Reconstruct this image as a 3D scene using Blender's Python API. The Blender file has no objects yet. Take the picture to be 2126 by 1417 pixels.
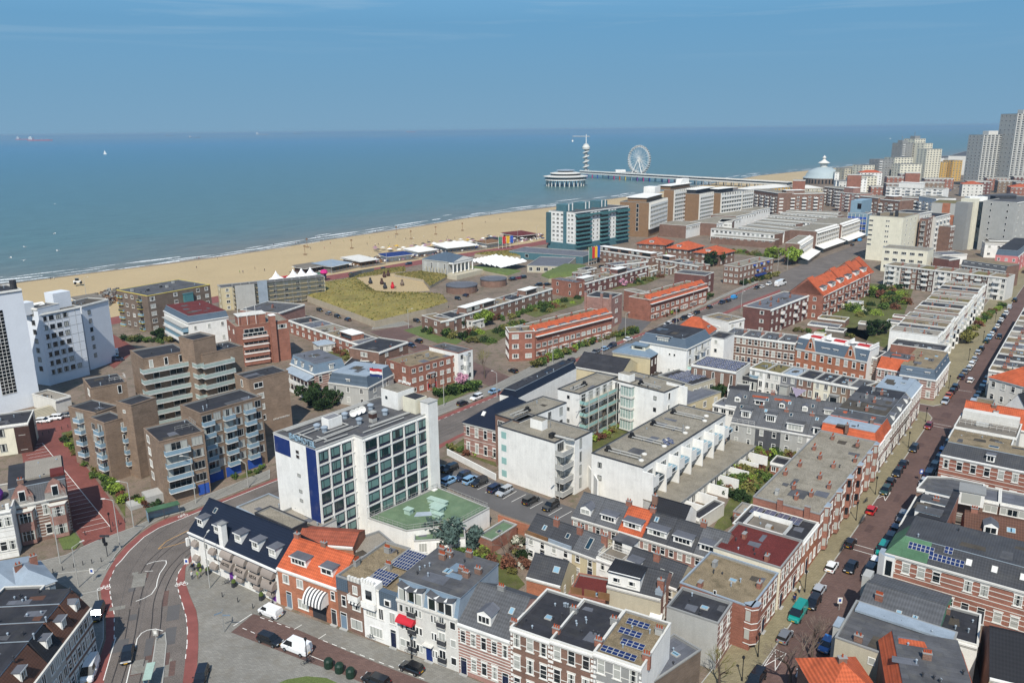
import bpy,math,random
from mathutils import Matrix,Vector
random.seed(7)
rnd=random.Random(11)
PI=math.pi
# ------------------------------------------------------------------ camera, sky, sun, exposure
F,CX,CY,CAMZ=1652.,1063.,708.5,80.
PITCH=math.atan(440/F);ROLL=math.atan(0.011)
cp,sp,cr,sr=math.cos(PITCH),math.sin(PITCH),math.cos(ROLL),math.sin(ROLL)
SC=bpy.context.scene
COL=SC.collection
cam=bpy.data.cameras.new('camera');camo=bpy.data.objects.new('camera',cam);COL.objects.link(camo)
cam.sensor_width=36;cam.lens=F/2126*36;cam.clip_start=1;cam.clip_end=120000
_r,_u,_f=Vector((1,0,0)),Vector((0,sp,cp)),Vector((0,cp,-sp))
_ri,_up=_r*cr-_u*sr,_r*sr+_u*cr
m=Matrix.Identity(4)
for i in range(3):
 m[i][0]=_ri[i];m[i][1]=_up[i];m[i][2]=-_f[i]
m[0][3],m[1][3],m[2][3]=0,0,CAMZ
camo.matrix_world=m
SC.camera=camo
SUN_AZ,SUN_EL=math.radians(5.5),math.radians(49)
W=bpy.data.worlds.new('World');SC.world=W;W.use_nodes=True
nt=W.node_tree;nt.nodes.clear()
wo=nt.nodes.new('ShaderNodeOutputWorld');bg=nt.nodes.new('ShaderNodeBackground');bg.inputs[1].default_value=0.115
sky=nt.nodes.new('ShaderNodeTexSky');sky.sky_type='NISHITA';sky.sun_disc=False
sky.sun_elevation=SUN_EL;sky.sun_rotation=PI+SUN_AZ;sky.altitude=50
sky.air_density=1.0;sky.dust_density=0.6;sky.ozone_density=2.5
tc=nt.nodes.new('ShaderNodeTexCoord');mp=nt.nodes.new('ShaderNodeMapping');mp.inputs['Scale'].default_value=(1.2,1.0,22)
mp.inputs['Rotation'].default_value=(0,math.radians(-2.5),0)
nz=nt.nodes.new('ShaderNodeTexNoise');nz.inputs['Scale'].default_value=2.2;nz.inputs['Detail'].default_value=7;nz.inputs['Roughness'].default_value=.55
nz.inputs['Distortion'].default_value=.4
rp=nt.nodes.new('ShaderNodeValToRGB');rp.color_ramp.elements[0].position=.5;rp.color_ramp.elements[1].position=.8
sx=nt.nodes.new('ShaderNodeSeparateXYZ');mr=nt.nodes.new('ShaderNodeMapRange')
mr.inputs[1].default_value=.07;mr.inputs[2].default_value=.13
mu=nt.nodes.new('ShaderNodeMath');mu.operation='MULTIPLY';mu2=nt.nodes.new('ShaderNodeMath');mu2.operation='MULTIPLY';mu2.inputs[1].default_value=.5
mx=nt.nodes.new('ShaderNodeMix');mx.data_type='RGBA';mx.inputs[7].default_value=(3.2,4.2,5.0,1)
tint=nt.nodes.new('ShaderNodeMix');tint.data_type='RGBA';tint.blend_type='MULTIPLY';tint.inputs[0].default_value=1;tint.inputs[7].default_value=(.86,1.0,1.04,1)
L=nt.links.new
L(tc.outputs['Generated'],mp.inputs[0]);L(mp.outputs[0],nz.inputs['Vector']);L(nz.outputs[0],rp.inputs[0])
L(tc.outputs['Generated'],sx.inputs[0]);L(sx.outputs[2],mr.inputs[0]);L(mr.outputs[0],mu.inputs[0]);L(rp.outputs[0],mu.inputs[1])
L(mu.outputs[0],mu2.inputs[0]);L(mu2.outputs[0],mx.inputs[0]);L(sky.outputs[0],tint.inputs[6]);L(tint.outputs[2],mx.inputs[6]);
lowc=nt.nodes.new('ShaderNodeValToRGB');e_=lowc.color_ramp.elements;STR=.115;K_=1/(STR*2**.3)
e_[0].color=(.205*K_,.37*K_,.53*K_,1);e_[1].position=.19;e_[1].color=(.12*K_,.35*K_,.61*K_,1)
q_=e_.new(.05);q_.color=(.18*K_,.36*K_,.54*K_,1)
L(sx.outputs[2],lowc.inputs[0]);mz=nt.nodes.new('ShaderNodeMapRange');mz.inputs[1].default_value=.12;mz.inputs[2].default_value=.4;L(sx.outputs[2],mz.inputs[0])
sm_=nt.nodes.new('ShaderNodeMix');sm_.data_type='RGBA';L(mz.outputs[0],sm_.inputs[0]);L(lowc.outputs[0],sm_.inputs[6]);L(tint.outputs[2],sm_.inputs[7]);L(sm_.outputs[2],mx.inputs[6])
L(mx.outputs[2],bg.inputs[0]);L(bg.outputs[0],wo.inputs[0])
sl=bpy.data.lights.new('sun','SUN');sl.energy=4.1;sl.angle=math.radians(.5);sl.color=(1,.955,.88)
so=bpy.data.objects.new('sun',sl);COL.objects.link(so)
so.rotation_euler=Vector((math.sin(SUN_AZ)*math.cos(SUN_EL),math.cos(SUN_AZ)*math.cos(SUN_EL),-math.sin(SUN_EL))).to_track_quat('-Z','Y').to_euler()
so.location=(0,-50,200)
vs=SC.view_settings;vs.view_transform='Standard';vs.look='None';vs.gamma=1;vs.exposure=.3
SC.cycles.max_bounces=5;SC.cycles.diffuse_bounces=2;SC.cycles.glossy_bounces=2;SC.cycles.transmission_bounces=2
SC.cycles.volume_bounces=0;SC.cycles.caustics_reflective=False;SC.cycles.caustics_refractive=False
# ------------------------------------------------------------------ survey: points read off the photograph, put on the ground or at a height
TL={25:(1100,280,.20038),26:(1500,380,.20038),27:(1700,200,.20038),28:(1780,400,.16305),29:(0,560,.23988),30:(1120,540,.20038),17:(1700,590,.20038),18:(1700,860,.20038),19:(1700,1133,.20038),20:(1380,1133,.20038),21:(1380,880,.20038),22:(1060,1020,.20038),23:(1480,700,.20038),24:(1180,660,.20038),0:(0,0,1),1:(0,580,.26341),2:(540,580,.26341),3:(1060,580,.26341),4:(1566,580,.26341),5:(0,930,.34377),6:(540,930,.34377),7:(1060,930,.34377),8:(1566,930,.34377),9:(0,240,.26341),10:(540,240,.26341),11:(1060,240,.26341),12:(1566,200,.28226),13:(550,790,.24707),14:(130,680,.26816),15:(0,860,.21173),16:(930,690,.29633)}
def G(p,z=0.):
 n,x,y=p if len(p)==3 else(0,)+tuple(p)
 a=TL[n];px,py=a[0]+x*a[2],a[1]+y*a[2]
 u,v=(px-CX)/F,-(py-CY)/F
 u,v=u*cr+v*sr,-u*sr+v*cr
 k=(z-CAMZ)/(-sp+v*cp)
 return Vector((u*k,(cp+v*sp)*k))
def lerp(a,b,f):return a+(b-a)*f
# ------------------------------------------------------------------ materials
def lin(hx):
 c=[int(hx[i:i+2],16)/255 for i in(0,2,4)]
 return[(x/12.92 if x<.04045 else((x+.055)/1.055)**2.4)for x in c]
PAL=dict(red='8f6252',orange_brick='a56d53',brown='7b6154',taupe='83705f',greybrown='6f6155',purple_brick='6b4a44',dark_brick='4a3630',pinkbrick='967368',deepred='906050',cream='d9d3bd',white='e3e1da',offwhite='cfccc3',lightgrey='a9a8a2',grey='8b8b88',midgrey='777779',darkgrey='4c4d50',charcoal='35363a',stone='b5ad98',sandstone='c4b795',yellow='d8c25a',ochre='c9a257',navy='1a2f66',navydark='141d38',blue='2a50a0',lightblue='7f98a6',bluegrey='6d7f8e',teal='486c74',tealdark='3f5c62',green='4d7a62',palegreen='9fb5a8',mint='9caaa3',pink='c97a78',purple='7a3f9a',wood='6b4d33',black='17181b',redpaint='b02a2e',orange='d8682a')
MATS={}
def nd(t,ty,**k):
 n=t.nodes.new(ty)
 for a,b in k.items():setattr(n,a,b)
 return n
def mk(name,hx,rough=.82,var=.16,scale=.35,rv=.05,spec=.25,kind=None,metal=0,bump=0,stain=0,stainc='2e2a24',coat=0):
 if name in MATS:return MATS[name]
 mt=bpy.data.materials.new(name);mt.use_nodes=True;t=mt.node_tree;l=t.links.new
 b=t.nodes['Principled BSDF'];b.inputs['Roughness'].default_value=rough;b.inputs['Metallic'].default_value=metal
 b.inputs['Specular IOR Level'].default_value=spec;b.inputs['Coat Weight'].default_value=coat;b.inputs['Coat Roughness'].default_value=.08
 c=lin(hx)if isinstance(hx,str)else hx
 tc=nd(t,'ShaderNodeTexCoord');oi=nd(t,'ShaderNodeObjectInfo')
 add=nd(t,'ShaderNodeVectorMath',operation='MULTIPLY_ADD');add.inputs[1].default_value=(1,1,1)
 rm=nd(t,'ShaderNodeMath',operation='MULTIPLY');rm.inputs[1].default_value=97.3
 l(oi.outputs['Random'],rm.inputs[0]);l(tc.outputs['Object'],add.inputs[0]);l(rm.outputs[0],add.inputs[2])
 V=add.outputs[0]
 n1=nd(t,'ShaderNodeTexNoise');n1.inputs['Scale'].default_value=scale;n1.inputs['Detail'].default_value=6;n1.inputs['Roughness'].default_value=.65;l(V,n1.inputs['Vector'])
 m1=nd(t,'ShaderNodeMapRange');m1.inputs[1].default_value=.28;m1.inputs[2].default_value=.72;m1.inputs[3].default_value=1-var;m1.inputs[4].default_value=1+var;l(n1.outputs[0],m1.inputs[0])
 n2=nd(t,'ShaderNodeTexNoise');n2.inputs['Scale'].default_value=7;n2.inputs['Detail'].default_value=2;l(V,n2.inputs['Vector'])
 m2=nd(t,'ShaderNodeMapRange');m2.inputs[1].default_value=.3;m2.inputs[2].default_value=.7
 k={'gravel':.38,'brick':.18,'leaf':.35,'grass':.3}.get(kind,.07)
 m2.inputs[3].default_value=1-k;m2.inputs[4].default_value=1+k;l(n2.outputs[0],m2.inputs[0])
 f=nd(t,'ShaderNodeMath',operation='MULTIPLY');l(m1.outputs[0],f.inputs[0]);l(m2.outputs[0],f.inputs[1]);fac=f.outputs[0]
 m3=nd(t,'ShaderNodeMapRange');m3.inputs[3].default_value=1-rv;m3.inputs[4].default_value=1+rv;l(oi.outputs['Random'],m3.inputs[0])
 f=nd(t,'ShaderNodeMath',operation='MULTIPLY');l(fac,f.inputs[0]);l(m3.outputs[0],f.inputs[1]);fac=f.outputs[0]
 if kind in('brick','wall'):
  mp=nd(t,'ShaderNodeMapping');mp.inputs['Scale'].default_value=(1.6,1.6,.14)if kind=='wall' else(.5,.5,5)
  l(V,mp.inputs[0]);n3=nd(t,'ShaderNodeTexNoise');n3.inputs['Scale'].default_value=1.3;n3.inputs['Detail'].default_value=4;l(mp.outputs[0],n3.inputs['Vector'])
  m4=nd(t,'ShaderNodeMapRange');m4.inputs[1].default_value=.35;m4.inputs[2].default_value=.65;m4.inputs[3].default_value=.95 if kind=='wall' else.88;m4.inputs[4].default_value=1.02 if kind=='wall' else 1.12;l(n3.outputs[0],m4.inputs[0])
  f=nd(t,'ShaderNodeMath',operation='MULTIPLY');l(fac,f.inputs[0]);l(m4.outputs[0],f.inputs[1]);fac=f.outputs[0]
 hsrc=n2.outputs[0]
 if kind=='tile':
  s=nd(t,'ShaderNodeSeparateXYZ');l(tc.outputs['Object'],s.inputs[0]);ws=[]
  for o,per in((0,.42),(2,.33)):
   a=nd(t,'ShaderNodeMath',operation='MULTIPLY');a.inputs[1].default_value=2*PI/per;l(s.outputs[o],a.inputs[0])
   q=nd(t,'ShaderNodeMath',operation='SINE');l(a.outputs[0],q.inputs[0]);ws.append(q)
  a=nd(t,'ShaderNodeMath',operation='ADD');l(ws[0].outputs[0],a.inputs[0]);l(ws[1].outputs[0],a.inputs[1])
  m5=nd(t,'ShaderNodeMapRange');m5.inputs[1].default_value=-2;m5.inputs[2].default_value=2;m5.inputs[3].default_value=.72;m5.inputs[4].default_value=1.14;l(a.outputs[0],m5.inputs[0])
  f=nd(t,'ShaderNodeMath',operation='MULTIPLY');l(fac,f.inputs[0]);l(m5.outputs[0],f.inputs[1]);fac=f.outputs[0];hsrc=m5.outputs[0];bump=bump or.5
 if kind in('bitumen','paving','panel'):
  br=nd(t,'ShaderNodeTexBrick');br.offset=.5 if kind!='panel' else 0
  br.inputs['Color1'].default_value=(.86,.86,.86,1);br.inputs['Color2'].default_value=(1.1,1.1,1.1,1);br.inputs['Mortar'].default_value=(.72,.72,.72,1)if kind!='paving' else(.7,.7,.7,1)
  br.inputs['Scale'].default_value=1;br.inputs['Mortar Size'].default_value=.03;br.inputs['Brick Width'].default_value=5 if kind=='bitumen' else.6;br.inputs['Row Height'].default_value=1.05 if kind=='bitumen' else.3
  l(tc.outputs['Object'],br.inputs['Vector'])
  mm=nd(t,'ShaderNodeMix',data_type='RGBA',blend_type='MULTIPLY');mm.inputs[0].default_value=1
  cc=nd(t,'ShaderNodeCombineColor');l(fac,cc.inputs[0]);l(fac,cc.inputs[1]);l(fac,cc.inputs[2]);l(cc.outputs[0],mm.inputs[6]);l(br.outputs[0],mm.inputs[7]);fcol=mm.outputs[2]
 else:
  cc=nd(t,'ShaderNodeCombineColor');l(fac,cc.inputs[0]);l(fac,cc.inputs[1]);l(fac,cc.inputs[2]);fcol=cc.outputs[0]
 mc=nd(t,'ShaderNodeMix',data_type='RGBA',blend_type='MULTIPLY');mc.inputs[0].default_value=1;mc.inputs[6].default_value=(*c,1);l(fcol,mc.inputs[7]);out=mc.outputs[2]
 if stain:
  ns=nd(t,'ShaderNodeTexNoise');ns.inputs['Scale'].default_value=.45;ns.inputs['Detail'].default_value=8;ns.inputs['Roughness'].default_value=.7
  av=nd(t,'ShaderNodeVectorMath',operation='ADD');av.inputs[1].default_value=(31,7,3);l(V,av.inputs[0]);l(av.outputs[0],ns.inputs['Vector'])
  ms=nd(t,'ShaderNodeMapRange');ms.inputs[1].default_value=.5;ms.inputs[2].default_value=.68;ms.inputs[4].default_value=stain;l(ns.outputs[0],ms.inputs[0])
  mi=nd(t,'ShaderNodeMix',data_type='RGBA');l(ms.outputs[0],mi.inputs[0]);l(out,mi.inputs[6]);mi.inputs[7].default_value=(*lin(stainc),1);out=mi.outputs[2]
 l(out,b.inputs['Base Color'])
 if bump:
  bp=nd(t,'ShaderNodeBump');bp.inputs['Strength'].default_value=bump;bp.inputs['Distance'].default_value=.05;l(hsrc,bp.inputs['Height']);l(bp.outputs[0],b.inputs['Normal'])
 MATS[name]=mt
 return mt
SPECIAL=dict(gravel=('857e70',dict(kind='gravel',var=.2,stain=.5,stainc='5c5646',scale=.25)),gravel_brown=('7e7059',dict(kind='gravel',var=.22,stain=.65,stainc='4c4430',scale=.25)),gravel_light=('8d867a',dict(kind='gravel',var=.12,scale=.3)),moss=('6f6440',dict(kind='gravel',var=.3,stain=.7,stainc='565b2a')),bitumen=('515153',dict(kind='bitumen',var=.28,stain=.4,stainc='6a675e')),bitumen_dark=('323236',dict(kind='bitumen',var=.28,stain=.35,stainc='45443f')),bitumen_brown=('50493f',dict(kind='bitumen',var=.2,stain=.5,stainc='2b2823')),bitumen_grey=('62646a',dict(kind='bitumen',var=.14,stain=.3,stainc='45474a')),tile_orange=('ad5636',dict(kind='tile',var=.26,scale=.5,rv=.1,stain=.35,stainc='6e3a2a')),tile_red=('8f4e3b',dict(kind='tile',var=.26,scale=.5,stain=.3)),tile_dark=('3f4043',dict(kind='tile',var=.2,stain=.25,stainc='5a5852')),tile_grey=('57585a',dict(kind='tile',var=.22,stain=.4,stainc='3a3936')),tile_brown=('5b4034',dict(kind='tile',var=.2)),tile_navy=('1c2230',dict(kind='tile',var=.12,rough=.45)),slate=('53606c',dict(kind='tile',var=.12,rough=.5)),zinc=('8f9aa3',dict(var=.14,rough=.5,stain=.3,stainc='6f7880')),green_roof=('5f7359',dict(var=.2,stain=.5,stainc='77866a',scale=.3)),green_felt=('4a6b50',dict(var=.25,kind='bitumen')),redroof=('5f2a26',dict(kind='gravel',var=.2)),blue_pool=('2d78c0',dict(var=.05)),wood=('77593d',dict(var=.3)),woodgrey=('70695f',dict(var=.25)),terracotta=('9c4a2c',dict(var=.2)),tile_black=('26272b',dict(kind='tile',var=.15)))
BRICKS={'red','orange_brick','brown','taupe','greybrown','purple_brick','dark_brick','pinkbrick','deepred'}
def M(n):
 if n in MATS:return MATS[n]
 if n in SPECIAL:return mk(n,SPECIAL[n][0],**SPECIAL[n][1])
 if n in BRICKS:return mk(n,PAL[n],kind='brick',var=.2,rough=.9,stain=.25)
 return mk(n,PAL[n],kind='wall',var=.08,rough=.78,rv=.04,stain=.16,stainc='8f8b80')
def glass(name,dark,pale,amt):
 mt=bpy.data.materials.new(name);mt.use_nodes=True;t=mt.node_tree;l=t.links.new;b=t.nodes['Principled BSDF']
 b.inputs['Roughness'].default_value=.07;b.inputs['Specular IOR Level'].default_value=.7
 tc=nd(t,'ShaderNodeTexCoord');oi=nd(t,'ShaderNodeObjectInfo');s=nd(t,'ShaderNodeSeparateXYZ');l(tc.outputs['Generated'],s.inputs[0])
 a=nd(t,'ShaderNodeMath',operation='SUBTRACT');l(s.outputs[0],a.inputs[0]);a.inputs[1].default_value=.5
 ab=nd(t,'ShaderNodeMath',operation='ABSOLUTE');l(a.outputs[0],ab.inputs[0])
 r=nd(t,'ShaderNodeMapRange');r.inputs[3].default_value=-amt;r.inputs[4].default_value=.75;l(oi.outputs['Random'],r.inputs[0])
 g=nd(t,'ShaderNodeMath',operation='GREATER_THAN');l(ab.outputs[0],g.inputs[0]);l(r.outputs[0],g.inputs[1])
 m=nd(t,'ShaderNodeMix',data_type='RGBA');l(g.outputs[0],m.inputs[0]);m.inputs[6].default_value=(*lin(dark),1);m.inputs[7].default_value=(*lin(pale),1)
 l(m.outputs[2],b.inputs['Base Color']);MATS[name]=mt
glass('glass','1c2226','a9aaa2',.25);glass('glass_green','1a3032','5f7f7a',.5);glass('glass_blue','283c48','6d8a96',.4);glass('glass_dark','0f1418','30383c',0)
glass('glass_bluepane','1d3440','7fa0b0',.3)
# ------------------------------------------------------------------ mesh building
class MB:
 def __init__(s):s.v,s.f,s.m,s.k=[],[],[],[]
 def mi(s,mat):
  if mat not in s.k:s.k.append(mat)
  return s.k.index(mat)
 def poly(s,pts,mat):
  i=len(s.v);s.v+=[tuple(p)for p in pts];s.f.append(tuple(range(i,i+len(pts))));s.m.append(s.mi(mat));return s
 def quads(s,vs,fs,mat):
  i=len(s.v);s.v+=[tuple(p)for p in vs];k=s.mi(mat)
  for f in fs:s.f.append(tuple(i+a for a in f));s.m.append(k)
  return s
 def box(s,x0,x1,y0,y1,z0,z1,mat,T=None):
  v=[(x0,y0,z0),(x1,y0,z0),(x1,y1,z0),(x0,y1,z0),(x0,y0,z1),(x1,y0,z1),(x1,y1,z1),(x0,y1,z1)]
  if T:v=[T(*p)for p in v]
  return s.quads(v,[(0,3,2,1),(4,5,6,7),(0,1,5,4),(1,2,6,5),(2,3,7,6),(3,0,4,7)],mat)
 def prism(s,pts,z0,z1,mat,top=None,bottom=False):
  n=len(pts)
  for i in range(n):
   a,b=pts[i],pts[(i+1)%n]
   s.poly([(a[0],a[1],z0),(b[0],b[1],z0),(b[0],b[1],z1),(a[0],a[1],z1)],mat)
  if top:s.poly([(p[0],p[1],z1)for p in pts],top)
  if bottom:s.poly([(p[0],p[1],z0)for p in reversed(pts)],mat)
  return s
 def tube(s,a,b,r,mat,n=6,r2=None,caps=True):
  a,b=Vector(a),Vector(b);d=(b-a).normalized();r2=r if r2 is None else r2
  u=d.orthogonal().normalized();w=d.cross(u);vs=[]
  for c,q in((a,r),(b,r2)):
   for k in range(n):
    t=2*PI*k/n;vs.append(c+(u*math.cos(t)+w*math.sin(t))*q)
  fs=[(k,(k+1)%n,n+(k+1)%n,n+k)for k in range(n)]
  if caps:fs+=[tuple(range(n))[::-1],tuple(range(n,2*n))]
  return s.quads(vs,fs,mat)
 def lathe(s,prof,mat,n=16,c=(0,0,0)):
  vs=[(c[0]+r*math.cos(2*PI*k/n),c[1]+r*math.sin(2*PI*k/n),c[2]+z)for r,z in prof for k in range(n)]
  fs=[(j*n+k,j*n+(k+1)%n,(j+1)*n+(k+1)%n,(j+1)*n+k)for j in range(len(prof)-1)for k in range(n)]
  return s.quads(vs,fs,mat)
 def mesh(s,name,smooth=False):
  me=bpy.data.meshes.new(name);me.from_pydata(s.v,[],s.f)
  for k in s.k:me.materials.append(M(k)if isinstance(k,str)else k)
  me.polygons.foreach_set('material_index',s.m)
  if smooth:me.polygons.foreach_set('use_smooth',[True]*len(s.f))
  me.update();return me
 def build(s,name,parent=None,loc=(0,0,0),rz=0,label=None,smooth=False):
  return ob(name,s.mesh(name,smooth),parent,loc,rz,label)
def ob(name,me,parent=None,loc=(0,0,0),rz=0,label=None,scale=None):
 o=bpy.data.objects.new(name,me);COL.objects.link(o);o.location=loc;o.rotation_euler=(0,0,rz)
 if parent is not None:o.parent=parent
 if label:o['label']=label
 if scale:o.scale=(scale,)*3 if not hasattr(scale,'__len__')else scale
 return o
def tag(o,label,cat,group=None):
 o['label']=label;o['category']=cat
 if group:o['group']=group
 return o
def thing(name,label,cat,loc,rz=0,group=None):
 if len(loc)==2:loc=(loc[0],loc[1],0)
 return tag(ob(name,None,None,loc,rz),label,cat,group)
def struct(name,mb,kind='structure',**k):
 o=mb.build(name,**k);o['kind']=kind;return o
def inset(pts,d):
 n=len(pts);ds=d if hasattr(d,'__len__')else[d]*n;ls=[]
 for i in range(n):
  a,b=Vector(pts[i][:2]),Vector(pts[(i+1)%n][:2]);e=(b-a).normalized();nn=Vector((-e.y,e.x))
  ls.append((a+nn*ds[i],e))
 out=[]
 for i in range(n):
  (p,e),(q,f)=ls[i-1],ls[i]
  cr_=e.x*f.y-e.y*f.x
  if abs(cr_)<1e-5:out.append(tuple(q));continue
  k=((q-p).x*f.y-(q-p).y*f.x)/cr_;out.append(tuple(p+e*k))
 return out
MC={}
def cached(key,fn):
 if key not in MC:MC[key]=fn()
 return MC[key]
def window_mesh(w,h,style,fr,gl):
 def fn():
  b,g=MB(),MB();t=.1 if h>.8 else.06;x=w/2
  if style=='strip':t=.08
  if style=='stone':
   b.box(-x-.12,x+.12,-.05,.02,h,h+.28,'offwhite');b.box(-x-.15,x+.15,-.14,.02,-.14,0,'offwhite')
  elif style not in('strip','plain'):b.box(-x-.08,x+.08,-.13,.02,-.1,0,'offwhite')
  y0,y1=-.09,.01
  z0=0
  if style=='hotel':
   b.box(-x,x,-.05,.01,0,h*.22,'navydark');z0=h*.22
  b.box(-x,-x+t,y0,y1,z0,h,fr);b.box(x-t,x,y0,y1,z0,h,fr);b.box(-x+t,x-t,y0,y1,z0,z0+t,fr);b.box(-x+t,x-t,y0,y1,h-t,h,fr)
  m=[]
  if style in('sash','stone'):b.box(-x+t,x-t,-.08,y1,h*.62,h*.62+.07,fr)
  if style=='stone' and w>1.5:m=[0]
  if style=='two':m=[0]
  if style=='three':m=[-w/6,w/6]
  if style=='four':m=[-w/4,0,w/4]
  if style=='hotel':m=[-w*.18]
  if style=='side':m=[w*.2]
  if style=='strip':m=[-x+(i+1)*w/max(2,round(w/1.6))for i in range(max(2,round(w/1.6))-1)]
  if style=='cross':m=[0];b.box(-x+t,x-t,-.08,y1,h*.66,h*.66+.07,fr)
  for q in m:b.box(q-.04,q+.04,-.075,y1,z0+t,h-t,fr)
  g.poly([(-x+t*.5,-.03,z0+t*.5),(x-t*.5,-.03,z0+t*.5),(x-t*.5,-.03,h-t*.5),(-x+t*.5,-.03,h-t*.5)],gl)
  if style=='arch':
   b.box(-x-.1,x+.1,-.07,.01,h,h+.15,'offwhite')
  return b.mesh('window_frame'),g.mesh('pane')
 return cached(('w',round(w,2),round(h,2),style,fr,gl),fn)
FAR=False
def window(root,a,ang,x,z,w,h,style='sash',fr='white',gl='glass',out=0,name='window'):
 fm,gm=window_mesh(w,h,style,fr,gl)
 loc=(a[0]+math.cos(ang)*x+math.sin(ang)*out,a[1]+math.sin(ang)*x-math.cos(ang)*out,z)
 if FAR:return ob(name,cached(('jw',fm.name,gm.name),lambda:join(fm,gm)),root,loc,ang)
 o=ob(name,fm,root,loc,ang);ob('pane',gm,o);return o
def door(root,a,ang,x,w=1.0,h=2.3,col='navydark',z=0.15,fr='white'):
 def fn():
  b=MB();b.box(-w/2-.1,w/2+.1,-.06,.01,0,h+.55,fr);b.box(-w/2,w/2,-.09,-.05,.02,h,col);b.box(-w/2,w/2,-.08,-.05,h+.08,h+.48,'glass_dark')
  b.box(-w/2-.2,w/2+.2,-.5,-.06,-.15,0,'lightgrey');return b.mesh('door')
 return ob('door',cached(('d',w,h,col,fr),fn),root,(a[0]+math.cos(ang)*x,a[1]+math.sin(ang)*x,z),ang)
def chimney(root,x,y,z,w=1.1,d=.6,h=1.1,mat='red',pots=3,rz=0):
 def fn():
  b=MB();b.box(-w/2,w/2,-d/2,d/2,-1.2,h,mat);b.box(-w/2-.06,w/2+.06,-d/2-.06,d/2+.06,h,h+.1,'grey')
  me=b.mesh('chimney');p=MB()
  for i in range(pots):p.lathe([(.13,0),(.1,.4),(.12,.42),(.09,.42),(.09,.2)],'terracotta',8,((i-(pots-1)/2)*w/max(pots,1)*.95,0,0))
  return me,(p.mesh('chimney_pots')if pots else None)
 me,pm=cached(('c',w,d,h,mat,pots),fn)
 o=ob('chimney',me,root,(x,y,z),rz)
 if pm:ob('chimney_pots',pm,o,(0,0,h+.1))
 return o
def skylight(root,x,y,z,w=.9,d=1.2,rz=0,tilt=0,mat='glass_bluepane'):
 def fn():
  b=MB();b.box(-w/2,w/2,-d/2,d/2,-.1,.14,'lightgrey');b.poly([(-w/2+.1,-d/2+.1,.15),(w/2-.1,-d/2+.1,.15),(w/2-.1,d/2-.1,.15),(-w/2+.1,d/2-.1,.15)],mat)
  return b.mesh('skylight')
 o=ob('skylight',cached(('s',w,d,mat),fn),root,(x,y,z),rz);o.rotation_euler=(tilt,0,rz);return o
def vent(root,x,y,z,r=.14,h=.7,mat='zinc'):
 def fn():
  b=MB();b.lathe([(r,-.2),(r,h),(r*1.7,h),(r*1.7,h+.12),(0.01,h+.26)],mat,8);return b.mesh('roof_vent')
 return ob('roof_vent',cached(('v',r,h,mat),fn),root,(x,y,z))
def solar(root,x,y,z,nx,ny,rz=0,tilt=.25,pw=1.0,ph=1.65,name='solar_panel'):
 def fn():
  b=MB()
  for i in range(nx):
   for j in range(ny):
    X,Y=i*(pw+.04),j*(ph+.04)
    b.box(X,X+pw,Y,Y+ph,0,.05,'lightgrey')
    for a in(0,1):
     for c in(0,1):
      b.poly([(X+.05+a*pw/2,Y+.04+c*ph/2,.056),(X+a*pw/2+pw/2-.05,Y+.04+c*ph/2,.056),(X+a*pw/2+pw/2-.05,Y+c*ph/2+ph/2-.04,.056),(X+.05+a*pw/2,Y+c*ph/2+ph/2-.04,.056)],'solar')
  return b.mesh('solar_panel')
 o=ob(name,cached(('sp',nx,ny,pw,ph),fn),root,(x,y,z));o.rotation_euler=(tilt,0,rz);return o
mk('solar','1b2a55',rough=.15,var=.1,spec=.6)
def dormer(root,a,ang,x,y,z,w=2.4,h=1.5,dep=2.2,body='white',roofm='bitumen_grey',style='two',slope=0,gable=False,wl=None,awn=None):
 """box standing out of a roof slope; front face at (x, y inside wall line), bottom z"""
 loc=(a[0]+math.cos(ang)*x-math.sin(ang)*y,a[1]+math.sin(ang)*x+math.cos(ang)*y,z)
 def fn():
  b=MB();b.box(-w/2,w/2,0,dep,-.6,h,body);r=MB()
  if gable:
   q=w/2+.15;zz=h+w*.32
   b.poly([(-w/2,0,h),(w/2,0,h),(0,0,zz-.1)],body)
   r.poly([(-q,-.15,h),(0,-.15,zz),(0,dep,zz),(-q,dep,h)],roofm);r.poly([(0,-.15,zz),(q,-.15,h),(q,dep,h),(0,dep,zz)],roofm)
  else:
   r.box(-w/2-.15,w/2+.15,-.25,dep,h,h+.14,roofm);r.box(-w/2-.18,w/2+.18,-.28,-.25,h-.06,h+.16,'white')
  return b.mesh('dormer'),r.mesh('dormer_roof')
 bm_,rm_=cached(('dm',w,h,dep,body,roofm,gable),fn)
 o=ob('dormer',bm_,root,loc,ang);ob('dormer_roof',rm_,o)
 fm,gm=window_mesh(w*.84,h*.78,style,'white','glass')
 wn=ob('window',fm,o,(0,-.01,h*.12))
 wn.data=cached(('dw',w,h,style),lambda:join(fm,gm))
 return o
def join(a,b):
 mb=MB()
 for me in(a,b):
  for p in me.polygons:mb.poly([me.vertices[i].co[:]for i in p.vertices],me.materials[p.material_index].name)
 return mb.mesh('window')
def balcony(root,a,ang,x,z,w=3,d=1.2,panel='lightblue',slab='white',h=1.0,name='balcony',y=0):
 def fn():
  b=MB();b.box(-w/2,w/2,-d,-.01,-.18,0,slab)
  b.box(-w/2,w/2,-d,-d+.05,.08,h,panel);b.box(-w/2,-w/2+.05,-d+.05,-.01,.08,h,panel);b.box(w/2-.05,w/2,-d+.05,-.01,.08,h,panel)
  b.box(-w/2-.02,w/2+.02,-d-.02,-d+.07,h,h+.05,slab);return b.mesh('balcony')
 return ob(name,cached(('b',w,d,panel,slab,h),fn),root,(a[0]+math.cos(ang)*x-math.sin(ang)*y,a[1]+math.sin(ang)*x+math.cos(ang)*y,z),ang)
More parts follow.
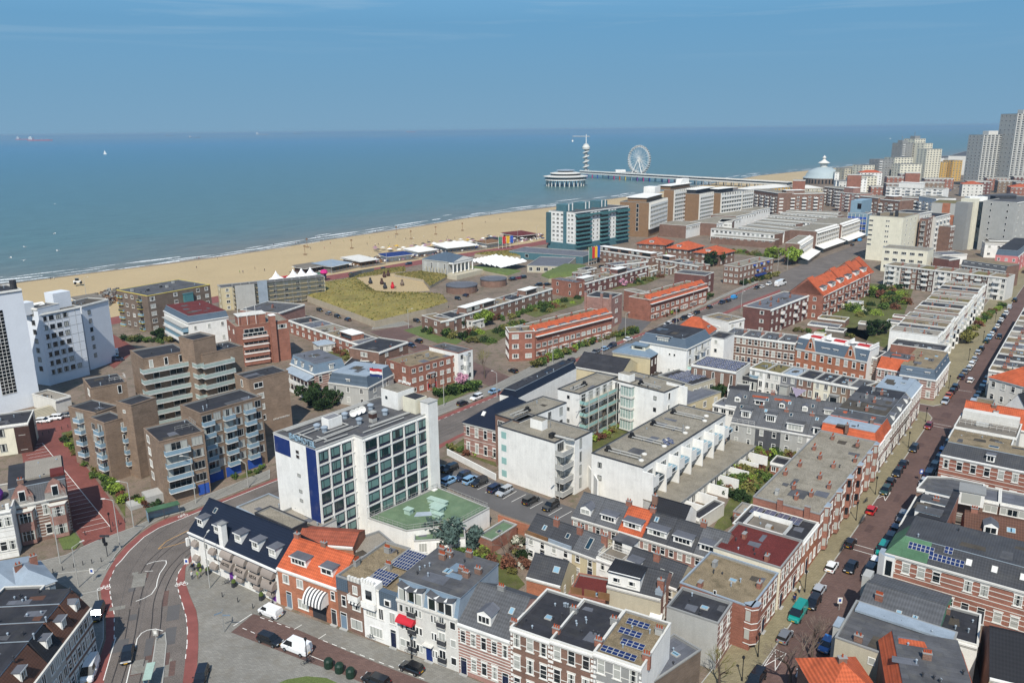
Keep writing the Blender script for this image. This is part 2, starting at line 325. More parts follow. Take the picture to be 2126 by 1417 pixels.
def railing(root,pts,z,h=1.0,mat='lightgrey',close=False,name='railing',bars=1.2):
 b=MB();n=len(pts)
 for i in range(n if close else n-1):
  p,q=Vector((*pts[i][:2],z)),Vector((*pts[(i+1)%n][:2],z));L_=(q-p).length
  for zz in(h,h*.5):b.tube(p+Vector((0,0,zz)),q+Vector((0,0,zz)),.03,mat,4,caps=False)
  k=max(1,int(L_/bars))
  for j in range(k+1):c=p.lerp(q,j/k);b.tube(c,c+Vector((0,0,h)),.025,mat,4,caps=False)
 return b.build(name,root)
def bay(root,a,ang,x,z,w=2.4,h=2.4,d=.8,body='white',top='zinc',style='three',name='bay_window',nf=1,fh=3.1):
 """canted bay; nf storeys"""
 def fn():
  b=MB();c=.45;H=(nf-1)*fh+h
  P=[(-w/2,0),(-w/2+c,-d),(w/2-c,-d),(w/2,0)]
  b.prism(P,-.3,H+.3,body,top,True)
  b.prism(inset(P,-.1),H+.3,H+.42,'offwhite',top)
  for k in range(nf):
   z0=k*fh+.55;z1=k*fh+h-.05
   for i in range(3):
    p,q=Vector(P[i]),Vector(P[i+1]);e=(q-p).normalized();nn=Vector((e.y,-e.x))*.03;p2,q2=p+e*.12+nn,q-e*.12+nn
    b.poly([(p2.x,p2.y,z0),(q2.x,q2.y,z0),(q2.x,q2.y,z1),(p2.x,p2.y,z1)],'glass')
    nm=2 if i==1 else 0
    for j in range(nm):
     s_=p2.lerp(q2,(j+1)/(nm+1));b.box(s_.x-.04,s_.x+.04,s_.y-.03,s_.y+.02,z0,z1,'white')
    zz=z0+(z1-z0)*.68
    if i==1:b.box(p2.x,q2.x,p2.y-.03,p2.y+.02,zz,zz+.06,'white')
  return b.mesh('bay_window')
 return ob(name,cached(('bay',w,h,d,body,top,nf,fh),fn),root,(a[0]+math.cos(ang)*x,a[1]+math.sin(ang)*x,z),ang)
def face(root,a,b,H,spec):
 if not spec:return
 a,b=Vector(a[:2]),Vector(b[:2]);L_=(b-a).length;ang=math.atan2((b-a).y,(b-a).x)
 for sp_ in(spec if isinstance(spec,list)else[spec]):
  nc,nf,w,h,st=sp_[:5];o=sp_[5]if len(sp_)>5 else{}
  x0,x1=o.get('x',(0,1));x0*=L_;x1*=L_;fh=o.get('fh',H/nf);z0=o.get('z',0);sill=o.get('sill',(fh-h)*.55)
  skip=o.get('skip',());doors=o.get('door',());w=min(w,(x1-x0)/nc*.94)
  for f in range(nf):
   for c in range(nc):
    if(c,f)in skip:continue
    x=x0+(c+.5)*(x1-x0)/nc
    if f==0 and c in doors and z0<1:door(root,a,ang,x,min(w,1.0),col=o.get('dc','navydark'));continue
    if 'balc' in o and c in o['balc']:
     if f>=o.get('bf',1):balcony(root,a,ang,x,z0+f*fh+.05,min(o.get('bw',w+.6),(x1-x0)/nc),o.get('bd',1.1),o.get('bp','lightblue'))
     window(root,a,ang,x,z0+f*fh+.12,w,h+.3,st,o.get('fr','white'),o.get('gl','glass'));continue
    window(root,a,ang,x,z0+f*fh+sill,w,h,st,o.get('fr','white'),o.get('gl','glass'))
def strips(root,a,b,nf,fh,z0=0,panel='white',gl='glass_blue',ph=1.0,d=1.0,x=(0,1),div=None,fr='lightgrey',name='balcony'):
 """one glazed strip and one gallery per storey"""
 a,b=Vector(a[:2]),Vector(b[:2]);L_=(b-a).length;ang=math.atan2((b-a).y,(b-a).x);w=(x[1]-x[0])*L_;xc=(x[0]+x[1])/2*L_
 for f in range(nf):
  window(root,a,ang,xc,z0+f*fh+ph*.5,round(w-.3,1),fh-ph*.5-.3,'strip',fr,gl,name='window_row')
  balcony(root,a,ang,xc,z0+f*fh+.05,round(w,1),d,panel,'white',ph,name=name)
 if div:
  m_=MB()
  for i in range(div+1):
   X=w*i/div-w/2;m_.box(X-.12,X+.12,-d-.05,-.02,0,nf*fh,'offwhite')
  m_.build('balcony_divider',root,(a.x+math.cos(ang)*xc,a.y+math.sin(ang)*xc,z0),ang)
def bands_mesh(b,a,q,H,n,mat='offwhite',t=.13,z0=.6):
 a,q=Vector(a[:2]),Vector(q[:2]);e=(q-a).normalized();L_=(q-a).length;nn=Vector((e.y,-e.x))
 for k in range(n):
  z=z0+(H-z0)*(k+.3)/n
  T=lambda x,y,zz:(a.x+e.x*x-nn.x*y,a.y+e.y*x-nn.y*y,zz)
  b.box(0,L_,-.03,.0,z,z+t,mat,T)
BLD=[]
def building(kind,label,cat,p0,p1,d=None,h=9.,wall='red',roof='flat',rm='gravel',pts=None,F=None,R=None,B=None,L=None,bands=0,bsides=(0,),corn='white',csides=(0,),group=None,inz=None,rh=None,dorm=(),chim=(),sky=(),vents=0,bandm='offwhite',z0=-.3,par=.35,wallm={},near=True,ov=.25,faces=None,bay_=()):
 """p0,p1: eave ends of the front, left to right seen from outside, read at height h; the footprint runs back from them. pts: further footprint in local metres instead of a rectangle"""
 A,Bq=(G(p0,h)if not isinstance(p0,Vector)else p0),(G(p1,h)if not isinstance(p1,Vector)else p1)
 ang=math.atan2((Bq-A).y,(Bq-A).x);w=(Bq-A).length
 if isinstance(d,tuple):d=(G(d,h)-A).length
 root=thing(kind,label,cat,(A.x,A.y,0),ang,group)
 P=pts(w)if callable(pts)else(pts or[(0,0),(w,0),(w,d),(0,d)])
 n=len(P);wm=MB()
 for i in range(n):
  a,b=P[i],P[(i+1)%n]
  wm.poly([(a[0],a[1],z0),(b[0],b[1],z0),(b[0],b[1],h),(a[0],a[1],h)],wallm.get(i,wall))
 for s in(bsides if bands else()):bands_mesh(wm,P[s],P[(s+1)%n],h,bands,bandm)
 rb=MB();zt=h
 if roof=='flat':
  I=inset(P,.22);rb.poly([(x,y,h-par)for x,y in I],rm);zt=h-par
  for i in range(n):
   a,b=I[(i+1)%n],I[i];rb.poly([(a[0],a[1],h-par),(b[0],b[1],h-par),(b[0],b[1],h),(a[0],a[1],h)],'grey')
  O=inset(P,-.07);pm=MB();cm='offwhite' if corn=='white' else corn if corn in('white','offwhite','charcoal','grey','lightgrey','zinc','yellow','darkgrey','red','brown','deepred','taupe','greybrown')else 'lightgrey'
  for i in range(n):
   a,b,c,e=O[i],O[(i+1)%n],I[(i+1)%n],I[i]
   pm.poly([(a[0],a[1],h-.12),(b[0],b[1],h-.12),(b[0],b[1],h+.1),(a[0],a[1],h+.1)],cm)
   pm.poly([(a[0],a[1],h+.1),(b[0],b[1],h+.1),(c[0],c[1],h+.1),(e[0],e[1],h+.1)],cm)
   pm.poly([(e[0],e[1],h+.1),(c[0],c[1],h+.1),(c[0],c[1],h-.02),(e[0],e[1],h-.02)],cm)
  pm.build('parapet',root)
 elif roof=='man':
  rh=rh or 2.7;ii=inz or[1.0]+[0]*(n-1)
  T=inset(P,[max(q,0.001)for q in ii])
  for i in range(n):
   a,b,c,e=P[i],P[(i+1)%n],T[(i+1)%n],T[i]
   rb.poly([(a[0],a[1],h),(b[0],b[1],h),(c[0],c[1],h+rh),(e[0],e[1],h+rh)],rm if ii[i]>0 else wallm.get(i,wall))
  T2=inset(T,-.1);O2=T2
  rb.poly([(x,y,h+rh+.06)for x,y in T2],wallm.get('top','bitumen'));zt=h+rh
  rb.prism(T2,h+rh-.12,h+rh+.06,'zinc')
 elif roof in('gx','gy'):
  rh=rh or 3.2;o=ov
  if roof=='gx':
   yr=d/2 if inz is None else inz
   k1,k2=rh/yr,rh/(d-yr)
   rb.poly([(-.05,-o,h-o*k1),(w+.05,-o,h-o*k1),(w+.05,yr,h+rh),(-.05,yr,h+rh)],rm)
   rb.poly([(w+.05,d+o,h-o*k2),(-.05,d+o,h-o*k2),(-.05,yr,h+rh),(w+.05,yr,h+rh)],rm)
   for x,s in((0,3),(w,1)):wm.poly([(x,0,h),(x,d,h),(x,yr,h+rh-.03)]if x else[(0,d,h),(0,0,h),(0,yr,h+rh-.03)],wallm.get(s,wall))
   rb.box(-.06,w+.06,yr-.12,yr+.12,h+rh-.04,h+rh+.08,rm)
  else:
   k1=rh/(w/2)
   for s_ in(0,1):
    X0,X1=(-o,w/2)if s_==0 else(w/2,w+o);Z0,Z1=(h-o*k1,h+rh)if s_==0 else(h+rh,h-o*k1)
    rb.poly([(X0,-.15,Z0),(X1,-.15,Z1),(X1,d+.15,Z1),(X0,d+.15,Z0)],rm)
   for y,s in((0,0),(d,2)):wm.poly([(0,y,h),(w,y,h),(w/2,y,h+rh-.03)],wallm.get(s,wall))
   rb.box(w/2-.12,w/2+.12,-.15,d+.15,h+rh-.04,h+rh+.08,rm)
  zt=h
 elif roof=='hip':
  rh=rh or 3;o=ov+.15;fl=inz or 0
  O=inset(P,-o);mw=min(w,d)/2
  if w>=d:rd=[(mw,d/2),(w-mw,d/2)]
  else:rd=[(w/2,mw),(w/2,d-mw)]
  q=[(x,y,h)for x,y in O];r0,r1=(*rd[0],h+rh),(*rd[1],h+rh)
  if w>=d:fs=[[q[0],q[1],r1,r0],[q[1],q[2],r1],[q[2],q[3],r0,r1],[q[3],q[0],r0]]
  else:fs=[[q[0],q[1],r0],[q[1],q[2],r1,r0],[q[2],q[3],r1],[q[3],q[0],r0,r1]]
  for f in fs:rb.poly(f,rm)
  rb.poly([(x,y,h-.02)for x,y in reversed(O)],'offwhite')
 wm.build('wall',root)
 rb.build('roof',root)
 if corn and roof!='flat' or(corn=='white' and roof=='flat'):
  cb=MB()
  for s in csides:
   a,q=Vector(P[s]),Vector(P[(s+1)%n]);e=(q-a).normalized();nn=Vector((e.y,-e.x));LL=(q-a).length
   T=lambda x,y,zz:(a.x+e.x*x-nn.x*y,a.y+e.y*x-nn.y*y,zz)
   zz=h-.14 if roof=='flat' else h
   cb.box(0.02,LL-.02,-.32,.0-.005,zz-.3,zz,'offwhite' if corn!='white' else 'white',T);cb.box(.02,LL-.02,-.16,-.005,zz-.6,zz-.3,'offwhite',T)
  cb.build('cornice',root)
 for s,spf in((0,F),(1,R),(2,B),(3,L)):
  if spf:face(root,P[s],P[(s+1)%n],h,spf)
 if faces:
  for s,spf in faces.items():face(root,P[s],P[(s+1)%n],h,spf)
 root['_w']=w
 S=dict(root=root,w=w,P=P,h=h,zt=zt,A=A,ang=ang,d=d or max(p[1]for p in P),rh=rh,roof=roof,rm=rm)
 dd=S['d']
 for q in dorm:
  fx,dw,dh=q[:3];o=q[3]if len(q)>3 else{}
  s=o.get('side',0);a,b=Vector(P[s]),Vector(P[(s+1)%n]);an=math.atan2((b-a).y,(b-a).x)
  y=o.get('y',.7);z=o.get('z',h+(.35 if roof=='man' else.6))
  dormer(root,a,an,(b-a).length*fx,y,z,dw,dh,o.get('dep',1.6 if roof=='man' else 2.6),o.get('body','white'),o.get('rm','bitumen_grey'),o.get('st','two'),gable=o.get('gable',False))
 for q in chim:
  fx,fy=q[:2];px=q[2]if len(q)>2 else 3;mt_=q[3]if len(q)>3 else 'red';zc=q[4]if len(q)>4 else(zt if roof in('flat','man')else h+(rh or 0)*.9)
  chimney(root,fx*w,fy*dd,zc,mat=mt_,pots=px,rz=PI/2 if(len(q)>5 and q[5])else 0,h=1.0)
 for q in sky:
  fx,fy=q[:2]
  if roof in('flat','man'):skylight(root,fx*w,fy*dd,zt+.06,*(q[2:4]if len(q)>3 else(.9,1.2)))
  elif roof=='gx':
   yr=dd/2 if inz is None else inz;y=fy*yr;skylight(root,fx*w,y,h+rh*fy+.05,*(q[2:4]if len(q)>3 else(.8,1.1)),tilt=math.atan2(rh,yr))
 if not FAR and roof in('flat','man')and w*dd>45 and not pts:
  iy=(inz[0]if roof=='man' and inz else 0)+.5
  for k_ in range(2+int(w*dd/90)):
   a_,b_=rnd.uniform(1.2,min(4.5,w*.4)),rnd.uniform(.8,min(3.5,dd*.3));x_,y_=rnd.uniform(.6,max(.7,w-a_-.6)),rnd.uniform(iy,max(iy+.1,dd-b_-.8));zz=zt+(.07 if roof=='man' else.008)+.006*k_
   MB().poly([(0,0,0),(a_,.1,0),(a_-.2,b_,0),(.15,b_-.1,0)],rnd.choice(('bitumen_grey','bitumen_brown','bitumen',rm))).build('roof_patch',root,(x_,y_,zz))
  vents+=rnd.choice((1,2,3,4))
 for _ in range(vents):vent(root,rnd.uniform(.1,.9)*w,rnd.uniform(.15,.85)*dd,zt,.1,rnd.choice((.3,.5,.6)),rnd.choice(('zinc','charcoal')))
 for q in bay_:
  s=q[5]if len(q)>5 else 0;a,b=Vector(P[s]),Vector(P[(s+1)%n]);an=math.atan2((b-a).y,(b-a).x)
  bay(root,a,an,(b-a).length*q[0],q[1],q[2],q[3],.8,q[6]if len(q)>6 else 'white',nf=q[4],fh=3.1)
 return S
def text_mesh(s,size,mat,ext=.03,key=None):
 def fn():
  c=bpy.data.curves.new('lettering','FONT');c.body=s;c.size=size;c.extrude=ext;c.align_x='CENTER';c.align_y='CENTER'
  o=bpy.data.objects.new('tmp',c);COL.objects.link(o);bpy.context.view_layer.update()
  me=bpy.data.meshes.new_from_object(o.evaluated_get(bpy.context.evaluated_depsgraph_get()));bpy.data.objects.remove(o)
  me.materials.clear();me.materials.append(M(mat));return me
 return cached(('t',s,size,mat,ext),fn)
def lettering(parent,s,size,mat,loc,rz=0,rx=PI/2,name='lettering',ext=.03):
 o=ob(name,text_mesh(s,size,mat,ext),parent,loc);o.rotation_euler=(rx,0,rz);return o
ORD=['first','second','third','fourth','fifth','sixth','seventh','eighth','ninth','tenth','eleventh','twelfth','thirteenth','fourteenth','fifteenth','sixteenth','seventeenth','eighteenth','nineteenth','twentieth','twenty-first','twenty-second','twenty-third','twenty-fourth','twenty-fifth','twenty-sixth','twenty-seventh','twenty-eighth','twenty-ninth','thirtieth']+['%d-th'%i for i in range(31,90)]
# ------------------------------------------------------------------ the setting
def LS(s,q,z=None):
 a=math.radians(53.0);v=Vector((57.2+math.cos(a)*s+math.sin(a)*q,130.9+math.sin(a)*s-math.cos(a)*q))
 return v if z is None else Vector((v.x,v.y,z))
LSA=math.radians(53.0)
mk('ground_mat','77695c',kind='grass',var=.3,scale=.1,stain=.75,stainc='4b5034');mk('asphalt','67605a',var=.24,scale=.12,stain=.35,stainc='544e4a',kind='gravel',rough=.9)
mk('asphalt_dark','5c5a59',var=.1,scale=.15,rough=.9,stain=.2,stainc='4c4a4a');mk('brick_road','67524b',kind='paving',var=.22,scale=.1,stain=.5,stainc='55433f');mk('red_paving','7c4a42',kind='paving',var=.18,scale=.15)
mk('cycle_red','7f4c46',var=.2,scale=.3);mk('pavement_grey','8a877f',kind='paving',var=.1,scale=.2,stain=.3,stainc='77736a');mk('pavement_tan','857c62',kind='paving',var=.14,scale=.2,stain=.3,stainc='6f6a50')
mk('plaza','85827a',kind='paving',var=.18,scale=.15,stain=.6,stainc='726c60');mk('leaf','4c5a2a',kind='leaf',var=.3,rough=.9,rv=.2);mk('kerb','a3a29b',var=.08);mk('paint','dcdad2',var=.12,scale=2);mk('paint_yellow','b98f55',var=.12)
mk('sand','ac9874',var=.07,scale=.02,rough=.95,kind='gravel',stain=.12,stainc='b4966a');mk('dune','80733f',kind='grass',var=.35,scale=.12,stain=.6,stainc='5c6a30');mk('lawn','5a6638',kind='grass',var=.2);mk('soil','5c4b3a',kind='grass',var=.3,stain=.5,stainc='48502c')
mk('garden','55592f',kind='grass',var=.4,scale=.3,stain=.6,stainc='6a5e4c');mk('rail','4a4440',rough=.4,metal=.5);mk('quay','a59a86',var=.12)
def sheet(name,pts,mat,z=.0,label=None):
 mb=MB();P=[p if isinstance(p,Vector)else G(p)for p in pts]
 if sum(P[i-1].x*P[i].y-P[i].x*P[i-1].y for i in range(len(P)))<0:P=P[::-1]
 mb.poly([(p.x,p.y,z)for p in P],mat);return struct(name,mb)
def raised(name,pts,mat,z=.13):
 mb=MB();P=[p if isinstance(p,Vector)else G(p)for p in pts]
 if sum(P[i-1].x*P[i].y-P[i].x*P[i-1].y for i in range(len(P)))<0:P=P[::-1]
 Q=inset([(p.x,p.y)for p in P],.16);n=len(P)
 mb.prism(P,-.05,z,'kerb')
 for i in range(n):a,b,c,d_=P[i],P[(i+1)%n],Q[(i+1)%n],Q[i];mb.poly([(a.x,a.y,z),(b.x,b.y,z),(c[0],c[1],z),(d_[0],d_[1],z)],'kerb')
 mb.poly([(p[0],p[1],z)for p in Q],mat);return struct(name,mb)
def ribbon(mb,pts,w,mat,z,dash=None):
 P=[p if isinstance(p,Vector)else G(p)for p in pts];P=[Vector(p[:2])for p in P]
 seg=[]
 for i in range(len(P)-1):
  L_=(P[i+1]-P[i]).length
  if dash:
   k=0
   while k<L_:seg.append((P[i].lerp(P[i+1],k/L_),P[i].lerp(P[i+1],min(1,(k+dash[0])/L_))));k+=dash[0]+dash[1]
  else:seg.append((P[i],P[i+1]))
 for i,(a,b)in enumerate(seg):
  e=(b-a).normalized();n=Vector((-e.y,e.x))*w/2;zz=z+(.0006*(i%2))
  mb.poly([(*(a-n),zz),(*(b-n),zz),(*(b+n),zz),(*(a+n),zz)][0:4],mat)
SHORE=[Vector(p)for p in((-1500,-320),(-700,190),(-420,375),(-295,468),(-240,530),(-187,590),(-144,655),(-92,730),(-30,822),(43,905),(145,1030),(300,1245),(460,1480),(770,1790),(1600,2620),(5200,5600))]
PROM=[Vector(p)for p in((-1500,-520),(-700,0),(-400,200),(-250,300),(-184,345),(-125,432),(-92,466),(-56,508),(14,578),(101,700),(180,830),(300,1010),(420,1185),(560,1380),(900,1750),(1800,2560),(5400,5400))]
struct('ground',MB().poly([(p.x,p.y,-.03)for p in[Vector((-1500,-900)),Vector((6000,-900)),Vector((6000,5400))]+PROM[::-1]],'ground_mat'))
mb=MB()
for i in range(len(PROM)-1):
 a,b=PROM[i],PROM[i+1];mb.poly([(a.x,a.y,-4.2),(b.x,b.y,-4.2),(b.x,b.y,-.03),(a.x,a.y,-.03)][::-1],'quay')
struct('seawall',mb)
tag(bpy.data.objects['seawall'],'low concrete sea wall between promenade and beach','wall')
mb=MB()
for i in range(len(PROM)-1):
 def near_pt(j,f=0):
  p=PROM[j];d=PROM[min(j+1,len(PROM)-1)]-PROM[max(j-1,0)];n=Vector((-d.y,d.x)).normalized();return p,n
 (a,na),(b,nb)=near_pt(i),near_pt(i+1)
 W_=150 if i<len(PROM)-3 else 200
 W_=260
 mb.poly([(a.x,a.y,-3.6),(b.x,b.y,-3.6),(b.x+nb.x*W_,b.y+nb.y*W_,-7.3),(a.x+na.x*W_,a.y+na.y*W_,-7.3)],'sand')
mb=MB()
def side(p,line):
 best=None
 for i in range(len(line)-1):
  a,b=line[i],line[i+1];t=max(0,min(1,(p-a).dot(b-a)/(b-a).length_squared));q=a+(b-a)*t;d=(p-q).length
  if best is None or d<best[0]:best=(d,q)
 return best[1]
N_=[]
for i in range(len(PROM)-1):
 for k in range(4):N_.append(PROM[i].lerp(PROM[i+1],k/4))
N_.append(PROM[-1]);SH=[side(p,SHORE)for p in N_]
for i in range(len(N_)-1):
 a,b,c,d_=N_[i],N_[i+1],SH[i+1],SH[i]
 e1,e2=c+(c-b)*.25,d_+(d_-a)*.25
 mb.poly([(a.x,a.y,-3.2),(b.x,b.y,-3.2),(c.x,c.y,-5),(d_.x,d_.y,-5)],'sand');mb.poly([(d_.x,d_.y,-5),(c.x,c.y,-5),(e1.x,e1.y,-6.5),(e2.x,e2.y,-6.5)],'sand')
struct('beach',mb)
mk('wet_sand','8c7350',rough=.35,var=.08,spec=.5)
mb=MB()
for i in range(len(N_)-1):
 b,a,c,d_=N_[i+1],N_[i],SH[i+1],SH[i];f=lambda p,q:q+(p-q).normalized()*(5+2.5*math.sin(q.x*.05))
 p1,p2=f(a,d_),f(b,c);mb.poly([(p1.x,p1.y,-4.86),(p2.x,p2.y,-4.86),(c.x,c.y,-4.96),(d_.x,d_.y,-4.96)],'wet_sand')
struct('wet_sand',mb)
sm=bpy.data.materials.new('sea');sm.use_nodes=True;t=sm.node_tree;l=t.links.new;b=t.nodes['Principled BSDF']
b.inputs['Roughness'].default_value=.32;b.inputs['IOR'].default_value=1.33;b.inputs['Specular IOR Level'].default_value=.35
tc=nd(t,'ShaderNodeTexCoord');mp=nd(t,'ShaderNodeMapping');l(tc.outputs['Object'],mp.inputs[0])
s=nd(t,'ShaderNodeSeparateXYZ');l(tc.outputs['Object'],s.inputs[0])
nw=nd(t,'ShaderNodeTexNoise');nw.inputs['Scale'].default_value=.008;nw.inputs['Detail'].default_value=6;l(tc.outputs['Object'],nw.inputs['Vector'])
a=nd(t,'ShaderNodeMath',operation='MULTIPLY_ADD');l(nw.outputs[0],a.inputs[0]);a.inputs[1].default_value=160;a.inputs[2].default_value=-80
ad=nd(t,'ShaderNodeMath',operation='ADD');l(a.outputs[0],ad.inputs[0]);l(s.outputs[1],ad.inputs[1])
lg=nd(t,'ShaderNodeMapRange');lg.inputs[1].default_value=0;lg.inputs[2].default_value=5000;l(ad.outputs[0],lg.inputs[0])
cr_=nd(t,'ShaderNodeValToRGB');l(lg.outputs[0],cr_.inputs[0]);e=cr_.color_ramp.elements
SEA=[(0,'6c6a5e'),(.012,'5e6964'),(.035,'506a69'),(.12,'48696f'),(.4,'3a697c'),(1,'2a6c8c')]
e[0].position,e[0].color=0,(*lin(SEA[0][1]),1);e[1].position,e[1].color=1,(*lin(SEA[-1][1]),1)
for p_,c_ in SEA[1:-1]:q=e.new(p_);q.color=(*lin(c_),1)
mp.inputs['Scale'].default_value=(.03,.12,.1)
n1=nd(t,'ShaderNodeTexNoise');n1.inputs['Scale'].default_value=1;n1.inputs['Detail'].default_value=8;n1.inputs['Roughness'].default_value=.7;l(mp.outputs[0],n1.inputs['Vector'])
m1=nd(t,'ShaderNodeMapRange');m1.inputs[1].default_value=.3;m1.inputs[2].default_value=.7;m1.inputs[3].default_value=.72;m1.inputs[4].default_value=1.28;l(n1.outputs[0],m1.inputs[0])
cc=nd(t,'ShaderNodeCombineColor');[l(m1.outputs[0],cc.inputs[i])for i in range(3)]
mm=nd(t,'ShaderNodeMix',data_type='RGBA',blend_type='MULTIPLY');mm.inputs[0].default_value=1;l(cr_.outputs[0],mm.inputs[6]);l(cc.outputs[0],mm.inputs[7]);l(mm.outputs[2],b.inputs['Base Color'])
bp=nd(t,'ShaderNodeBump');bp.inputs['Strength'].default_value=.45;bp.inputs['Distance'].default_value=1.2;l(n1.outputs[0],bp.inputs['Height']);l(bp.outputs[0],b.inputs['Normal'])
MATS['sea']=sm
ca=math.radians(50);ux,uy=Vector((math.cos(ca),math.sin(ca))),Vector((-math.sin(ca),math.cos(ca)));O_=Vector((-187,590))
sea=struct('sea',MB().poly([(-60000,-60,0),(90000,-60,0),(90000,110000,0),(-60000,110000,0)],'sea'));sea.location=(O_.x,O_.y,-5);sea.rotation_euler=(0,0,ca)
fm=bpy.data.materials.new('foam');fm.use_nodes=True;t=fm.node_tree;l=t.links.new;b=t.nodes['Principled BSDF'];b.inputs['Base Color'].default_value=(.72,.74,.72,1);b.inputs['Roughness'].default_value=.8
tc=nd(t,'ShaderNodeTexCoord');n1=nd(t,'ShaderNodeTexNoise');n1.inputs['Scale'].default_value=.9;n1.inputs['Detail'].default_value=6;n1.inputs['Roughness'].default_value=.7;l(tc.outputs['Object'],n1.inputs['Vector'])
m1=nd(t,'ShaderNodeMapRange');m1.inputs[1].default_value=.36;m1.inputs[2].default_value=.52;l(n1.outputs[0],m1.inputs[0]);l(m1.outputs[0],b.inputs['Alpha']);MATS['foam']=fm
r2=random.Random(5);mb=MB()
def shore_at(x):
 return SHORE
def foam_line(off,gap,wid,seed,lo=3,hi=12):
 r=random.Random(seed)
 for i in range(2,len(SHORE)-2):
  a,b_=SHORE[i],SHORE[i+1];Ln=(b_-a).length;e_=(b_-a)/Ln;n_=Vector((-e_.y,e_.x));k=0
  while k<Ln:
   seg=r.uniform(12,60);wv=wid*r.uniform(.5,1.4)
   if r.random()>gap:
    st=max(2,int(seg/6));o0=off+4*math.sin((k+i*37)*.02)+r.uniform(-1.5,1.5)
    for j in range(st):
     s0,s1=k+seg*j/st,min(Ln,k+seg*(j+1)/st)
     w0,w1=wv*math.sin(PI*(j+.12)/(st+.2)),wv*math.sin(PI*(j+1.1)/(st+.2));oo=o0+math.sin(s0*.11)*.8;o1=o0+math.sin(s1*.11)*.8
     p=[a+e_*s0+n_*(oo-w0/2),a+e_*s1+n_*(o1-w1/2),a+e_*s1+n_*(o1+w1/2),a+e_*s0+n_*(oo+w0/2)]
     mb.poly([(v.x,v.y,-4.93+.002*j)for v in p],'foam')
   k+=seg
foam_line(1.2,.15,2.6,1);foam_line(9,.3,3.2,2);foam_line(19,.45,4.5,3);foam_line(31,.75,4.2,4)
struct('surf_foam',mb,'stuff')
sheet('tram_road',[(5,480,1600),(5,560,1417),(5,640,1150),(5,640,1000),(5,612,900),(5,605,830),(5,650,740),(5,700,660),(5,760,590),(5,840,520),(5,920,465),(5,1000,425),(5,1165,378),(5,1629,195),(2,1400,1085),(2,1800,920),(2,2126,790),(3,500,633),(3,830,500),(3,1300,322),(3,1620,172),(3,1950,30),(12,300,1255),(12,650,1130),(12,830,1060),(12,1100,900),(12,1170,930),(12,900,1080),(12,760,1160),(12,300,1417),(3,2126,90),(3,1840,200),(3,1480,370),(2,1560,1240),(2,1400,1330),(0,560,1045),(5,1160,520),(5,1165,620),(5,1120,720),(5,1115,800),(5,1150,900),(5,1185,980),(5,1197,1060),(5,1197,1200),(5,1190,1330),(5,1165,1417),(5,1140,1600)],'asphalt',.005)
def strip(name,A_,B_,mat,z):return sheet(name,A_+B_[::-1],mat,z)
outL=[(5,545,1450),(5,640,1150),(5,640,1000),(5,612,900),(5,605,830),(5,650,740),(5,700,660),(5,760,590),(5,840,520),(5,920,465),(5,1000,425),(5,1165,378),(5,1629,195),(2,1400,1085),(2,2126,790),(3,500,633),(3,830,500),(3,1300,322),(3,1950,30)]
inL=[(5,618,1450),(5,690,1150),(5,690,1000),(5,665,880),(5,660,800),(5,700,710),(5,735,675),(5,780,620),(5,870,535),(5,960,480),(5,1060,440),(5,1170,395),(5,1629,211),(2,1400,1112),(2,2126,812),(3,500,655),(3,830,520),(3,1300,335),(3,1950,40)]
strip('cycle_path',outL,inL,'cycle_red',.012)
inR=[(5,1100,1450),(5,1120,1270),(5,1130,1180),(5,1132,1100),(5,1125,1020),(5,1105,950),(5,1080,870),(5,1065,800),(5,1080,745),(5,1120,690),(5,1150,650)]
outR=[(5,1160,1450),(5,1190,1330),(5,1197,1200),(5,1197,1060),(5,1185,980),(5,1150,900),(5,1115,800),(5,1120,720),(5,1140,700),(5,1160,680),(5,1180,655)]
strip('cycle_path',outR,inR,'cycle_red',.012)
strip('cycle_path',[(2,1400,1305),(2,1560,1225),(3,1480,350),(3,1840,185),(3,2126,78)],[(2,1400,1340),(2,1560,1248),(3,1480,378),(3,1840,208),(3,2126,96)],'cycle_red',.012)
mb=MB()
ribbon(mb,inL[5:14],.16,'paint',.022);ribbon(mb,inL[1:6],.14,'paint',.022,(1.2,1.4));ribbon(mb,inR[1:],.14,'paint',.022,(1.2,1.4));ribbon(mb,inL[13:],.14,'paint',.022,(1.2,1.6))
ribbon(mb,[(5,625,1400),(5,668,1250),(5,700,1140)],.14,'paint',.022)
cl=[(5,820,923),(5,870,905),(5,915,880),(5,945,835),(5,950,800),(5,965,755),(5,990,720),(5,1005,695),(5,1003,678),(5,975,678),(5,930,685),(5,885,700)]
ribbon(mb,cl,.15,'paint',.024);ribbon(mb,[(5,755,1450),(5,790,1300),(5,818,1200),(5,828,1150),(5,855,1115),(5,890,1097),(5,940,1090),(5,985,1102)],.15,'paint',.024)
ribbon(mb,[(5,875,742),(5,925,740)],.12,'paint',.024)
ribbon(mb,[(5,955,608),(5,1005,560),(5,1150,490)],.16,'paint_yellow',.024);ribbon(mb,[(5,955,608),(5,1060,582),(5,1155,552)],.16,'paint_yellow',.025)
struct('road_marking',mb)
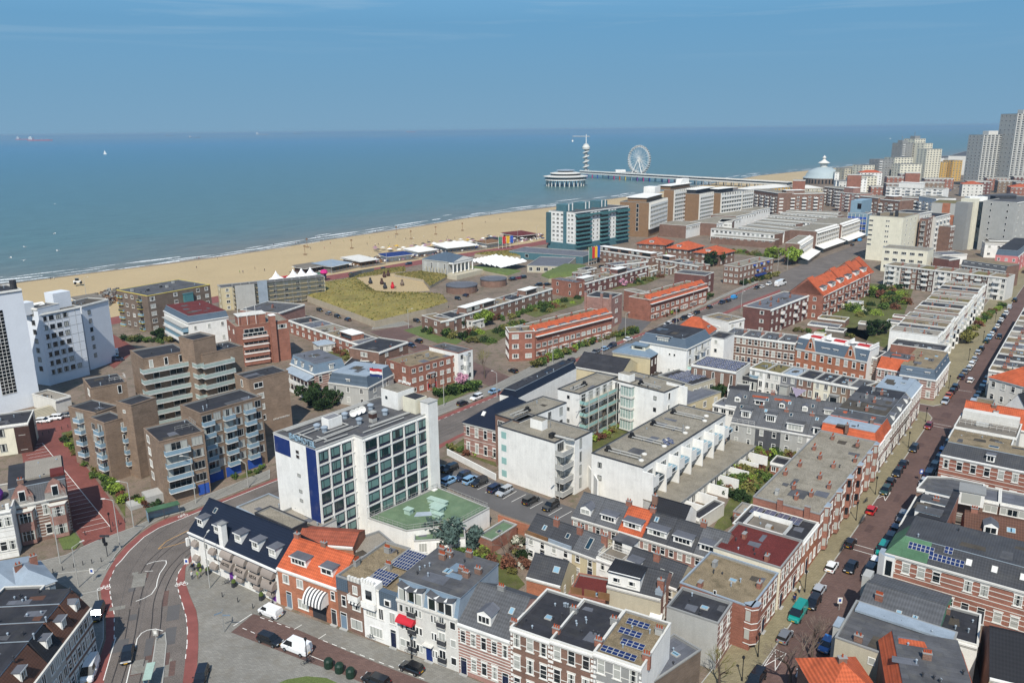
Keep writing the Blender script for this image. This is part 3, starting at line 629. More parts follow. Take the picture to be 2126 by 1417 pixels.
def bike_mark(c,rz,s):
 mb=MB()
 for k in(-.55,.55):
  for j in range(12):
   a0,a1=2*PI*j/12,2*PI*(j+1)/12
   mb.poly([(k+.42*math.cos(a0),.42*math.sin(a0),0),(k+.42*math.cos(a1),.42*math.sin(a1),0),(k+.32*math.cos(a1),.32*math.sin(a1),0),(k+.32*math.cos(a0),.32*math.sin(a0),0)],'paint')
 for p,q in(((-.55,0),(-.2,.6)),((-.2,.6),(.4,.6)),((.55,0),(.35,.85)),((-.2,.6),(.05,0)),((.05,0),(.4,.6)),((-.35,.75),(-.05,.75)),((.05,.0),(-.55,0)),((.2,.9),(.45,.85))):
  a,b=Vector(p),Vector(q);e=(b-a).normalized();n=Vector((-e.y,e.x))*.045;mb.poly([(*(a-n),.001),(*(b-n),.001),(*(b+n),.001),(*(a+n),.001)],'paint')
 o=struct('cycle_symbol',mb);p=G(c);o.location=(p.x,p.y,.026);o.rotation_euler=(0,0,rz);o.scale=(s,)*3
bike_mark((5,628,845),math.radians(15),1.2);bike_mark((5,1096,822),math.radians(15),1.2);bike_mark((5,1105,408),math.radians(35),1.1)
mb=MB()
TR=[[(5,700,1430),(5,775,1180),(5,800,1050),(5,825,900),(5,855,800),(5,905,700),(5,985,620),(5,1080,550),(5,1160,505),(0,470,1072),(0,600,1012),(2,1400,1190),(2,2126,868),(3,640,625),(3,1300,352),(3,2126,20)],[(5,870,1430),(5,925,1180),(5,945,1050),(5,955,930),(5,985,830),(5,1030,740),(5,1080,680),(5,1145,620),(0,470,1094),(0,600,1034),(2,1400,1240),(2,2126,898),(3,640,650),(3,1300,370),(3,2126,40)]]
def smooth(P,k=6):
 out=[]
 for i in range(len(P)-1):
  p0,p1,p2,p3=P[max(i-1,0)],P[i],P[i+1],P[min(i+2,len(P)-1)]
  for j in range(k):
   f=j/k;out.append(.5*((2*p1)+(p2-p0)*f+(2*p0-5*p1+4*p2-p3)*f*f+(3*p1-p0-3*p2+p3)*f**3))
 out.append(P[-1]);return out
for tr in TR:
 P=smooth([G(p)for p in tr])
 for off in(-.72,.72):
  Q=[]
  for i in range(len(P)):
   e=(P[min(i+1,len(P)-1)]-P[max(i-1,0)]).normalized();Q.append(P[i]+Vector((-e.y,e.x))*off)
  ribbon(mb,Q,.16,'rail',.02)
struct('tram_track',mb)
sheet('brick_street',[LS(-60,0),LS(600,3),LS(600,11),LS(-60,7.6)],'brick_road',.004)
raised('pavement',[LS(-60,0),LS(101,.6),LS(105,-1.2),LS(105,-5),LS(-60,-6)],'pavement_tan');raised('pavement',[LS(112,-8),LS(112,-1),LS(116,.9),LS(600,3),LS(600,-8)],'pavement_tan');raised('pavement',[LS(-60,7.6),LS(600,11),LS(600,16),LS(-60,12)],'pavement_tan')
sheet('side_street',[LS(101,2),LS(113,2),LS(113,-90),LS(101,-90)],'brick_road',.008)
sheet('side_street',[(2,860,410),(2,1040,380),(2,1190,360),(2,1290,420),(2,1150,470),(2,1480,570),(2,1700,655),(2,2000,780),(2,1850,860),(2,1200,560)],'brick_road',.007)
sheet('side_street',[(3,880,300),(3,1110,330),(3,1020,420),(3,840,400)],'asphalt_dark',.008)
sheet('square',[(5,1185,640),(6,120,960),(6,1180,1345),(6,1500,1490),(6,1500,1900),(5,1100,1900),(5,1175,1417),(5,1192,1330),(5,1199,1200),(5,1199,1060),(5,1187,980),(5,1152,900),(5,1117,800),(5,1122,720)],'plaza',.010)
sheet('side_street',[(5,1395,1110),(5,1530,1000),(6,0,1010),(6,230,1095),(6,500,1213),(6,820,1340),(6,1060,1430),(6,1200,1480),(6,1000,1560),(6,640,1425),(6,480,1355),(6,300,1293),(6,0,1178)],'brick_road',.018)
mb=MB();ribbon(mb,[(6,0,1020),(6,200,1090)],.12,'paint',.03,(1,.9));ribbon(mb,[(6,380,1160),(6,1010,1400)],.12,'paint',.03,(1,.9));ribbon(mb,[(6,205,1093),(6,252,1065)],.12,'paint',.03);ribbon(mb,[(6,352,1150),(6,398,1120)],.12,'paint',.03)
ribbon(mb,[(5,1410,1072),(5,1520,1000)],.14,'paint',.03);ribbon(mb,[(5,1465,1085),(5,1560,1125)],.12,'paint',.03,(1,.9));ribbon(mb,[(6,300,1250),(6,400,1290)],.1,'paint',.03)
for s_ in(12.5,14.7,94.5,96.8,133):ribbon(mb,[LS(s_,1.6),LS(s_,6)],.14,'paint',.03)
for s0 in(38.5,-32):ribbon(mb,[LS(s0,.3),LS(s0+5,.3),LS(s0+5,2),LS(s0,2)],.1,'paint',.03);ribbon(mb,[LS(s0,.3),LS(s0+5,2)],.1,'paint',.031);ribbon(mb,[LS(s0+5,.3),LS(s0,2)],.1,'paint',.032)
struct('road_marking',mb)
sheet('pavement_strip',[(5,700,660),(5,300,720),(5,250,760),(5,480,880),(5,605,860),(5,650,740)],'pavement_grey',.009)
raised('pavement',[(5,0,700),(5,215,690),(5,400,645),(5,500,595),(5,580,560),(5,800,480),(5,1180,310),(5,1629,130),(5,1629,183),(5,1165,366),(5,1000,412),(5,920,452),(5,840,507),(5,760,577),(5,700,645),(5,640,735),(5,520,740),(5,250,770),(5,0,790)],'pavement_grey',.12)
raised('pavement',[(5,490,880),(5,590,860),(5,600,930),(5,628,1000),(5,628,1150),(5,540,1417),(5,400,1417)],'pavement_grey',.12)
raised('pavement',[(2,1400,1000),(2,1850,830),(2,2126,690),(3,480,560),(3,830,430),(3,830,490),(3,500,622),(2,2126,778),(2,1800,908),(2,1400,1072)],'pavement_grey',.12)
raised('pavement',[(3,1130,380),(3,1340,270),(3,1950,0),(3,1960,18),(3,1620,160),(3,1300,310),(3,1150,370)],'pavement_grey',.12)
raised('pavement',[(2,880,390),(2,1100,370),(2,1180,350),(2,1130,330),(2,900,365)],'pavement_grey',.12)
sheet('red_street',[(15,280,60),(15,900,-40),(15,740,130),(15,600,200),(15,640,260),(15,900,580),(15,1060,800),(15,1228,1050),(15,1228,1160),(15,830,1300),(15,740,1130),(15,600,1000),(15,300,900),(15,200,300)],'red_paving',.006)
sheet('red_street',[(1,740,340),(1,1080,545),(1,900,700),(1,600,500),(1,560,200),(1,740,300)],'red_paving',.006)
mb=MB()
BL=[G((15,415,280)),G((15,1085,1105))];e=(BL[1]-BL[0]).normalized();n_=Vector((e.y,-e.x));L_=(BL[1]-BL[0]).length
ribbon(mb,BL,.14,'paint',.02)
k=0
while k<L_:ribbon(mb,[BL[0]+e*k,BL[0]+e*k+n_*5-e*.8],.11,'paint',.021);k+=2.5
struct('bay_marking',mb)
sheet('car_park',[(16,-120,980),(16,50,925),(16,345,1045),(16,1000,1270),(16,860,1417),(16,640,1360),(16,380,1270),(16,0,1090),(16,-150,1020)],'asphalt_dark',.006)
mb=MB()
for a_,b_ in(((16,40,1010),(16,80,990)),((16,205,1100),(16,300,1055)),((16,385,1165),(16,480,1110)),((16,445,1185),(16,545,1133)),((16,575,1232),(16,668,1182)),((16,705,1280),(16,800,1225)),((16,770,1303),(16,868,1250)),((16,260,1122),(16,345,1080))):
 ribbon(mb,[a_,b_],.12,'paint',.02)
struct('bay_marking',mb)
for nm,pts,mat in(('garden_ground',[(3,2050,1150),(7,1180,560),(7,1480,380),(4,250,1380),(4,-20,1180)],'garden'),('garden_ground',[(4,640,380),(4,1080,560),(4,1260,60),(4,900,30),(4,500,260)],'garden'),('garden_ground',[(3,190,700),(3,900,400),(3,1000,420),(3,240,720)],'garden'),('garden_ground',[(6,1100,560),(6,1450,640),(6,1600,820),(6,1500,900),(6,1180,600)],'garden'),('garden_ground',[(3,640,1400),(3,640,1150),(3,860,1080),(3,1000,1150)],'garden'),('garden_ground',[(15,600,180),(15,740,150),(15,1000,600),(15,1228,700),(15,1228,1010),(15,1100,800),(15,900,540),(15,700,300)],'garden'),('garden_ground',[(2,1130,400),(2,1280,360),(2,1600,480),(2,1500,540)],'lawn'),('garden_ground',[(2,1380,980),(2,1500,800),(2,1740,790),(2,1730,850),(2,1420,990)],'lawn'),('garden_ground',[(16,0,820),(16,170,700),(16,340,900),(16,345,940),(16,60,830)],'garden'),('flower_bed',[(4,650,450),(4,880,490),(4,940,380),(4,720,380)],'soil'),('grass_mound',[(6,110,1417),(6,160,1395),(6,280,1375),(6,400,1385),(6,470,1417),(6,470,1500),(6,100,1500)],'lawn')):
 sheet(nm,pts,mat,.016)
sheet('promenade',[p+Vector((3,-3))*0 for p in PROM[3:12]]+[PROM[i]+Vector((11,-8))for i in range(11,2,-1)],'cycle_red',.004)
# ------------------------------------------------------------------ houses along the square, bottom of the picture
V=Vector
RP=[V((-62.2,137.6)),V((-41.1,123.2)),V((-29.3,116.4)),V((-24.6,113.7)),V((-18.5,110.2)),V((-8.6,104.5)),V((-.7,99.9)),V((4.9,96.6)),V((10.6,93.4)),V((16.6,89.9))]
GR='terraced houses facing the square'
S=building('hotel','white hotel with navy tiled roof, grey awnings and HOTEL BELLA VISTA lettering','hotel',RP[0],RP[1],d=10.5,h=6.6,wall='white',roof='gx',rm='tile_navy',rh=4.8,wallm={1:'charcoal'},ov=.4,F=[(3,2,1.3,1.3,'two',{'x':(.03,.38)}),(5,1,1.9,1.5,'two',{'x':(.42,1),'fh':3.2,'sill':.7,'z':3.1}),(5,1,1.6,1.5,'three',{'x':(.42,1),'fh':3,'door':(0,4),'dc':'purple'})],L=(2,2,1.0,1.3,'two'),dorm=[(.09,1.7,1.3,{'y':1.2,'z':8.1}),(.29,1.7,1.3,{'y':1.2,'z':8.1}),(.53,1.9,1.4,{'y':1.2,'z':8.1}),(.72,1.9,1.4,{'y':1.2,'z':8.1}),(.9,1.9,1.4,{'y':1.2,'z':8.1})],sky=[(.14,.75)])
r=S['root'];w=S['w']
MB().box(-.55,.55,-.35,.75,-3.5,4.4,'white').box(-.65,.65,-.45,.85,4.4,4.55,'grey').build('chimney',r,(w*.405,0.2,6.6))
def awning(root,x,z,w_,d_=1.0,h_=1.1,mat='awning',n=5,y=0,ang=0,name='awning',label=None):
 mb=MB();k=6
 for i in range(k):
  a0,a1=PI/2*i/k,PI/2*(i+1)/k
  p=lambda a:(-math.sin(a)*d_,h_*math.cos(a)-h_*.15)
  (ya,za),(yb,zb)=p(a0),p(a1)
  st=max(1,int(w_/.35))if mat=='stripe' else 1
  for j in range(st):
   x0,x1=-w_/2+w_*j/st,-w_/2+w_*(j+1)/st
   mb.poly([(x0,ya,za),(x0,yb,zb),(x1,yb,zb),(x1,ya,za)],(('white','darkgrey')[j%2])if mat=='stripe' else mat)
 for sx_ in(-w_/2,w_/2):mb.poly([(sx_,0,h_*.85)]+[(sx_,-math.sin(PI/2*i/k)*d_,h_*math.cos(PI/2*i/k)-h_*.15)for i in range(1,k+1)]+[(sx_,0,-h_*.15)],'white' if mat=='stripe' else mat)
 return mb.build(name,root,(x,y,z),ang,label)
mk('awning','8b8178',var=.08,rough=.9);mk('awning_red','b52733',var=.08);mk('awning_yellow','caa02c',var=.06)
for fx,z,ww in((.09,4.6,1.5),(.09,1.6,1.5),(.3,4.6,1.6),(.3,1.6,1.9),(.6,1.5,1.7),(.79,1.5,1.7),(.93,1.5,1.6)):awning(r,w*fx,z,ww,.9,.9)
for i in range(4):awning(r,w*(.475+i*.149),5.3,3.0,1.1,1.2);
for i,tx in enumerate(('HOTEL','BELLA','VISTA','')):
 a=awning(r,w*(.475+i*.149),3.1,3.0,1.25,1.5)
 if tx:q=lettering(a,tx,.75,'black',(0,-1.02,.78),rx=math.radians(48));q.name='lettering'
lettering(r,'Bella Vista',.6,'black',(w*.335,-.06,3.2))
MB().box(-.02,.4,-.5,0,0,1.6,'white').build('hanging_sign',r,(.2,-.4,4.0))
for fx in(.15,.25,.55,.85):MB().box(-.3,.3,-.35,.35,0,.8,'charcoal').lathe([(.05,.8),(.45,1.0),(.3,1.5),(0,1.6)],'leaf',8).build('planter',r,(w*fx,-1.0,0))
S=building('annex','low flat-roofed annex with gravel roof behind the navy-tiled hotel','building',V((-49.5,142.5)),V((-40.5,135.5)),d=9,h=6.2,wall='offwhite',rm='gravel_light',corn='grey',R=(2,1,1.4,1.2,'two',{'z':3,'fh':3}),sky=[(.4,.5)])
S=building('annex','pitched navy roof wing with small terrace squeezed against the tall white hotel','building',V((-50.5,141.4)),V((-41.5,134.6)),d=3.6,h=8.4,wall='charcoal',rm='gravel',corn='charcoal')
S=building('annex','wide gravel-roofed hall beside the tram road behind the hotel gable','building',V((-58,152)),V((-46,142.5)),d=8,h=4.4,wall='offwhite',rm='gravel_light',corn='zinc',F=(3,1,1.4,1.2,'two'))
S=building('row_house','orange brick house with bright orange tiled roof and striped round awning','house',RP[1],RP[2],d=9.4,h=7.3,wall='orange_brick',roof='gx',rm='tile_orange',rh=3.6,group=GR,inz=4.6,F=[(2,1,1.5,1.7,'two',{'x':(.02,.5),'z':4.0,'fh':3.0}),(1,1,2.4,1.8,'three',{'x':(.3,.52),'fh':3.3,'sill':.8}),(1,1,.9,1.7,'sash',{'x':(.86,.99),'z':4,'fh':3})],dorm=[(.3,3.6,1.3,{'y':1.1,'z':8.2,'st':'four'}),(.77,2.7,1.3,{'y':1.1,'z':8.2})],chim=[(.04,.5,1,'red',10.6),(.5,.5,2,'brown',10.6)])
r=S['root'];w=S['w'];awning(r,w*.69,3.9,4.2,1.9,2.2,'stripe')
MB().box(-1.5,1.5,-.1,.0,0,2.7,'charcoal').box(-1.7,1.7,-.06,0,2.7,2.95,'white').build('garage_door',r,(w*.68,0,.1));door(r,(0,0),0,w*.17,1.1,2.5,'bluegrey');door(r,(0,0),0,w*.92,1.0,2.3,'charcoal')
building('shed','low building with corrugated orange roof behind the orange house','building',V((-40.5,133)),V((-29.5,131.2)),d=6.5,h=6.5,wall='orange_brick',roof='gx',rm='tile_red',rh=1.2)
building('annex','flat concrete-roofed annex between the orange roof and the green roof terrace','building',V((-31.5,127)),V((-22,134)),d=7,h=5.2,wall='offwhite',rm='gravel_light',corn='grey',sky=[(.4,.5)])
S=building('row_house','narrow brick house with slate hood and small battlement, beside the orange house','house',RP[2],RP[3],d=13,h=9.6,wall='brown',rm='gravel_brown',group=GR,corn='grey',F=[(1,1,1.0,2.0,'sash',{'x':(.08,.42),'z':3.8,'fh':3}),(1,1,1.7,1.9,'three',{'x':(.5,.98),'z':3.8,'fh':3}),(1,1,1.0,1.5,'two',{'x':(.55,.9),'z':6.9,'fh':2.4}),(1,1,2.4,1.9,'plain',{'x':(.42,.98),'fh':3.2})],chim=[(.45,.8,5,'grey'),(.1,.35,4,'grey',9.3,1)])
r=S['root'];w=S['w'];door(r,(0,0),0,w*.2,1.2,2.4,'bluegrey')
MB().box(0,w*.45,-.12,.6,7.2,9.5,'slate').build('slate_hood',r);balcony(r,(0,0),0,w*.72,6.6,2.2,.8,'white','white',.8)
for k in range(4):MB().box(-.25,.25,-.1,.35,0,.7,'offwhite').build('battlement',r,(w*.5+k*.65,0,9.6))
awning(r,w*.72,5.9,2.1,.7,.5,'stripe')
S=building('row_house','white plastered house with little castle turret and slate hood','house',RP[3],RP[4],d=13,h=9.4,wall='white',rm='gravel_brown',group=GR,corn='white',csides=(),F=[(1,1,2.2,2.1,'four',{'x':(.05,.42),'z':3.8,'fh':3}),(1,1,1.1,2.1,'two',{'x':(.45,.6),'z':3.8,'fh':3}),(1,1,1.2,2.1,'two',{'x':(.72,.97),'z':3.8,'fh':3}),(1,1,2.6,1.8,'four',{'x':(.1,.6),'fh':3.2})],sky=[(.3,.85,1.6,1.1)],chim=[(.05,.5,4,'grey')])
r=S['root'];w=S['w'];door(r,(0,0),0,w*.85,1.0,2.6,'navydark')
MB().box(0,w*.42,-.2,1.6,6.2,10.2,'white').box(w*.12,w*.3,-.24,-.2,7.4,9.0,'glass_dark').build('turret',r)
for k in range(5):MB().box(-.2,.2,-.25,.15,0,.6,'white').build('battlement',r,(.2+k*.55,0,10.2))
MB().box(w*.5,w,-.1,.9,7.0,9.6,'slate').box(w*.66,w*.84,-.3,0,7.4,8.5,'white').box(w*.69,w*.81,-.33,-.3,7.55,8.35,'glass_dark').build('slate_hood',r);balcony(r,(0,0),0,w*.22,6.1,2.8,.7,'white','white',.9)
solar(r,-.4,1.6,9.5,4,2,.0,.08);solar(r,.3,7.0,9.5,4,3,0,.08)
S=building('apartment_block','light grey four-storey apartment house with curved dormer tops and red awning','apartments',RP[4],RP[5],d=12,h=9.3,wall='offwhite',roof='man',rm='bluegrey',rh=3.1,inz=[.9,0,0,0],wallm={1:'zinc','top':'bitumen'},group=GR,corn='lightgrey',F=[(2,3,1.3,1.4,'plain',{'x':(.02,.22)}),(2,3,.95,1.4,'plain',{'x':(.3,.42)}),(2,3,.95,1.4,'plain',{'x':(.56,.66)}),(1,3,1.1,1.4,'plain',{'x':(.86,.98)})],sky=[(.5,.5,1.3,1.3)],chim=[(.15,.85,3,'brown'),(.25,.72,4,'brown'),(.3,.82,2,'brown'),(.55,.95,3,'brown'),(.7,.55,3,'brown',12.4),(.8,.5,3,'brown'),(.9,.65,2,'brown')],vents=4)
r=S['root'];w=S['w']
for cx in(.25,.74):
 for f in range(3):
  balcony(r,(0,0),0,w*cx,.4+f*3.1+.4,1.5,.45,'charcoal','lightgrey',.9);window(r,(0,0),0,w*cx,f*3.1+.9,1.3,2.0,'two')
 dd_=MB();dd_.box(-2.3,-.7,-.25,.9,0,2.3,'white').box(.7,2.3,-.25,.9,0,2.3,'white').box(-.7,.7,.1,.9,0,2.0,'lightgrey').box(-2.1,-.95,-.29,-.25,.2,2.0,'glass').box(.95,2.1,-.29,-.25,.2,2.0,'glass').box(-.5,.5,.06,.1,.1,1.8,'glass_dark')
 for k in range(8):
  t0,t1=-1+k/4,-1+(k+1)/4;f_=lambda t_:2.35+.3*math.cos(t_*PI/2)*(-1)+.3*abs(t_);dd_.poly([(t0*2.45,-.45,f_(t0)),(t1*2.45,-.45,f_(t1)),(t1*2.45,1.0,f_(t1)+.15),(t0*2.45,1.0,f_(t0)+.15)],'darkgrey')
 dd_.build('dormer',r,(w*cx,0,9.4))
awning(r,w*.17,6.0,3.2,1.2,.8,'awning_red');door(r,(0,0),0,w*.52,1.2,2.4,'navy')
MB().box(-.9,.9,-.8,0,0,.15,'offwhite').build('door_canopy',r,(w*.52,0,3.0))
S=building('row_house','white and brown striped brick house under a dark hipped tile roof','house',RP[5],RP[6],d=12,h=8.7,wall='pinkbrick',roof='gx',rm='tile_grey',rh=3.6,bands=16,group=GR,F=[(5,2,1.0,2.2,'stone',{'door':(0,4),'dc':'navydark'})],dorm=[(.45,2.4,1.6,{'gable':True,'y':.9,'z':9.2,'st':'three'})],chim=[(.45,.5,3,'grey',11.8),(.98,.12,3,'brown',10)],sky=[(.8,.6)])
RM='brown'
for i,(lab,wl,rmm)in enumerate((('brown brick house with white quoins, wide black roof with two skylights','brown','bitumen_dark'),('brown brick house with pale band, plain black roof with chimney by the solar roof','brown','bitumen_dark'),('grey-fronted house whose gravel roof carries nine blue solar panels','grey','gravel_brown'))):
 S=building('row_house',lab,'house',RP[6+i],RP[7+i],d=11.3,h=11.0+.25*i,wall=wl,rm=rmm,group=GR,bands=3,wallm={1:'white'},F=[(3,3,1.15,2.3,'stone',{'door':(1,)if i else()})],chim=[(.97,.2,3,'red'),(.97,.7,2,'grey')][:2 if i<2 else 1]+([(.9,.75,3,'lightgrey')]if i==2 else[]),sky=[(.55,.45,1.1,1.0)]if i==0 else[],vents=5 if i<2 else 0)
 r=S['root'];w=S['w']
 q=MB()
 for x_ in(.05,w-.35):
  for k in range(14):q.box(x_,x_+(.3 if k%2 else.42),-.06,-.001,k*.75,k*.75+.4,'white')
 q.build('quoins',r)
 if i==2:
  for(x_,y_,n_)in((1.2,8.4,2),(1.0,5.9,2),(2.3,3.6,2),(.5,.9,3)):
   q=solar(r,x_,y_,11.35,n_,1,0,.12,1.65,1.2);
S=building('shed','long low shed with dark grey felt roof and one skylight, beside the solar-panel house','shed',G((7,850,1417),6),G((7,1150,1215),6),d=5,h=6,wall='greybrown',rm='bitumen_grey',corn='grey',sky=[(.7,.4)])
S=building('row_house','black-roofed end house with blank grey concrete side wall','house',G((20,555,800),8.2),G((20,700,585),8.2),d=8.2,h=8.2,wall='pinkbrick',rm='bitumen_dark',corn='grey',wallm={3:'lightgrey'},bands=8,F=(2,2,1.0,2.0,'stone'),sky=[(.5,.4)],vents=2)
# ------------------------------------------------------------------ left side of the long brick street
GL='houses along the left of the long brick street'
def lh(label,s0,s1,h,d=11,q=-3.0,cat='house',**k):
 k.setdefault('group',GL);return building(k.pop('kind','row_house'),label,cat,LS(s0,q),LS(s1,q),d=d,h=h,**k)
S=lh('red and white banded corner house with gravel roof and angled corner bay',-30,-17.8,7.9,12,wall='deepred',rm='gravel_brown',corn='zinc',bands=6,bsides=(0,),L=(1,1,.5,.8,'plain',{'z':4}),F=[(5,2,1.1,2.2,'stone',{'door':(2,)})],chim=[(.55,.1,1,'red'),(.7,.8,0,'grey'),(.1,.75,0,'red')],sky=[(.5,.45)])
q=MB();P_=[(-.2,1.4),(-.9,.9),(-.9,-.2),(-.1,-.9),(1.2,-.9),(1.4,0)];q.prism(P_,1.2,8.0,'deepred','zinc',True)
for z_ in(1.3,3.9,5.0,7.4):q.prism(inset(P_,-.05),z_,z_+.18,'white')
q.box(-.95,-.9,.0,.8,2.2,3.8,'glass').box(-.95,-.9,.0,.8,5.4,7.2,'glass').build('corner_bay',S['root'],(.8,0,0))
S=lh('house with oxblood red roof and plain cream side wall',-16.5,-5,8.2,12,wall='deepred',rm='redroof',corn='grey',wallm={3:'cream'},bands=6,F=[(5,2,1.1,2.2,'stone',{'door':(0,3)})],chim=[(.15,.25,1,'red'),(.6,.75,0,'red')],vents=3)
S=lh('house topped by a white-fenced roof terrace and tilted solar panels',-5,4.6,7.6,13,wall='orange_brick',rm='bitumen_dark',F=[(4,2,1.2,1.9,'two',{'door':(1,)})],corn='white')
r=S['root'];f_=MB();f_.prism([(-.2,3.6),(5.6,3.6),(5.6,11),(-.2,11)],7.4,8.5,'white');f_.build('terrace_fence',r);MB().box(0,5.4,3.8,10.8,7.3,7.5,'woodgrey').build('terrace_deck',r)
for k in range(4):solar(r,6.0,2.6+k*2.5,7.7,3,1,PI/2*0,.0,1.0,2.1)
MB().box(-.6,.6,-.5,.5,0,.5,'lightgrey').box(-.2,.2,-.9,-.6,0,.45,'wood').build('terrace_table',r,(2.4,7,7.5))
S=lh('long three-storey red brick block with wide gravel roof and rows of chimneys',5,49.2,9.2,12.9,kind='apartment_block',cat='apartments',wall='red',rm='gravel',corn='grey',F=[(14,3,1.5,1.6,'two',{'door':(1,4,8,11),'dc':'charcoal'})],L=None,bay_=[(x_,.8,2.2,2.2,3,0,'red')for x_ in(.09,.27,.45,.63,.81,.95)],chim=[(.1,.45,3),(.1,.75,0,'lightgrey'),(.17,.3,2),(.2,.6,4),(.3,.16,4),(.33,.88,3),(.38,.38,2),(.47,.8,3),(.55,.33,2),(.62,.62,4),(.68,.1,3),(.72,.82,4),(.9,.25,3),(.92,.7,4)])
r=S['root']
for y_ in(2.3,7.5):MB().box(-.5,0,-.5,.5,-6,1.0,'red').box(-.55,.05,-.55,.55,1,1.1,'grey').build('chimney',r,(0,y_,9.2))
S=lh('house with steep orange tiled front and pale zinc top, first beyond the long flat block',49.6,56.5,7.6,13,wall='pinkbrick',roof='man',rm='tile_orange',rh=3.0,inz=[1.2,0,0,1.8],wallm={'top':'zinc'},bands=7,F=[(4,2,1.1,2.1,'stone',{'door':(2,)})],chim=[(.1,.55,1,'brown')])
S=lh('house with orange tile edges around a dark flat roof, second beyond the long flat block',56.5,63.5,8.0,13,wall='pinkbrick',roof='man',rm='tile_orange',rh=2.6,inz=[1.2,0,0,1.5],wallm={'top':'bitumen'},bands=7,F=[(4,2,1.1,2.1,'stone',{'door':(2,)})],chim=[(.1,.25,1,'brown')])
for i,(s0,s1,wl,rmm,lab)in enumerate(((63.5,71,'brown','bitumen_brown','brown brick house with white front dormer and two chimneys on brownish roof'),(71,79,'brown','bitumen','brown brick house with white gable dormer and grey roof'),(79,86,'greybrown','bitumen_dark','narrow brick house with black roof next to the zinc-roofed corner house'))):
 S=lh(lab,s0,s1,8.8,12.5,wall=wl,roof='man',rm='tile_grey',rh=2.0,inz=[1.6,0,0,0],wallm={'top':rmm},bands=7,F=[(3,2,1.2,2.2,'stone',{'door':(1,)})],dorm=[(.5,1.7,1.5,{'y':.3,'z':9})],chim=[(.2,.5,2,'red'),(.5,.7,1,'grey')],sky=[(.7,.5)])
S=lh('corner house with wide pale zinc roof by the side street',86,100.5,9.4,9,wall='pinkbrick',roof='man',rm='zinc',rh=1.6,inz=[1.6,1.2,0,0],wallm={'top':'zinc',3:'lightgrey'},bands=8,F=[(6,2,1.2,2.2,'stone',{'door':(1,4)})],L=[(2,1,1.3,1.6,'two',{'z':5,'fh':3})],sky=[(.5,.4)])
S=building('row_house','grey rear extension with washing line, behind the zinc-roofed corner house','house',G((23,1590,500),9),G((23,1810,560),9),d=9,h=9,wall='lightgrey',rm='bitumen_brown',F=(2,1,1.3,1.7,'two',{'z':5,'fh':3.4}),vents=2)
S=lh('slate mansard corner house with striped brick walls opposite the zinc-roofed corner',117,141,6.6,10,q=-2,wall='pinkbrick',roof='man',rm='slate',rh=2.8,inz=[1.0,0,0,1.2],wallm={'top':'gravel_brown'},bands=8,bsides=(0,3),corn='white',csides=(0,3),F=[(9,2,1.0,1.9,'stone',{'door':(2,6)})],L=[(3,2,1.2,1.9,'stone')],dorm=[(.12,1.3,1.5),(.3,1.3,1.5),(.5,1.3,1.5),(.7,1.3,1.5),(.9,1.3,1.5),(.25,1.3,1.5,{'side':3}),(.75,1.3,1.5,{'side':3})],chim=[(.6,.7,3)],sky=[(.5,.5,1.5,1.1),(.7,.3,1.3,1)])
S=building('row_house','striped brick house with bright orange hipped roof on the side street','house',G((17,600,860),6.6),G((17,950,920),6.6),d=9,h=6.6,wall='pinkbrick',roof='man',rm='tile_orange',rh=3.4,inz=[2.6,1.8,.6,.4],wallm={'top':'bitumen'},bands=8,F=[(5,2,1.0,1.8,'stone')],chim=[(.9,.5,2,'red')])
S=building('row_house','narrow striped brick house with dark flat roof left of the orange hipped roof','house',G((17,490,740),9),G((17,610,760),9),d=9,h=9,wall='brown',rm='bitumen_dark',bands=12,F=[(1,3,1.0,1.7,'stone')])
S=lh('tall red brick end wall with dark flat roof and four white roof hatches',141.5,150,9.6,16,q=-4,wall='red',rm='bitumen_dark',F=[(4,3,1.2,1.9,'stone')],sky=[(.3,.3,1.2,1.2),(.4,.55,1.2,1.2),(.3,.85,1.2,1.2)])
cols=['white','offwhite','pinkbrick','white','brown','offwhite','white','pinkbrick','cream','white','brown','offwhite','white','pinkbrick','white','cream','offwhite','white','brown','white']
rms=['gravel_light','bitumen_dark','gravel_brown','gravel','bitumen','gravel_brown','bitumen_dark','gravel','moss','gravel_light']
s_=150
for i in range(14):
 w_=8.2;hh=(12.2,11.5,11.8,12.4,11.2,12)[i%6]
 lh('%s tall terraced house with %s, %s beyond the red brick end wall'%({'white':'white','offwhite':'off-white','pinkbrick':'pinkish brick','brown':'brown brick','cream':'cream'}[cols[i]],'dark roof' if 'dark' in rms[i%10]or rms[i%10]=='bitumen' else 'gravel roof',ORD[i]),s_,s_+w_,hh,15,q=-7.5,wall=cols[i],rm=rms[i%10],corn='white',wallm={3:'brown' if i else 'white'},F=[(3,3,1.2,2.1,'stone')],chim=[(.15,.3,3),(.15,.7,3)],sky=[(.6,.4)],bay_=[(.3,.5,2.6,2.4,2,0,'white')],group='tall terraced houses with front gardens')
 s_+=w_
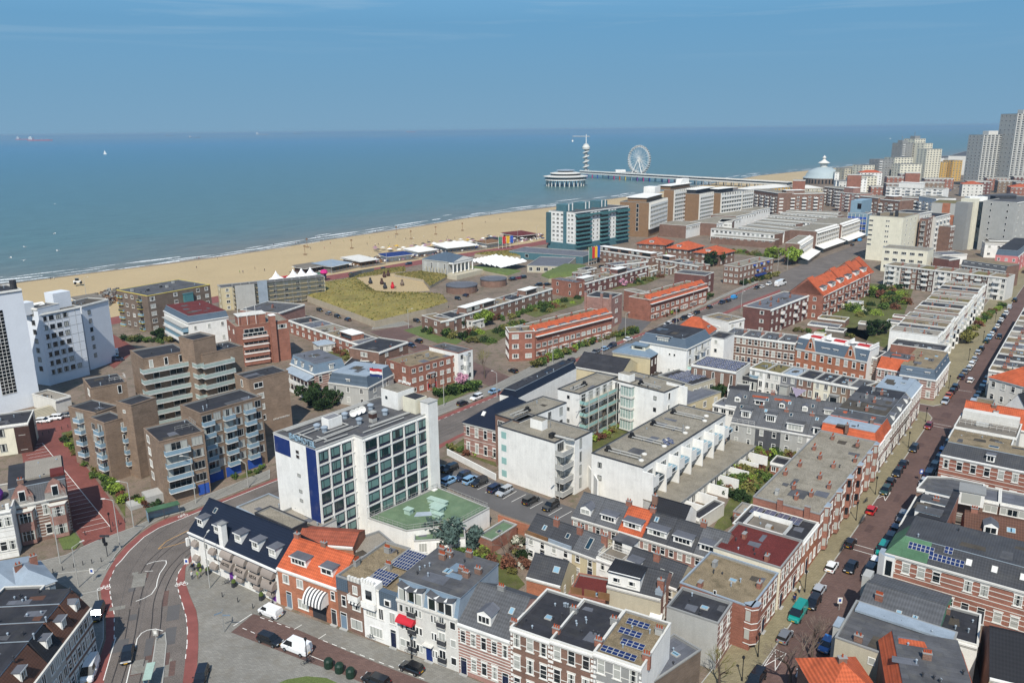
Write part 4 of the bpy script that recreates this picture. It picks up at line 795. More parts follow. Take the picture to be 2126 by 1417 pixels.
# ------------------------------------------------------------------ right side of the street
GRR='houses right of the long brick street'
def rh_(label,s0,s1,h,w=10,q=9.8,cat='house',**k):
 k.setdefault('group',GRR);return building(k.pop('kind','row_house'),label,cat,LS(s0,q),LS(s0,q+w),d=s1-s0,h=h,**k)
S=rh_('red and white banded corner building with black roof, green corner and solar panels',-.5,12,8.0,26,wall='red',roof='man',rm='tile_dark',rh=2.6,inz=[3.2,1,0,2.4],wallm={'top':'tile_dark'},bands=8,F=[(11,2,1.25,2.0,'stone',{'skip':((4,1),(7,1)),'door':(5,6),'dc':'charcoal'})],corn='zinc')
r=S['root'];w=S['w']
q=MB();q.prism([(-.9,1.6),(-.9,-.2),(.2,-1.0),(1.8,-1.0),(1.6,1.6)],3.6,7.9,'white','zinc',True).box(-.94,-.9,.1,1.4,4.4,7.2,'glass').box(.5,1.5,-1.04,-1.0,4.4,7.2,'glass').build('corner_bay',r)
MB().poly([(0.0,-.0,8.06),(6.6,-.0,8.06),(6.6,3.2,10.68),(2.4,3.2,10.68)],'green_felt').poly([(0,0,8.06),(2.4,3.2,10.7),(2.4,8,10.7),(0,8,8.06)],'green_felt').build('green_roof_corner',r)
for(x_,y_,n_,m_)in((3.2,1.3,3,1),(6.6,.6,4,1),(8.6,2.0,1,1)):solar(r,x_,y_+.15,8.1+y_*.81+.1,n_,m_,0,math.atan2(2.6,3.2),1.3,1.3)
for x_ in(12.5,16.2,20.2):skylight(r,x_,1.7,9.5,.9,1.2,tilt=math.atan2(2.6,3.2),mat='white')
S=building('row_house','street wing with dark sloped roof and white roof boxes, above the green corner','house',LS(12,9.8),LS(12,17),d=15,h=7.8,wall='red',roof='man',rm='tile_dark',rh=2.8,inz=[0,0,0,2.6],wallm={'top':'bitumen_dark'},corn='zinc',csides=(3,),group=GRR,chim=[(.6,.5,2)])
r=S['root']
for y_,z_ in((1.5,8.2),(6.5,8.4),(11,8.6)):MB().box(0,4.2,0,2.6,-.5,2.7,'white').poly([(-.1,-.2,2.75),(4.4,-.2,2.75),(4.4,2.8,2.8),(-.1,2.8,2.8)],'bitumen').build('roof_box',r,(1.8,y_,z_))
b_=MB();b_.box(7.3,16,3,14,0,4.6,'offwhite').box(7.3,16,3,14,4.6,4.7,'woodgrey').build('rear_extension',r);railing(r,[(7.5,3.2),(15.8,3.2),(15.8,13.8)],4.7,1,'white')
for(x_,y_)in((8.5,8),(11,10),(12.5,6)):MB().box(-.9,.9,-.5,.5,0,.5,'midgrey').box(-.9,.9,.4,.6,.5,1.0,'midgrey').build('garden_bench',r,(x_,y_,4.72))
S=building('row_house','red banded row house with brown tiled roof and white dormer, right of the corner block','house',G((19,1500,20-110),7.6),G((18,2500,1460),7.6),d=9,h=7.6,wall='red',roof='gx',rm='tile_brown',rh=3.4,bands=8,F=[(9,2,1.2,1.9,'stone',{'door':(4,)})],dorm=[(.28,2.2,1.6,{'gable':True,'y':1.2,'z':8.6})],sky=[(.5,.55,1.4,1)],chim=[(.1,.5,3)],group=GRR)
S=building('row_house','brick house with angled grey flat roof at the street bend, beside white roof box','house',G((18,1015,765),7.2),G((18,1360,830),7.2),d=9,h=7.2,wall='brown',rm='bitumen',corn='white',csides=(0,3),chim=[(.45,.02,3,'brown')],group=GRR,pts=lambda w:[(0,0),(w,0),(w+6,0.01),(w+6,9),(6,9.5),(1.5,7.5)])
r=S['root'];MB().box(7.6,12,-2.2,2,6.6,9.4,'white').box(7.5,12.2,-2.4,2.1,9.4,9.55,'grey').box(8.1,11.4,-2.25,-2.2,7.0,9.1,'glass').build('roof_extension',r);MB().box(7.4,12.4,-5,-2.2,4,4.7,'woodgrey').build('terrace_deck',r);railing(r,[(7.5,-2.3),(7.5,-4.9),(12.3,-4.9),(12.3,-2.3)],4.7,1,'white')
for i in range(2):
 A_,B_=G((18,1590+i*290,860+i*55),6.8),G((18,1870+i*290,915+i*55),6.8)
 building('row_house','%s brown rear house with flat grey roof and wide white window band'%('left','right')[i],'house',A_,B_,d=7,h=6.8,wall='brown',rm='bitumen_grey',corn='white',F=[(1,1,4.6,1.5,'four',{'z':3.6,'fh':3}),(2,1,1.2,1.8,'two',{'fh':3.3})],group=GRR)
S=rh_('long banded brick block with dark roof and white dormer past the side gap',52,61,8.3,32,wall='deepred',roof='man',rm='tile_dark',rh=2.4,inz=[2.6,0,1,.9],wallm={'top':'gravel_brown'},bands=8,F=[(12,2,1.2,2.0,'stone')],dorm=[(.3,1.6,1.6,{'y':.5,'z':8.6}),(.62,1.6,1.6,{'y':.5,'z':8.6})],sky=[(.3,.5,2,1.2)],corn='white')
S=rh_('house with wooden roof terrace and pale cabinet just beyond the long banded block',61.3,69,9.3,12.5,wall='offwhite',rm='gravel_brown',corn='white',sky=[(.8,.4,1.6,1.3)],F=None);railing(S['root'],[(3,5),(10,5)],9.4,1,'lightgrey')
S=rh_('house with white-railed double roof terrace below the big orange roof',69,80,9.6,13,wall='lightgrey',rm='woodgrey',corn='white');r=S['root']
railing(r,[(.6,3.5),(12.4,3.5)],9.5,1.1,'white');railing(r,[(.6,7),(12.4,7)],9.5,1.1,'white');MB().box(0,2.6,0,1,0,.9,'lightgrey').build('roof_sofa',r,(4,4.5,9.3));MB().box(.5,12.5,8.3,10.6,9.2,11.4,'offwhite').build('roof_extension',r)
S=rh_('big house with large bright orange tiled roof facing the long street',81.5,90,7.6,14,wall='white',roof='gx',rm='tile_orange',rh=3.9,chim=[(.18,.2,1,'brown',8.6),(.5,.3,1,'white',9.5),(.62,.18,1,'brown',8.8),(.45,.45,1,'brown',10.6)],sky=[(.15,.5,.9,1)],corn='white',L=(2,2,1.1,1.7,'sash'))
S=building('gabled_house','pale gabled house with black verge boards and glass balcony, right edge','house',G((17,2020,1390),6),G((17,2420,1500),6),d=12,h=6.5,wall='offwhite',roof='gy',rm='tile_black',rh=5,F=[(2,2,1.6,1.9,'two')],group=GRR)
S=building('gabled_house','white gabled house with black roof edge behind the pale one','house',G((17,1880,1290),6.5),G((17,2200,1390),6.5),d=10,h=6.5,wall='white',roof='gy',rm='tile_black',rh=5.4,F=[(2,2,1.2,1.7,'two')],group=GRR)
S=building('row_house','small ochre-roofed box house just above the big orange roof','house',G((17,1610,1260),6),G((17,1800,1290),6),d=9,h=6,wall='yellow' if 0 else 'stone',rm='gravel_brown',corn='grey',group=GRR)
S=building('row_house','large orange hipped roof behind the bare tree, right edge','house',G((17,1770,960),7.6),G((17,2400,1130),7.6),d=13,h=7.6,wall='offwhite',roof='hip',rm='tile_orange',rh=4.4,F=[(6,2,1.2,1.8,'sash')],chim=[(.4,.45,2,'brown',11.5)],group=GRR)
s_=131
for i,(w_,rmm,wl)in enumerate(((7,'gravel_brown','offwhite'),(8,'bitumen','white'),(8,'bitumen_dark','lightgrey'),(9,'gravel_brown','brown'),(8,'bitumen_grey','white'),(9,'gravel_brown','brown'),(10,'gravel_light','taupe'),(10,'bitumen','red'),(10,'gravel','offwhite'),(10,'gravel_brown','red'),(10,'bitumen_dark','white'),(10,'gravel','brown'))):
 rh_('%s flat-roofed house beyond the orange hipped roof, %s up the right of the street'%({'offwhite':'off-white','lightgrey':'light grey','taupe':'taupe brick','brown':'brown brick','red':'red brick'}.get(wl,wl),ORD[i]),s_,s_+w_,8.4,12,wall=wl,rm=rmm,corn='white',F=[(4,2,1.2,1.8,'two')],L=(3,2,1.2,1.8,'two'),chim=[(.8,.3,3,'brown'),(.3,.8,2,'red')],sky=[(.5,.5)]);s_+=w_
S=rh_('bay-fronted house with dark flat roof, pale metal strip and tall brick chimney',-31,-19.5,8.5,14,wall='stone',rm='bitumen',corn='grey',F=[(1,1,2.2,1.6,'four',{'x':(.55,.85),'z':5,'fh':3}),(1,1,1.0,1.2,'plain',{'x':(.28,.45),'z':5,'fh':3.2})],chim=[(.2,.12,2,'brown')],sky=[(.5,.55,1.2,.9)],vents=3)
r=S['root'];q=MB();q.box(-.9,0,2,4.6,2.5,8.9,'lightgrey').box(-.95,0,1.9,4.7,8.9,9.05,'zinc').box(-.93,-.9,2.3,4.3,5.8,8.2,'glass').build('bay_window',r);MB().box(.5,13.8,8.6,11.2,8.3,8.66,'zinc').build('metal_roof_strip',r)
S=rh_('small house with bright green felt roof and weathered ribbed tiles',-19,-6.5,6.8,11.5,wall='green',roof='gx',rm='tile_grey',rh=1.6,chim=[(.22,.25,5,'red',7.6)],corn='grey',sky=[(.5,.3,.8,.7),(.7,.3,.8,.7)])
MB().box(.4,11.2,-.2,3.4,6.4,7.15,'green_felt').build('green_roof',S['root']);MB().box(-1.2,.1,8,10.5,4.5,8.3,'lightgrey').build('bay_window',S['root'])
S=building('row_house','house with sharp bright red-orange roof at the bottom edge by the bare tree','house',G((19,60,1640),8),G((19,680,1625),8),d=9,h=8,wall='brown',roof='hip',rm='tile_orange',rh=3.2,chim=[(.5,.5,1,'brown',10.6)],group=GRR)
S=building('row_house','wide dark flat roof with orange tiled left edge, bottom right corner','house',G((19,740,1700),9),G((19,1750,1900),9),d=15,h=9,wall='brown',roof='man',rm='tile_orange',rh=2,inz=[0,1,0,1.7],wallm={'top':'bitumen'},chim=[(.48,.62,4,'brown')],vents=3,group=GRR)
S=building('row_house','white rear house with black roof and outside stair, lower right','house',G((19,1085,870),6.6),G((19,1650,1030),6.6),d=9,h=6.6,wall='white',rm='bitumen_dark',F=[(2,1,.9,1.3,'plain',{'x':(.05,.35),'z':3.4,'fh':2.8}),(2,1,1.2,1.4,'plain',{'x':(.5,.8),'z':1.5,'fh':2.8})],chim=[(.35,.8,2,'brown')],vents=4,group=GRR)
S=building('row_house','house with weathered black pitched roof and ochre brick gable, right edge','house',G((19,1780,1290),7),G((19,2400,1440),7),d=13,h=6,wall='sandstone',roof='gx',rm='tile_black',rh=4,F=(2,2,1.4,1.9,'two'),wallm={3:'red'},group=GRR)
S=building('row_house','red banded brick house cut off by the right edge beside the dark bare tree','house',G((19,2090,440),8),G((19,2500,520),8),d=12,h=8,wall='red',roof='man',rm='tile_dark',rh=2.4,inz=[2.4,0,0,1],bands=8,wallm={'top':'bitumen'},F=[(4,2,1.2,2,'stone')],L=(3,2,1.2,2,'stone'),group=GRR)
mk('glass_green_square','8fb3ac',rough=.3,var=.05,spec=.5);mk('glass_pale','9fb0a8',rough=.15,var=.25,spec=.6,scale=.8)
# ------------------------------------------------------------------ small streets between the square and the white block
GM='small tiled terraced houses in the middle'
A0,A1=V((11.5,143.7)),V((36.5,126.0))
mid=[('grey tiled house with gabled white dormer, nearest the car park','tile_grey',2.3,True),('grey tiled house with wide dormer, left of the orange roof','tile_grey',3.2,False),('the one small house with bright orange tiles in the middle terrace','tile_orange',3.7,False),('dark tiled house with flat wide dormer, right of the orange roof','tile_dark',3.9,False),('dark tiled house with white four-light dormer, fifth of the middle terrace','tile_dark',3.6,False),('grey tiled end house with white dormer, beside the gravel-roofed corner house','tile_grey',3.6,False)]
for i,(lab,rm_,dw,gb)in enumerate(mid):
 a,b=lerp(A0,A1,i/6),lerp(A0,A1,(i+1)/6)
 building('row_house',lab,'house',a,b,d=9.4,h=5.7,wall='pinkbrick',roof='gx',rm=rm_,rh=3.4,corn='offwhite',F=[(3,2,1.0,1.5,'sash',{'door':(i%3,),'dc':('green','charcoal','navydark')[i%3]})],dorm=[(.5,dw,1.3,{'gable':gb,'y':.9,'z':6.4,'st':'two' if dw<3 else 'four'})],chim=[(.98,.5,2,'red',8.9)]if i in(1,2,4)else[],sky=[(.25,.75)]if i==3 else[],group=GM)
building('row_house','small black-tiled house behind the orange-tiled one','house',V((27,147)),V((33.5,142.2)),d=6,h=4.8,wall='white',roof='gx',rm='tile_black',rh=2.4,chim=[(.1,.3,1,'brown')],group=GM)
B0,B1=V((2.2,138)),V((27.3,118.4))
for i,(wl,rm_,lab)in enumerate((('white','tile_dark','white cottage with brown parapet at the left end of the second terrace'),('white','tile_dark','white cottage with pale zinc parapet and roof window, second terrace'),('sandstone','tile_grey','ochre cottage with long skylight on mossy roof'),('white','woodgrey','white cottage with white-fenced roof terrace in the second terrace'),('brown','tile_dark','dark tiled cottage with square white dormer'),('stone','tile_dark','dark tiled cottage with two pale skylights at the right end of its terrace'))):
 a,b=lerp(B0,B1,i/6),lerp(B0,B1,(i+1)/6)
 S=building('row_house',lab,'house',a,b,d=7.4,h=5.2 if i!=3 else 5.6,wall=wl,roof='gx' if i!=3 else 'flat',rm=rm_,rh=2.6,corn='white' if i>2 else 'offwhite',F=[(2,2,1.0,1.5,'sash',{'door':(1,)})],dorm=[(.35,2.4,1.3,{'y':.5,'z':5.6})]if i==4 else[],chim=[(.97,.4,2,'red',7.6)]if i in(0,1,2,4)else[],sky=[(.3,.4),(.6,.4)]if i==5 else([(.5,.5,1.0,2.4)]if i==2 else([(.6,.5)]if i<2 else[])),group=GM)
 if i==3:
  railing(S['root'],[(.2,.2),(S['w']-.2,.2),(S['w']-.2,4.2),(.2,4.2)],5.6,1.2,'white',True,bars=.3);MB().box(.6,4.6,4.6,7,5.3,7.4,'white').box(.5,4.8,4.4,7.2,7.4,7.55,'bitumen').box(1.0,2.6,4.56,4.6,5.5,7.2,'glass_dark').build('roof_hut',S['root'])
 if i in(0,1):MB().box(.1,S['w']-.1,-.15,.1,4.6,5.9,'wood' if i==0 else 'zinc').build('parapet_screen',S['root'])
S=building('cottage','small brick cottage with dark tiled gable roof and one blue skylight','house',G((22,165,880),3.4),G((22,520,975),3.4),d=7,h=3.4,wall='orange_brick',roof='gx',rm='tile_dark',rh=2.9,corn='white',sky=[(.75,.55,1.2,1.2)],wallm={1:'sandstone'},R=(2,1,.7,1.5,'sash'),group=GM)
S=building('annex','low annex with patchy red and green roof and wooden fences beside the brick cottage','building',G((22,600,1060),3.2),G((22,975,1130),3.2),d=7,h=3.2,wall='red',rm='redroof',corn='red',sky=[(.8,.25,1.8,1.0)])
for k in range(3):MB().box(0,2.0,-.05,.05,0,1.4,'wood').build('fence_panel',S['root'],(.3+k*2.4,.2,3.2))
S=building('row_house','house with bare concrete side wall and long white dormer under dark tiles','house',G((22,998,965),5.4),G((22,1560,1110),5.4),d=8,h=5.4,wall='stone',roof='gx',rm='tile_dark',rh=2.8,corn='offwhite',wallm={1:'pinkbrick'},R=(2,2,.9,1.6,'stone'),chim=[(.96,.1,1,'red',7.4)],group=GM)
MB().box(0,5.6,.25,3.9,-.4,2.0,'white').build('dormer',S['root'],(.1,0,5.9));
for x_ in(1.6,4.3):window(S['root'],(0,.25),0,x_,6.2,1.3,.9,'side')
MB().poly([(-.1,0,7.85),(5.9,0,7.85),(5.9,4,8.25),(-.1,4,8.25)],'tile_black').build('dormer_roof',S['root'])
MB().poly([(8.2,.3,6.2),(9.6,.3,6.2),(8.9,.3,7.6)],'zinc').box(8.3,9.5,.35,2.5,5.7,6.6,'zinc').build('dormer',S['root'])
building('garden_shed','pair of white garden cabinets beside the concrete wall','shed',G((22,1440,1290),2),G((22,1560,1320),2),d=1.4,h=2,wall='white',roof='gx',rm='white',rh=.5,corn=None)
building('shed','long dark felt roof shed in the court below the white houses','shed',G((22,1850,245),3),G((22,1960,285),3),d=10,h=3,wall='offwhite',rm='bitumen_dark',corn='white')
building('shed','brown brick garden house with white skylight roof next to the long red brick block','shed',G((21,710,900),3),G((21,890,950),3),d=5,h=3,wall='red',rm='gravel_light',corn='grey',sky=[(.5,.5)])
building('shed','grey weathered wooden shed against the long red brick block','shed',G((21,720,950),2.5),G((21,890,985),2.5),d=3.4,h=2.5,wall='woodgrey',rm='bitumen_dark',corn='grey')
building('garden_shed','brick garden house with black roof in the green courtyard','shed',G((21,1095,395),3),G((21,1250,430),3),d=5,h=3,wall='red',rm='bitumen_dark',corn='white',F=(2,1,1.1,1.3,'two'),group='garden houses')
# ---- white apartment block
GW='volumes of the white apartment block'
def duct(r,x,y,z,L_,ang=0):
 m=MB()
 for dy in(0,1.3):m.tube((0,dy,.45),(L_,dy,.45),.12,'lightgrey',6)
 for k in range(4):m.box(L_*k/3-.05,L_*k/3+.05,-.1,1.4,0,.4,'grey')
 m.build('duct',r,(x,y,z),ang)
 MB().box(-.7,.7,-.6,.6,0,.5,'black').lathe([(.5,.5),(.55,1.0),(.35,1.2),(0,1.25)],'black',10).build('roof_fan',r,(x+math.cos(ang)*(L_+.5)-math.sin(ang)*.6,y+math.sin(ang)*(L_+.5)+math.cos(ang)*.6,z))
def ac_box(r,x,y,z,a=2.6,b=2.0,h=1.3,mat='white'):MB().box(-a/2,a/2,-b/2,b/2,0,h,mat).box(-a/2+.2,a/2-.2,-b/2+.2,b/2-.2,h,h+.04,'midgrey').build('ventilation_unit',r,(x,y,z))
H1=13.3
S=building('apartment_block','tall white block with blank wall and four green-grey glass squares above the car park','apartments',V((11,161.9)),V((18.1,170.2)),h=H1,wall='white',rm='gravel',corn='charcoal',group=GW,pts=[(0,0),(0.01,2.2),(3.6,2.2),(3.6,-.3),(11,-.3),(11,19.2),(0,19.2)][0:0]or[(0,2.4),(4.2,2.4),(4.2,0),(11,0),(11,19.1),(0,19.1)],F=None)
r=S['root']
for f in range(4):
 window(r,(5.2,0),0,1.2,1.0+f*3.2,.8,2.4,'plain','grey');MB().box(-.75,.75,-.04,.0,0,1.6,'glass_green_square').build('glass_panel',r,(0,17.3,1.0+f*3.2),-PI/2)
 balcony(r,(0,2.4),0,2.1,.9+f*3.2,4.0,2.2,'lightgrey','offwhite',1.0);window(r,(0,2.4),0,2.1,1.0+f*3.2,2.4,2.2,'three','grey')
MB().box(4.5,6.5,9.5,13,13,15.2,'white').box(4.6,6.4,9.6,12.9,15.2,15.25,'gravel').build('stair_head',r)
MB().tube((0,0,.5),(5,0,.5),.28,'lightgrey',8).build('duct',r,(3.0,4.6,13),math.radians(-85));MB().box(-.7,.7,-.5,.5,0,1.0,'black').build('roof_fan',r,(2.8,8.3-3,13));MB().box(-.05,.05,-.05,.05,0,3,'grey').build('flue_pipe',r,(7.2,9.2,13))
S=building('apartment_block','long white terraced block with gravel roof, black roof fans and seven stepped balconies','apartments',G((16,1365,945),10.2),G((16,1945,575),10.2),d=13,h=10.2,wall='white',rm='gravel',corn='charcoal',group=GW)
r,w=S['root'],S['w']
for k,fx in enumerate((.13,.38,.63,.88)):duct(r,w*fx-.5,3.2,9.9,7.5,math.radians(92));MB().lathe([(.6,0),(.6,.25),(.3,.4),(0,.42)],'offwhite',12).build('roof_dome',r,(w*fx+1.6,3.6,9.9));MB().lathe([(.6,0),(.6,.25),(.3,.4),(0,.42)],'offwhite',12).build('roof_dome',r,(w*fx-1.8,2.4,9.9))
for(x_,y_)in((14.5,1.7),(15.6,2.6),(15.9,1.4),(17,2.2)):solar(r,x_,y_,10.0,1,1,0,.3)
MB().tube((0,0,0),(0,0,2),.2,'grey',8).build('flue_pipe',r,(24,3,9.9))
for k in range(7):
 x_=w*(k+.5)/7;bw=w/7
 q=MB();q.box(-bw/2,-bw/2+.35,-2.6,0,0,9.3,'white').box(-bw/2+.35,0,-1.1,0,3.0,6.0,'white').box(0,bw/2,-.4,0,3.0,6.2,'white')
 q.box(-bw/2+.35,-.2,-2.55,-2.45,6.0,8.6,'white').build('bay_frame',r,(x_,0,0))
 balcony(r,(0,0),0,x_+.25,6.3,bw-.7,2.2,'glass_bluepane','white',1.0);window(r,(0,0),0,x_+.2,6.5,2.6,2.3,'three','white');window(r,(0,0),0,x_+bw*.22,3.6,1.5,1.8,'two','grey',out=.4)
 window(r,(0,0),0,x_-bw*.2,3.6,1.2,1.6,'plain','white',out=1.1)
window(r,(0,S['d']),-PI/2,2.2,4.2,1.0,1.2,'plain','charcoal');window(r,(0,S['d']),-PI/2,2.2,7.3,1.0,1.2,'plain','charcoal')
q=MB();q.box(0,w+2,-7.2,-.35,0,2.9,'white').box(-.1,w+2.1,-7.5,-.35,2.9,3.05,'gravel').box(-.1,w+2.1,-7.6,-7.5,2.8,3.15,'grey').build('ground_floor_wing',r)
for k in range(14):window(r,(0,-7.2),0,1.4+k*2.85,.3,1.9,2.1,'two')
for k in range(8):MB().box(-.12,.12,-4.8,0,0,2.4,'white').build('garden_wall',r,(.5+k*5.6,-7.2,0))
S=building('apartment_block','white volume with brown brick side and gravel roof next to the dark-roofed villa','apartments',V((1.5,176.7)),V((13.6,190)),d=7.8,h=H1,wall='white',rm='gravel',corn='charcoal',wallm={3:'brown'},group=GW,F=[(4,4,1.2,2.0,'two',{'fr':'grey'})],L=(2,1,2.2,1.4,'three',{'z':9.8,'fh':3}))
duct(S['root'],2,3.4,13,5);S=building('apartment_block','white volume with gravel roof at the back of the courtyard, with galleries','apartments',V((17.4,196.6)),V((29.3,211)),d=7,h=H1,wall='white',rm='gravel',corn='charcoal',group=GW,L=(1,4,.8,.9,'plain',{'fr':'charcoal'}))
duct(S['root'],2,3,13,5);r,w=S['root'],S['w']
for f in range(4):
 balcony(r,(0,0),0,w/2-1,.8+f*3.2,w-2.4,2.0,'glass_green_square','stone',1.0)
 for k in range(5):window(r,(0,0),0,1.8+k*3.4,1.0+f*3.2,1.9,2.2,'two','grey')
q=MB()
for k in range(4):q.tube((1+k*4.5,-2.4,0),(1+k*4.5,-2.4,13.6),.14,'lightgrey',6)
q.tube((-5,-2.4,10.2),(14.5,-2.4,10.2),.1,'lightgrey',5).tube((-5,-2.4,13.4),(14.5,-2.4,13.4),.1,'lightgrey',5);q.build('steel_frame',r)
S=building('apartment_block','white volume with three stacked glass bays and small square windows, beside the courtyard','apartments',V((39.5,197)),V((46.4,204)),d=17.2,h=H1,wall='white',rm='gravel',corn='charcoal',group=GW,F=[(2,4,1.0,2.0,'plain')])
r=S['root'];
for f in range(4):
 o_=MB();o_.box(-1.9,1.9,-1.5,0,-.25,0,'offwhite').box(-1.7,1.7,-1.3,0,0,2.7,'glass_pale').box(-2,2,-1.6,0,2.7,2.9,'offwhite')
 for k in range(5):o_.box(-1.72+k*.86-.05,-1.72+k*.86+.05,-1.36,-1.28,0,2.7,'white')
 o_.build('glass_bay',r,(0,11.2,.6+f*3.2),-PI/2);window(r,(0,17),-PI/2,14.3,1.0+f*3.2,.9,1.1,'plain','charcoal')
MB().box(-.03,0,14.5,15.8,.5,12.6,'glass_dark').build('stair_window',r);MB().box(1.5,4.0,12.2,16,13,15.0,'white').box(1.6,3.9,12.3,15.9,15,15.05,'gravel').build('stair_head',r);duct(r,3,3,13,5.5,PI/2)
MB().box(-.15,.15,0,6.5,0,13.6,'white').build('screen_wall',r,(7.2,-2.5,0))
o=tag(MB().box(-.15,.15,0,11,0,5.2,'white').build('garden_wall',None,(18.6,161.5,0),math.radians(-41)-PI/2*0),'white garden wall between the tall white block and the long one','wall')
o.rotation_euler=(0,0,math.radians(9))
o=tag(MB().box(0,20,-.15,.15,0,1.6,'white').build('car_park_wall',None,(-4.2,173.3,0),math.radians(129)),'low white wall along the upper side of the car park','wall')
# ---- villa with dark roof
S=building('villa','tan brick villa with pale bands and big black tiled roof, by the tram road','house',V((-12.5,189.5)),V((-3.5,183.3)),d=19,h=8.6,wall='pinkbrick',roof='hip',rm='tile_navy',rh=4.2,bands=5,corn='offwhite',F=[(4,2,1.1,2.4,'stone')],L=(5,2,1.0,2,'stone'),sky=[])
skylight(S['root'],4.5,2.6,10.9,1.0,1.3,tilt=math.radians(42),mat='white')
S=building('annex','dark-roofed narrow wing with skylights between villa and tram road','building',G((16,490,460),9.5),G((16,900,250),9.5),d=6,h=9.5,wall='white',roof='man',rm='tile_navy',rh=2,inz=[1,.3,1.5,.3],wallm={'top':'bitumen_dark'},corn=None,vents=3)
S=building('hall','hall with wide low-pitched charcoal roof by the tram road','building',G((24,60,500),6),G((24,545,585),6),d=13,h=6,wall='sandstone',roof='gx',rm='bitumen_dark',rh=3.4,corn='lightgrey',vents=2)
S=building('villa','cream villa with grey-blue hipped roof, little raised lantern and dark wooden gable','house',G((24,460,345),9.4),G((24,850,405),9.4),d=11,h=9.4,wall='sandstone',roof='hip',rm='bluegrey',rh=2.2,corn='offwhite',wallm={1:'dark_brick'},R=(4,2,.7,1.8,'sash'))
MB().box(-2.4,2.4,-1.8,1.8,0,1.5,'cream').box(-2.7,2.7,-2.1,2.1,1.5,1.7,'bluegrey').box(-1.9,1.9,-1.84,-1.8,.5,1.1,'glass').build('roof_lantern',S['root'],(S['w']*.6,4.2,10.4))
building('annex','stepped cream annex with small grey roofs in front of the cream villa','building',G((24,480,440),6.2),G((24,840,500),6.2),d=3,h=6.2,wall='sandstone',rm='bitumen_grey',corn='offwhite')
building('annex','beige annex with low grey roof left of the white volume','building',G((24,600,610),3.5),G((24,1000,600),3.5),d=8,h=3.5,wall='stone',rm='bitumen_dark',corn='grey')
S=building('apartment_block','white stepped block with blue-grey zinc hood roofs and loggias','apartments',G((24,1230,320),12.5),G((24,1480,200),12.5),d=17,h=12.5,wall='white',roof='man',rm='slate',rh=2.6,inz=[2.0,.5,1,2.2],wallm={'top':'bitumen_dark'},corn='zinc',csides=(0,3),F=[(4,4,1.6,2.1,'two',{'balc':(1,2),'bp':'lightgrey'})],L=[(2,1,.8,.9,'plain',{'x':(.6,.8),'z':8.2,'fh':3}),(2,1,.8,.9,'plain',{'x':(.6,.8),'z':3,'fh':3})])
MB().box(2,8,3,6,15,15.3,'charcoal').box(3,8,9,13,15,15.4,'charcoal').build('roof_hatch',S['root']);dormer(S['root'],(0,17),-PI/2,8,.9,12.9,4.5,1.8,2,'slate','bitumen_dark','four')
S=building('apartment_block','slim white block between the zinc-hooded block and the red brick row','apartments',G((24,1450,190),12),G((24,1615,215),12),d=9,h=12,wall='white',rm='bitumen_dark',corn='grey',F=(1,4,1.1,1.4,'plain'))
S=building('school','brick building with saw-tooth rows of solar panels on its roof','building',G((24,1275,480),8.5),G((24,1740,560),8.5),d=12,h=8.5,wall='brown',rm='bitumen_dark',corn='white',F=(5,1,.9,3.2,'plain',{'z':3.4,'fh':4.5}),wallm={1:'offwhite'})
for i in range(4):
 for j in range(3):solar(S['root'],.9+i*S['w']/4.4,1.2+j*3.4,8.4,3,1,0,.35,1.0,1.6)
S=building('school_wing','lower wing with roof light and black solar panels behind the white block','building',G((24,930,590),5.5),G((24,1285,695),5.5),d=13,h=5.5,wall='stone',rm='bitumen_dark',corn='lightgrey',R=(5,1,1.6,2.2,'two'))
for i in range(2):
 for j in range(4):solar(S['root'],3+i*4,1.0+j*2.6,5.4,3,1,0,.2,1.2,1.6)
MB().box(0,4,0,1.6,0,.5,'white').poly([(.1,.1,.55),(3.9,.1,.55),(3.9,1.5,.8),(.1,1.5,.8)],'glass_green_square').build('roof_light',S['root'],(1,11,5.4))
building('annex','low cream and red annex with plain grey roof above the long white terraced block','building',G((24,1240,890),4),G((24,1380,830),4),d=10,h=4,wall='sandstone',rm='bitumen_grey',corn='grey',pts=[(0,0),(16,-1),(16,9),(0,11)],F=(3,1,1.6,1.8,'three'))
building('school_wing','small square roof with solar panels left of the pale rear facades','building',G((24,1650,740),4.5),G((24,1880,760),4.5),d=7,h=4.5,wall='offwhite',rm='bitumen_dark',corn='white')
building('school_wing','low wing with dark panels between the school and the pale rear facades','building',G((24,1780,590),6),G((24,1960,620),6),d=12,h=6,wall='charcoal',rm='bitumen_dark',corn='grey',F=(2,1,2.4,2.6,'three'))
# ---- grey-roofed back-to-back terraces
GG='terraced backs between the white block and the side street'
P0,P1=V((56.4,193.3)),V((78,180.5))
for i,(wl,lab)in enumerate((('lightgrey','light grey rear facade with railing and mottled slate roof'),('darkgrey','dark grey rear facade with pale eave'),('lightgrey','light grey rear facade with white box dormer'),('white','white rear facade with wide dormer and brown balcony'))):
 a,b=lerp(P0,P1,i/4),lerp(P0,P1,(i+1)/4)
 S=building('row_house',lab+' beside the gardens','house',a,b,d=11.5,h=6.4,wall=wl,roof='gx',rm='tile_grey',rh=3.4,inz=6,corn='grey' if i<2 else 'white',F=[(2,2,1.0,1.6,'sash',{'fh':3.2})],dorm=[(.5,3.9 if i>1 else 2.4,1.9,{'y':.6 if i>1 else 2.0,'z':6.6 if i>1 else 7.4,'st':'four','rm':'bitumen'})],chim=[(.98,.5,1,'red',9.2)],sky=[(.2,.8)],group=GG)
 if i==0:railing(S['root'],[(.1,.1),(5.9,.1)],6.5,1,'white')
Q0,Q1=V((58.5,207)),V((84.5,193.5))
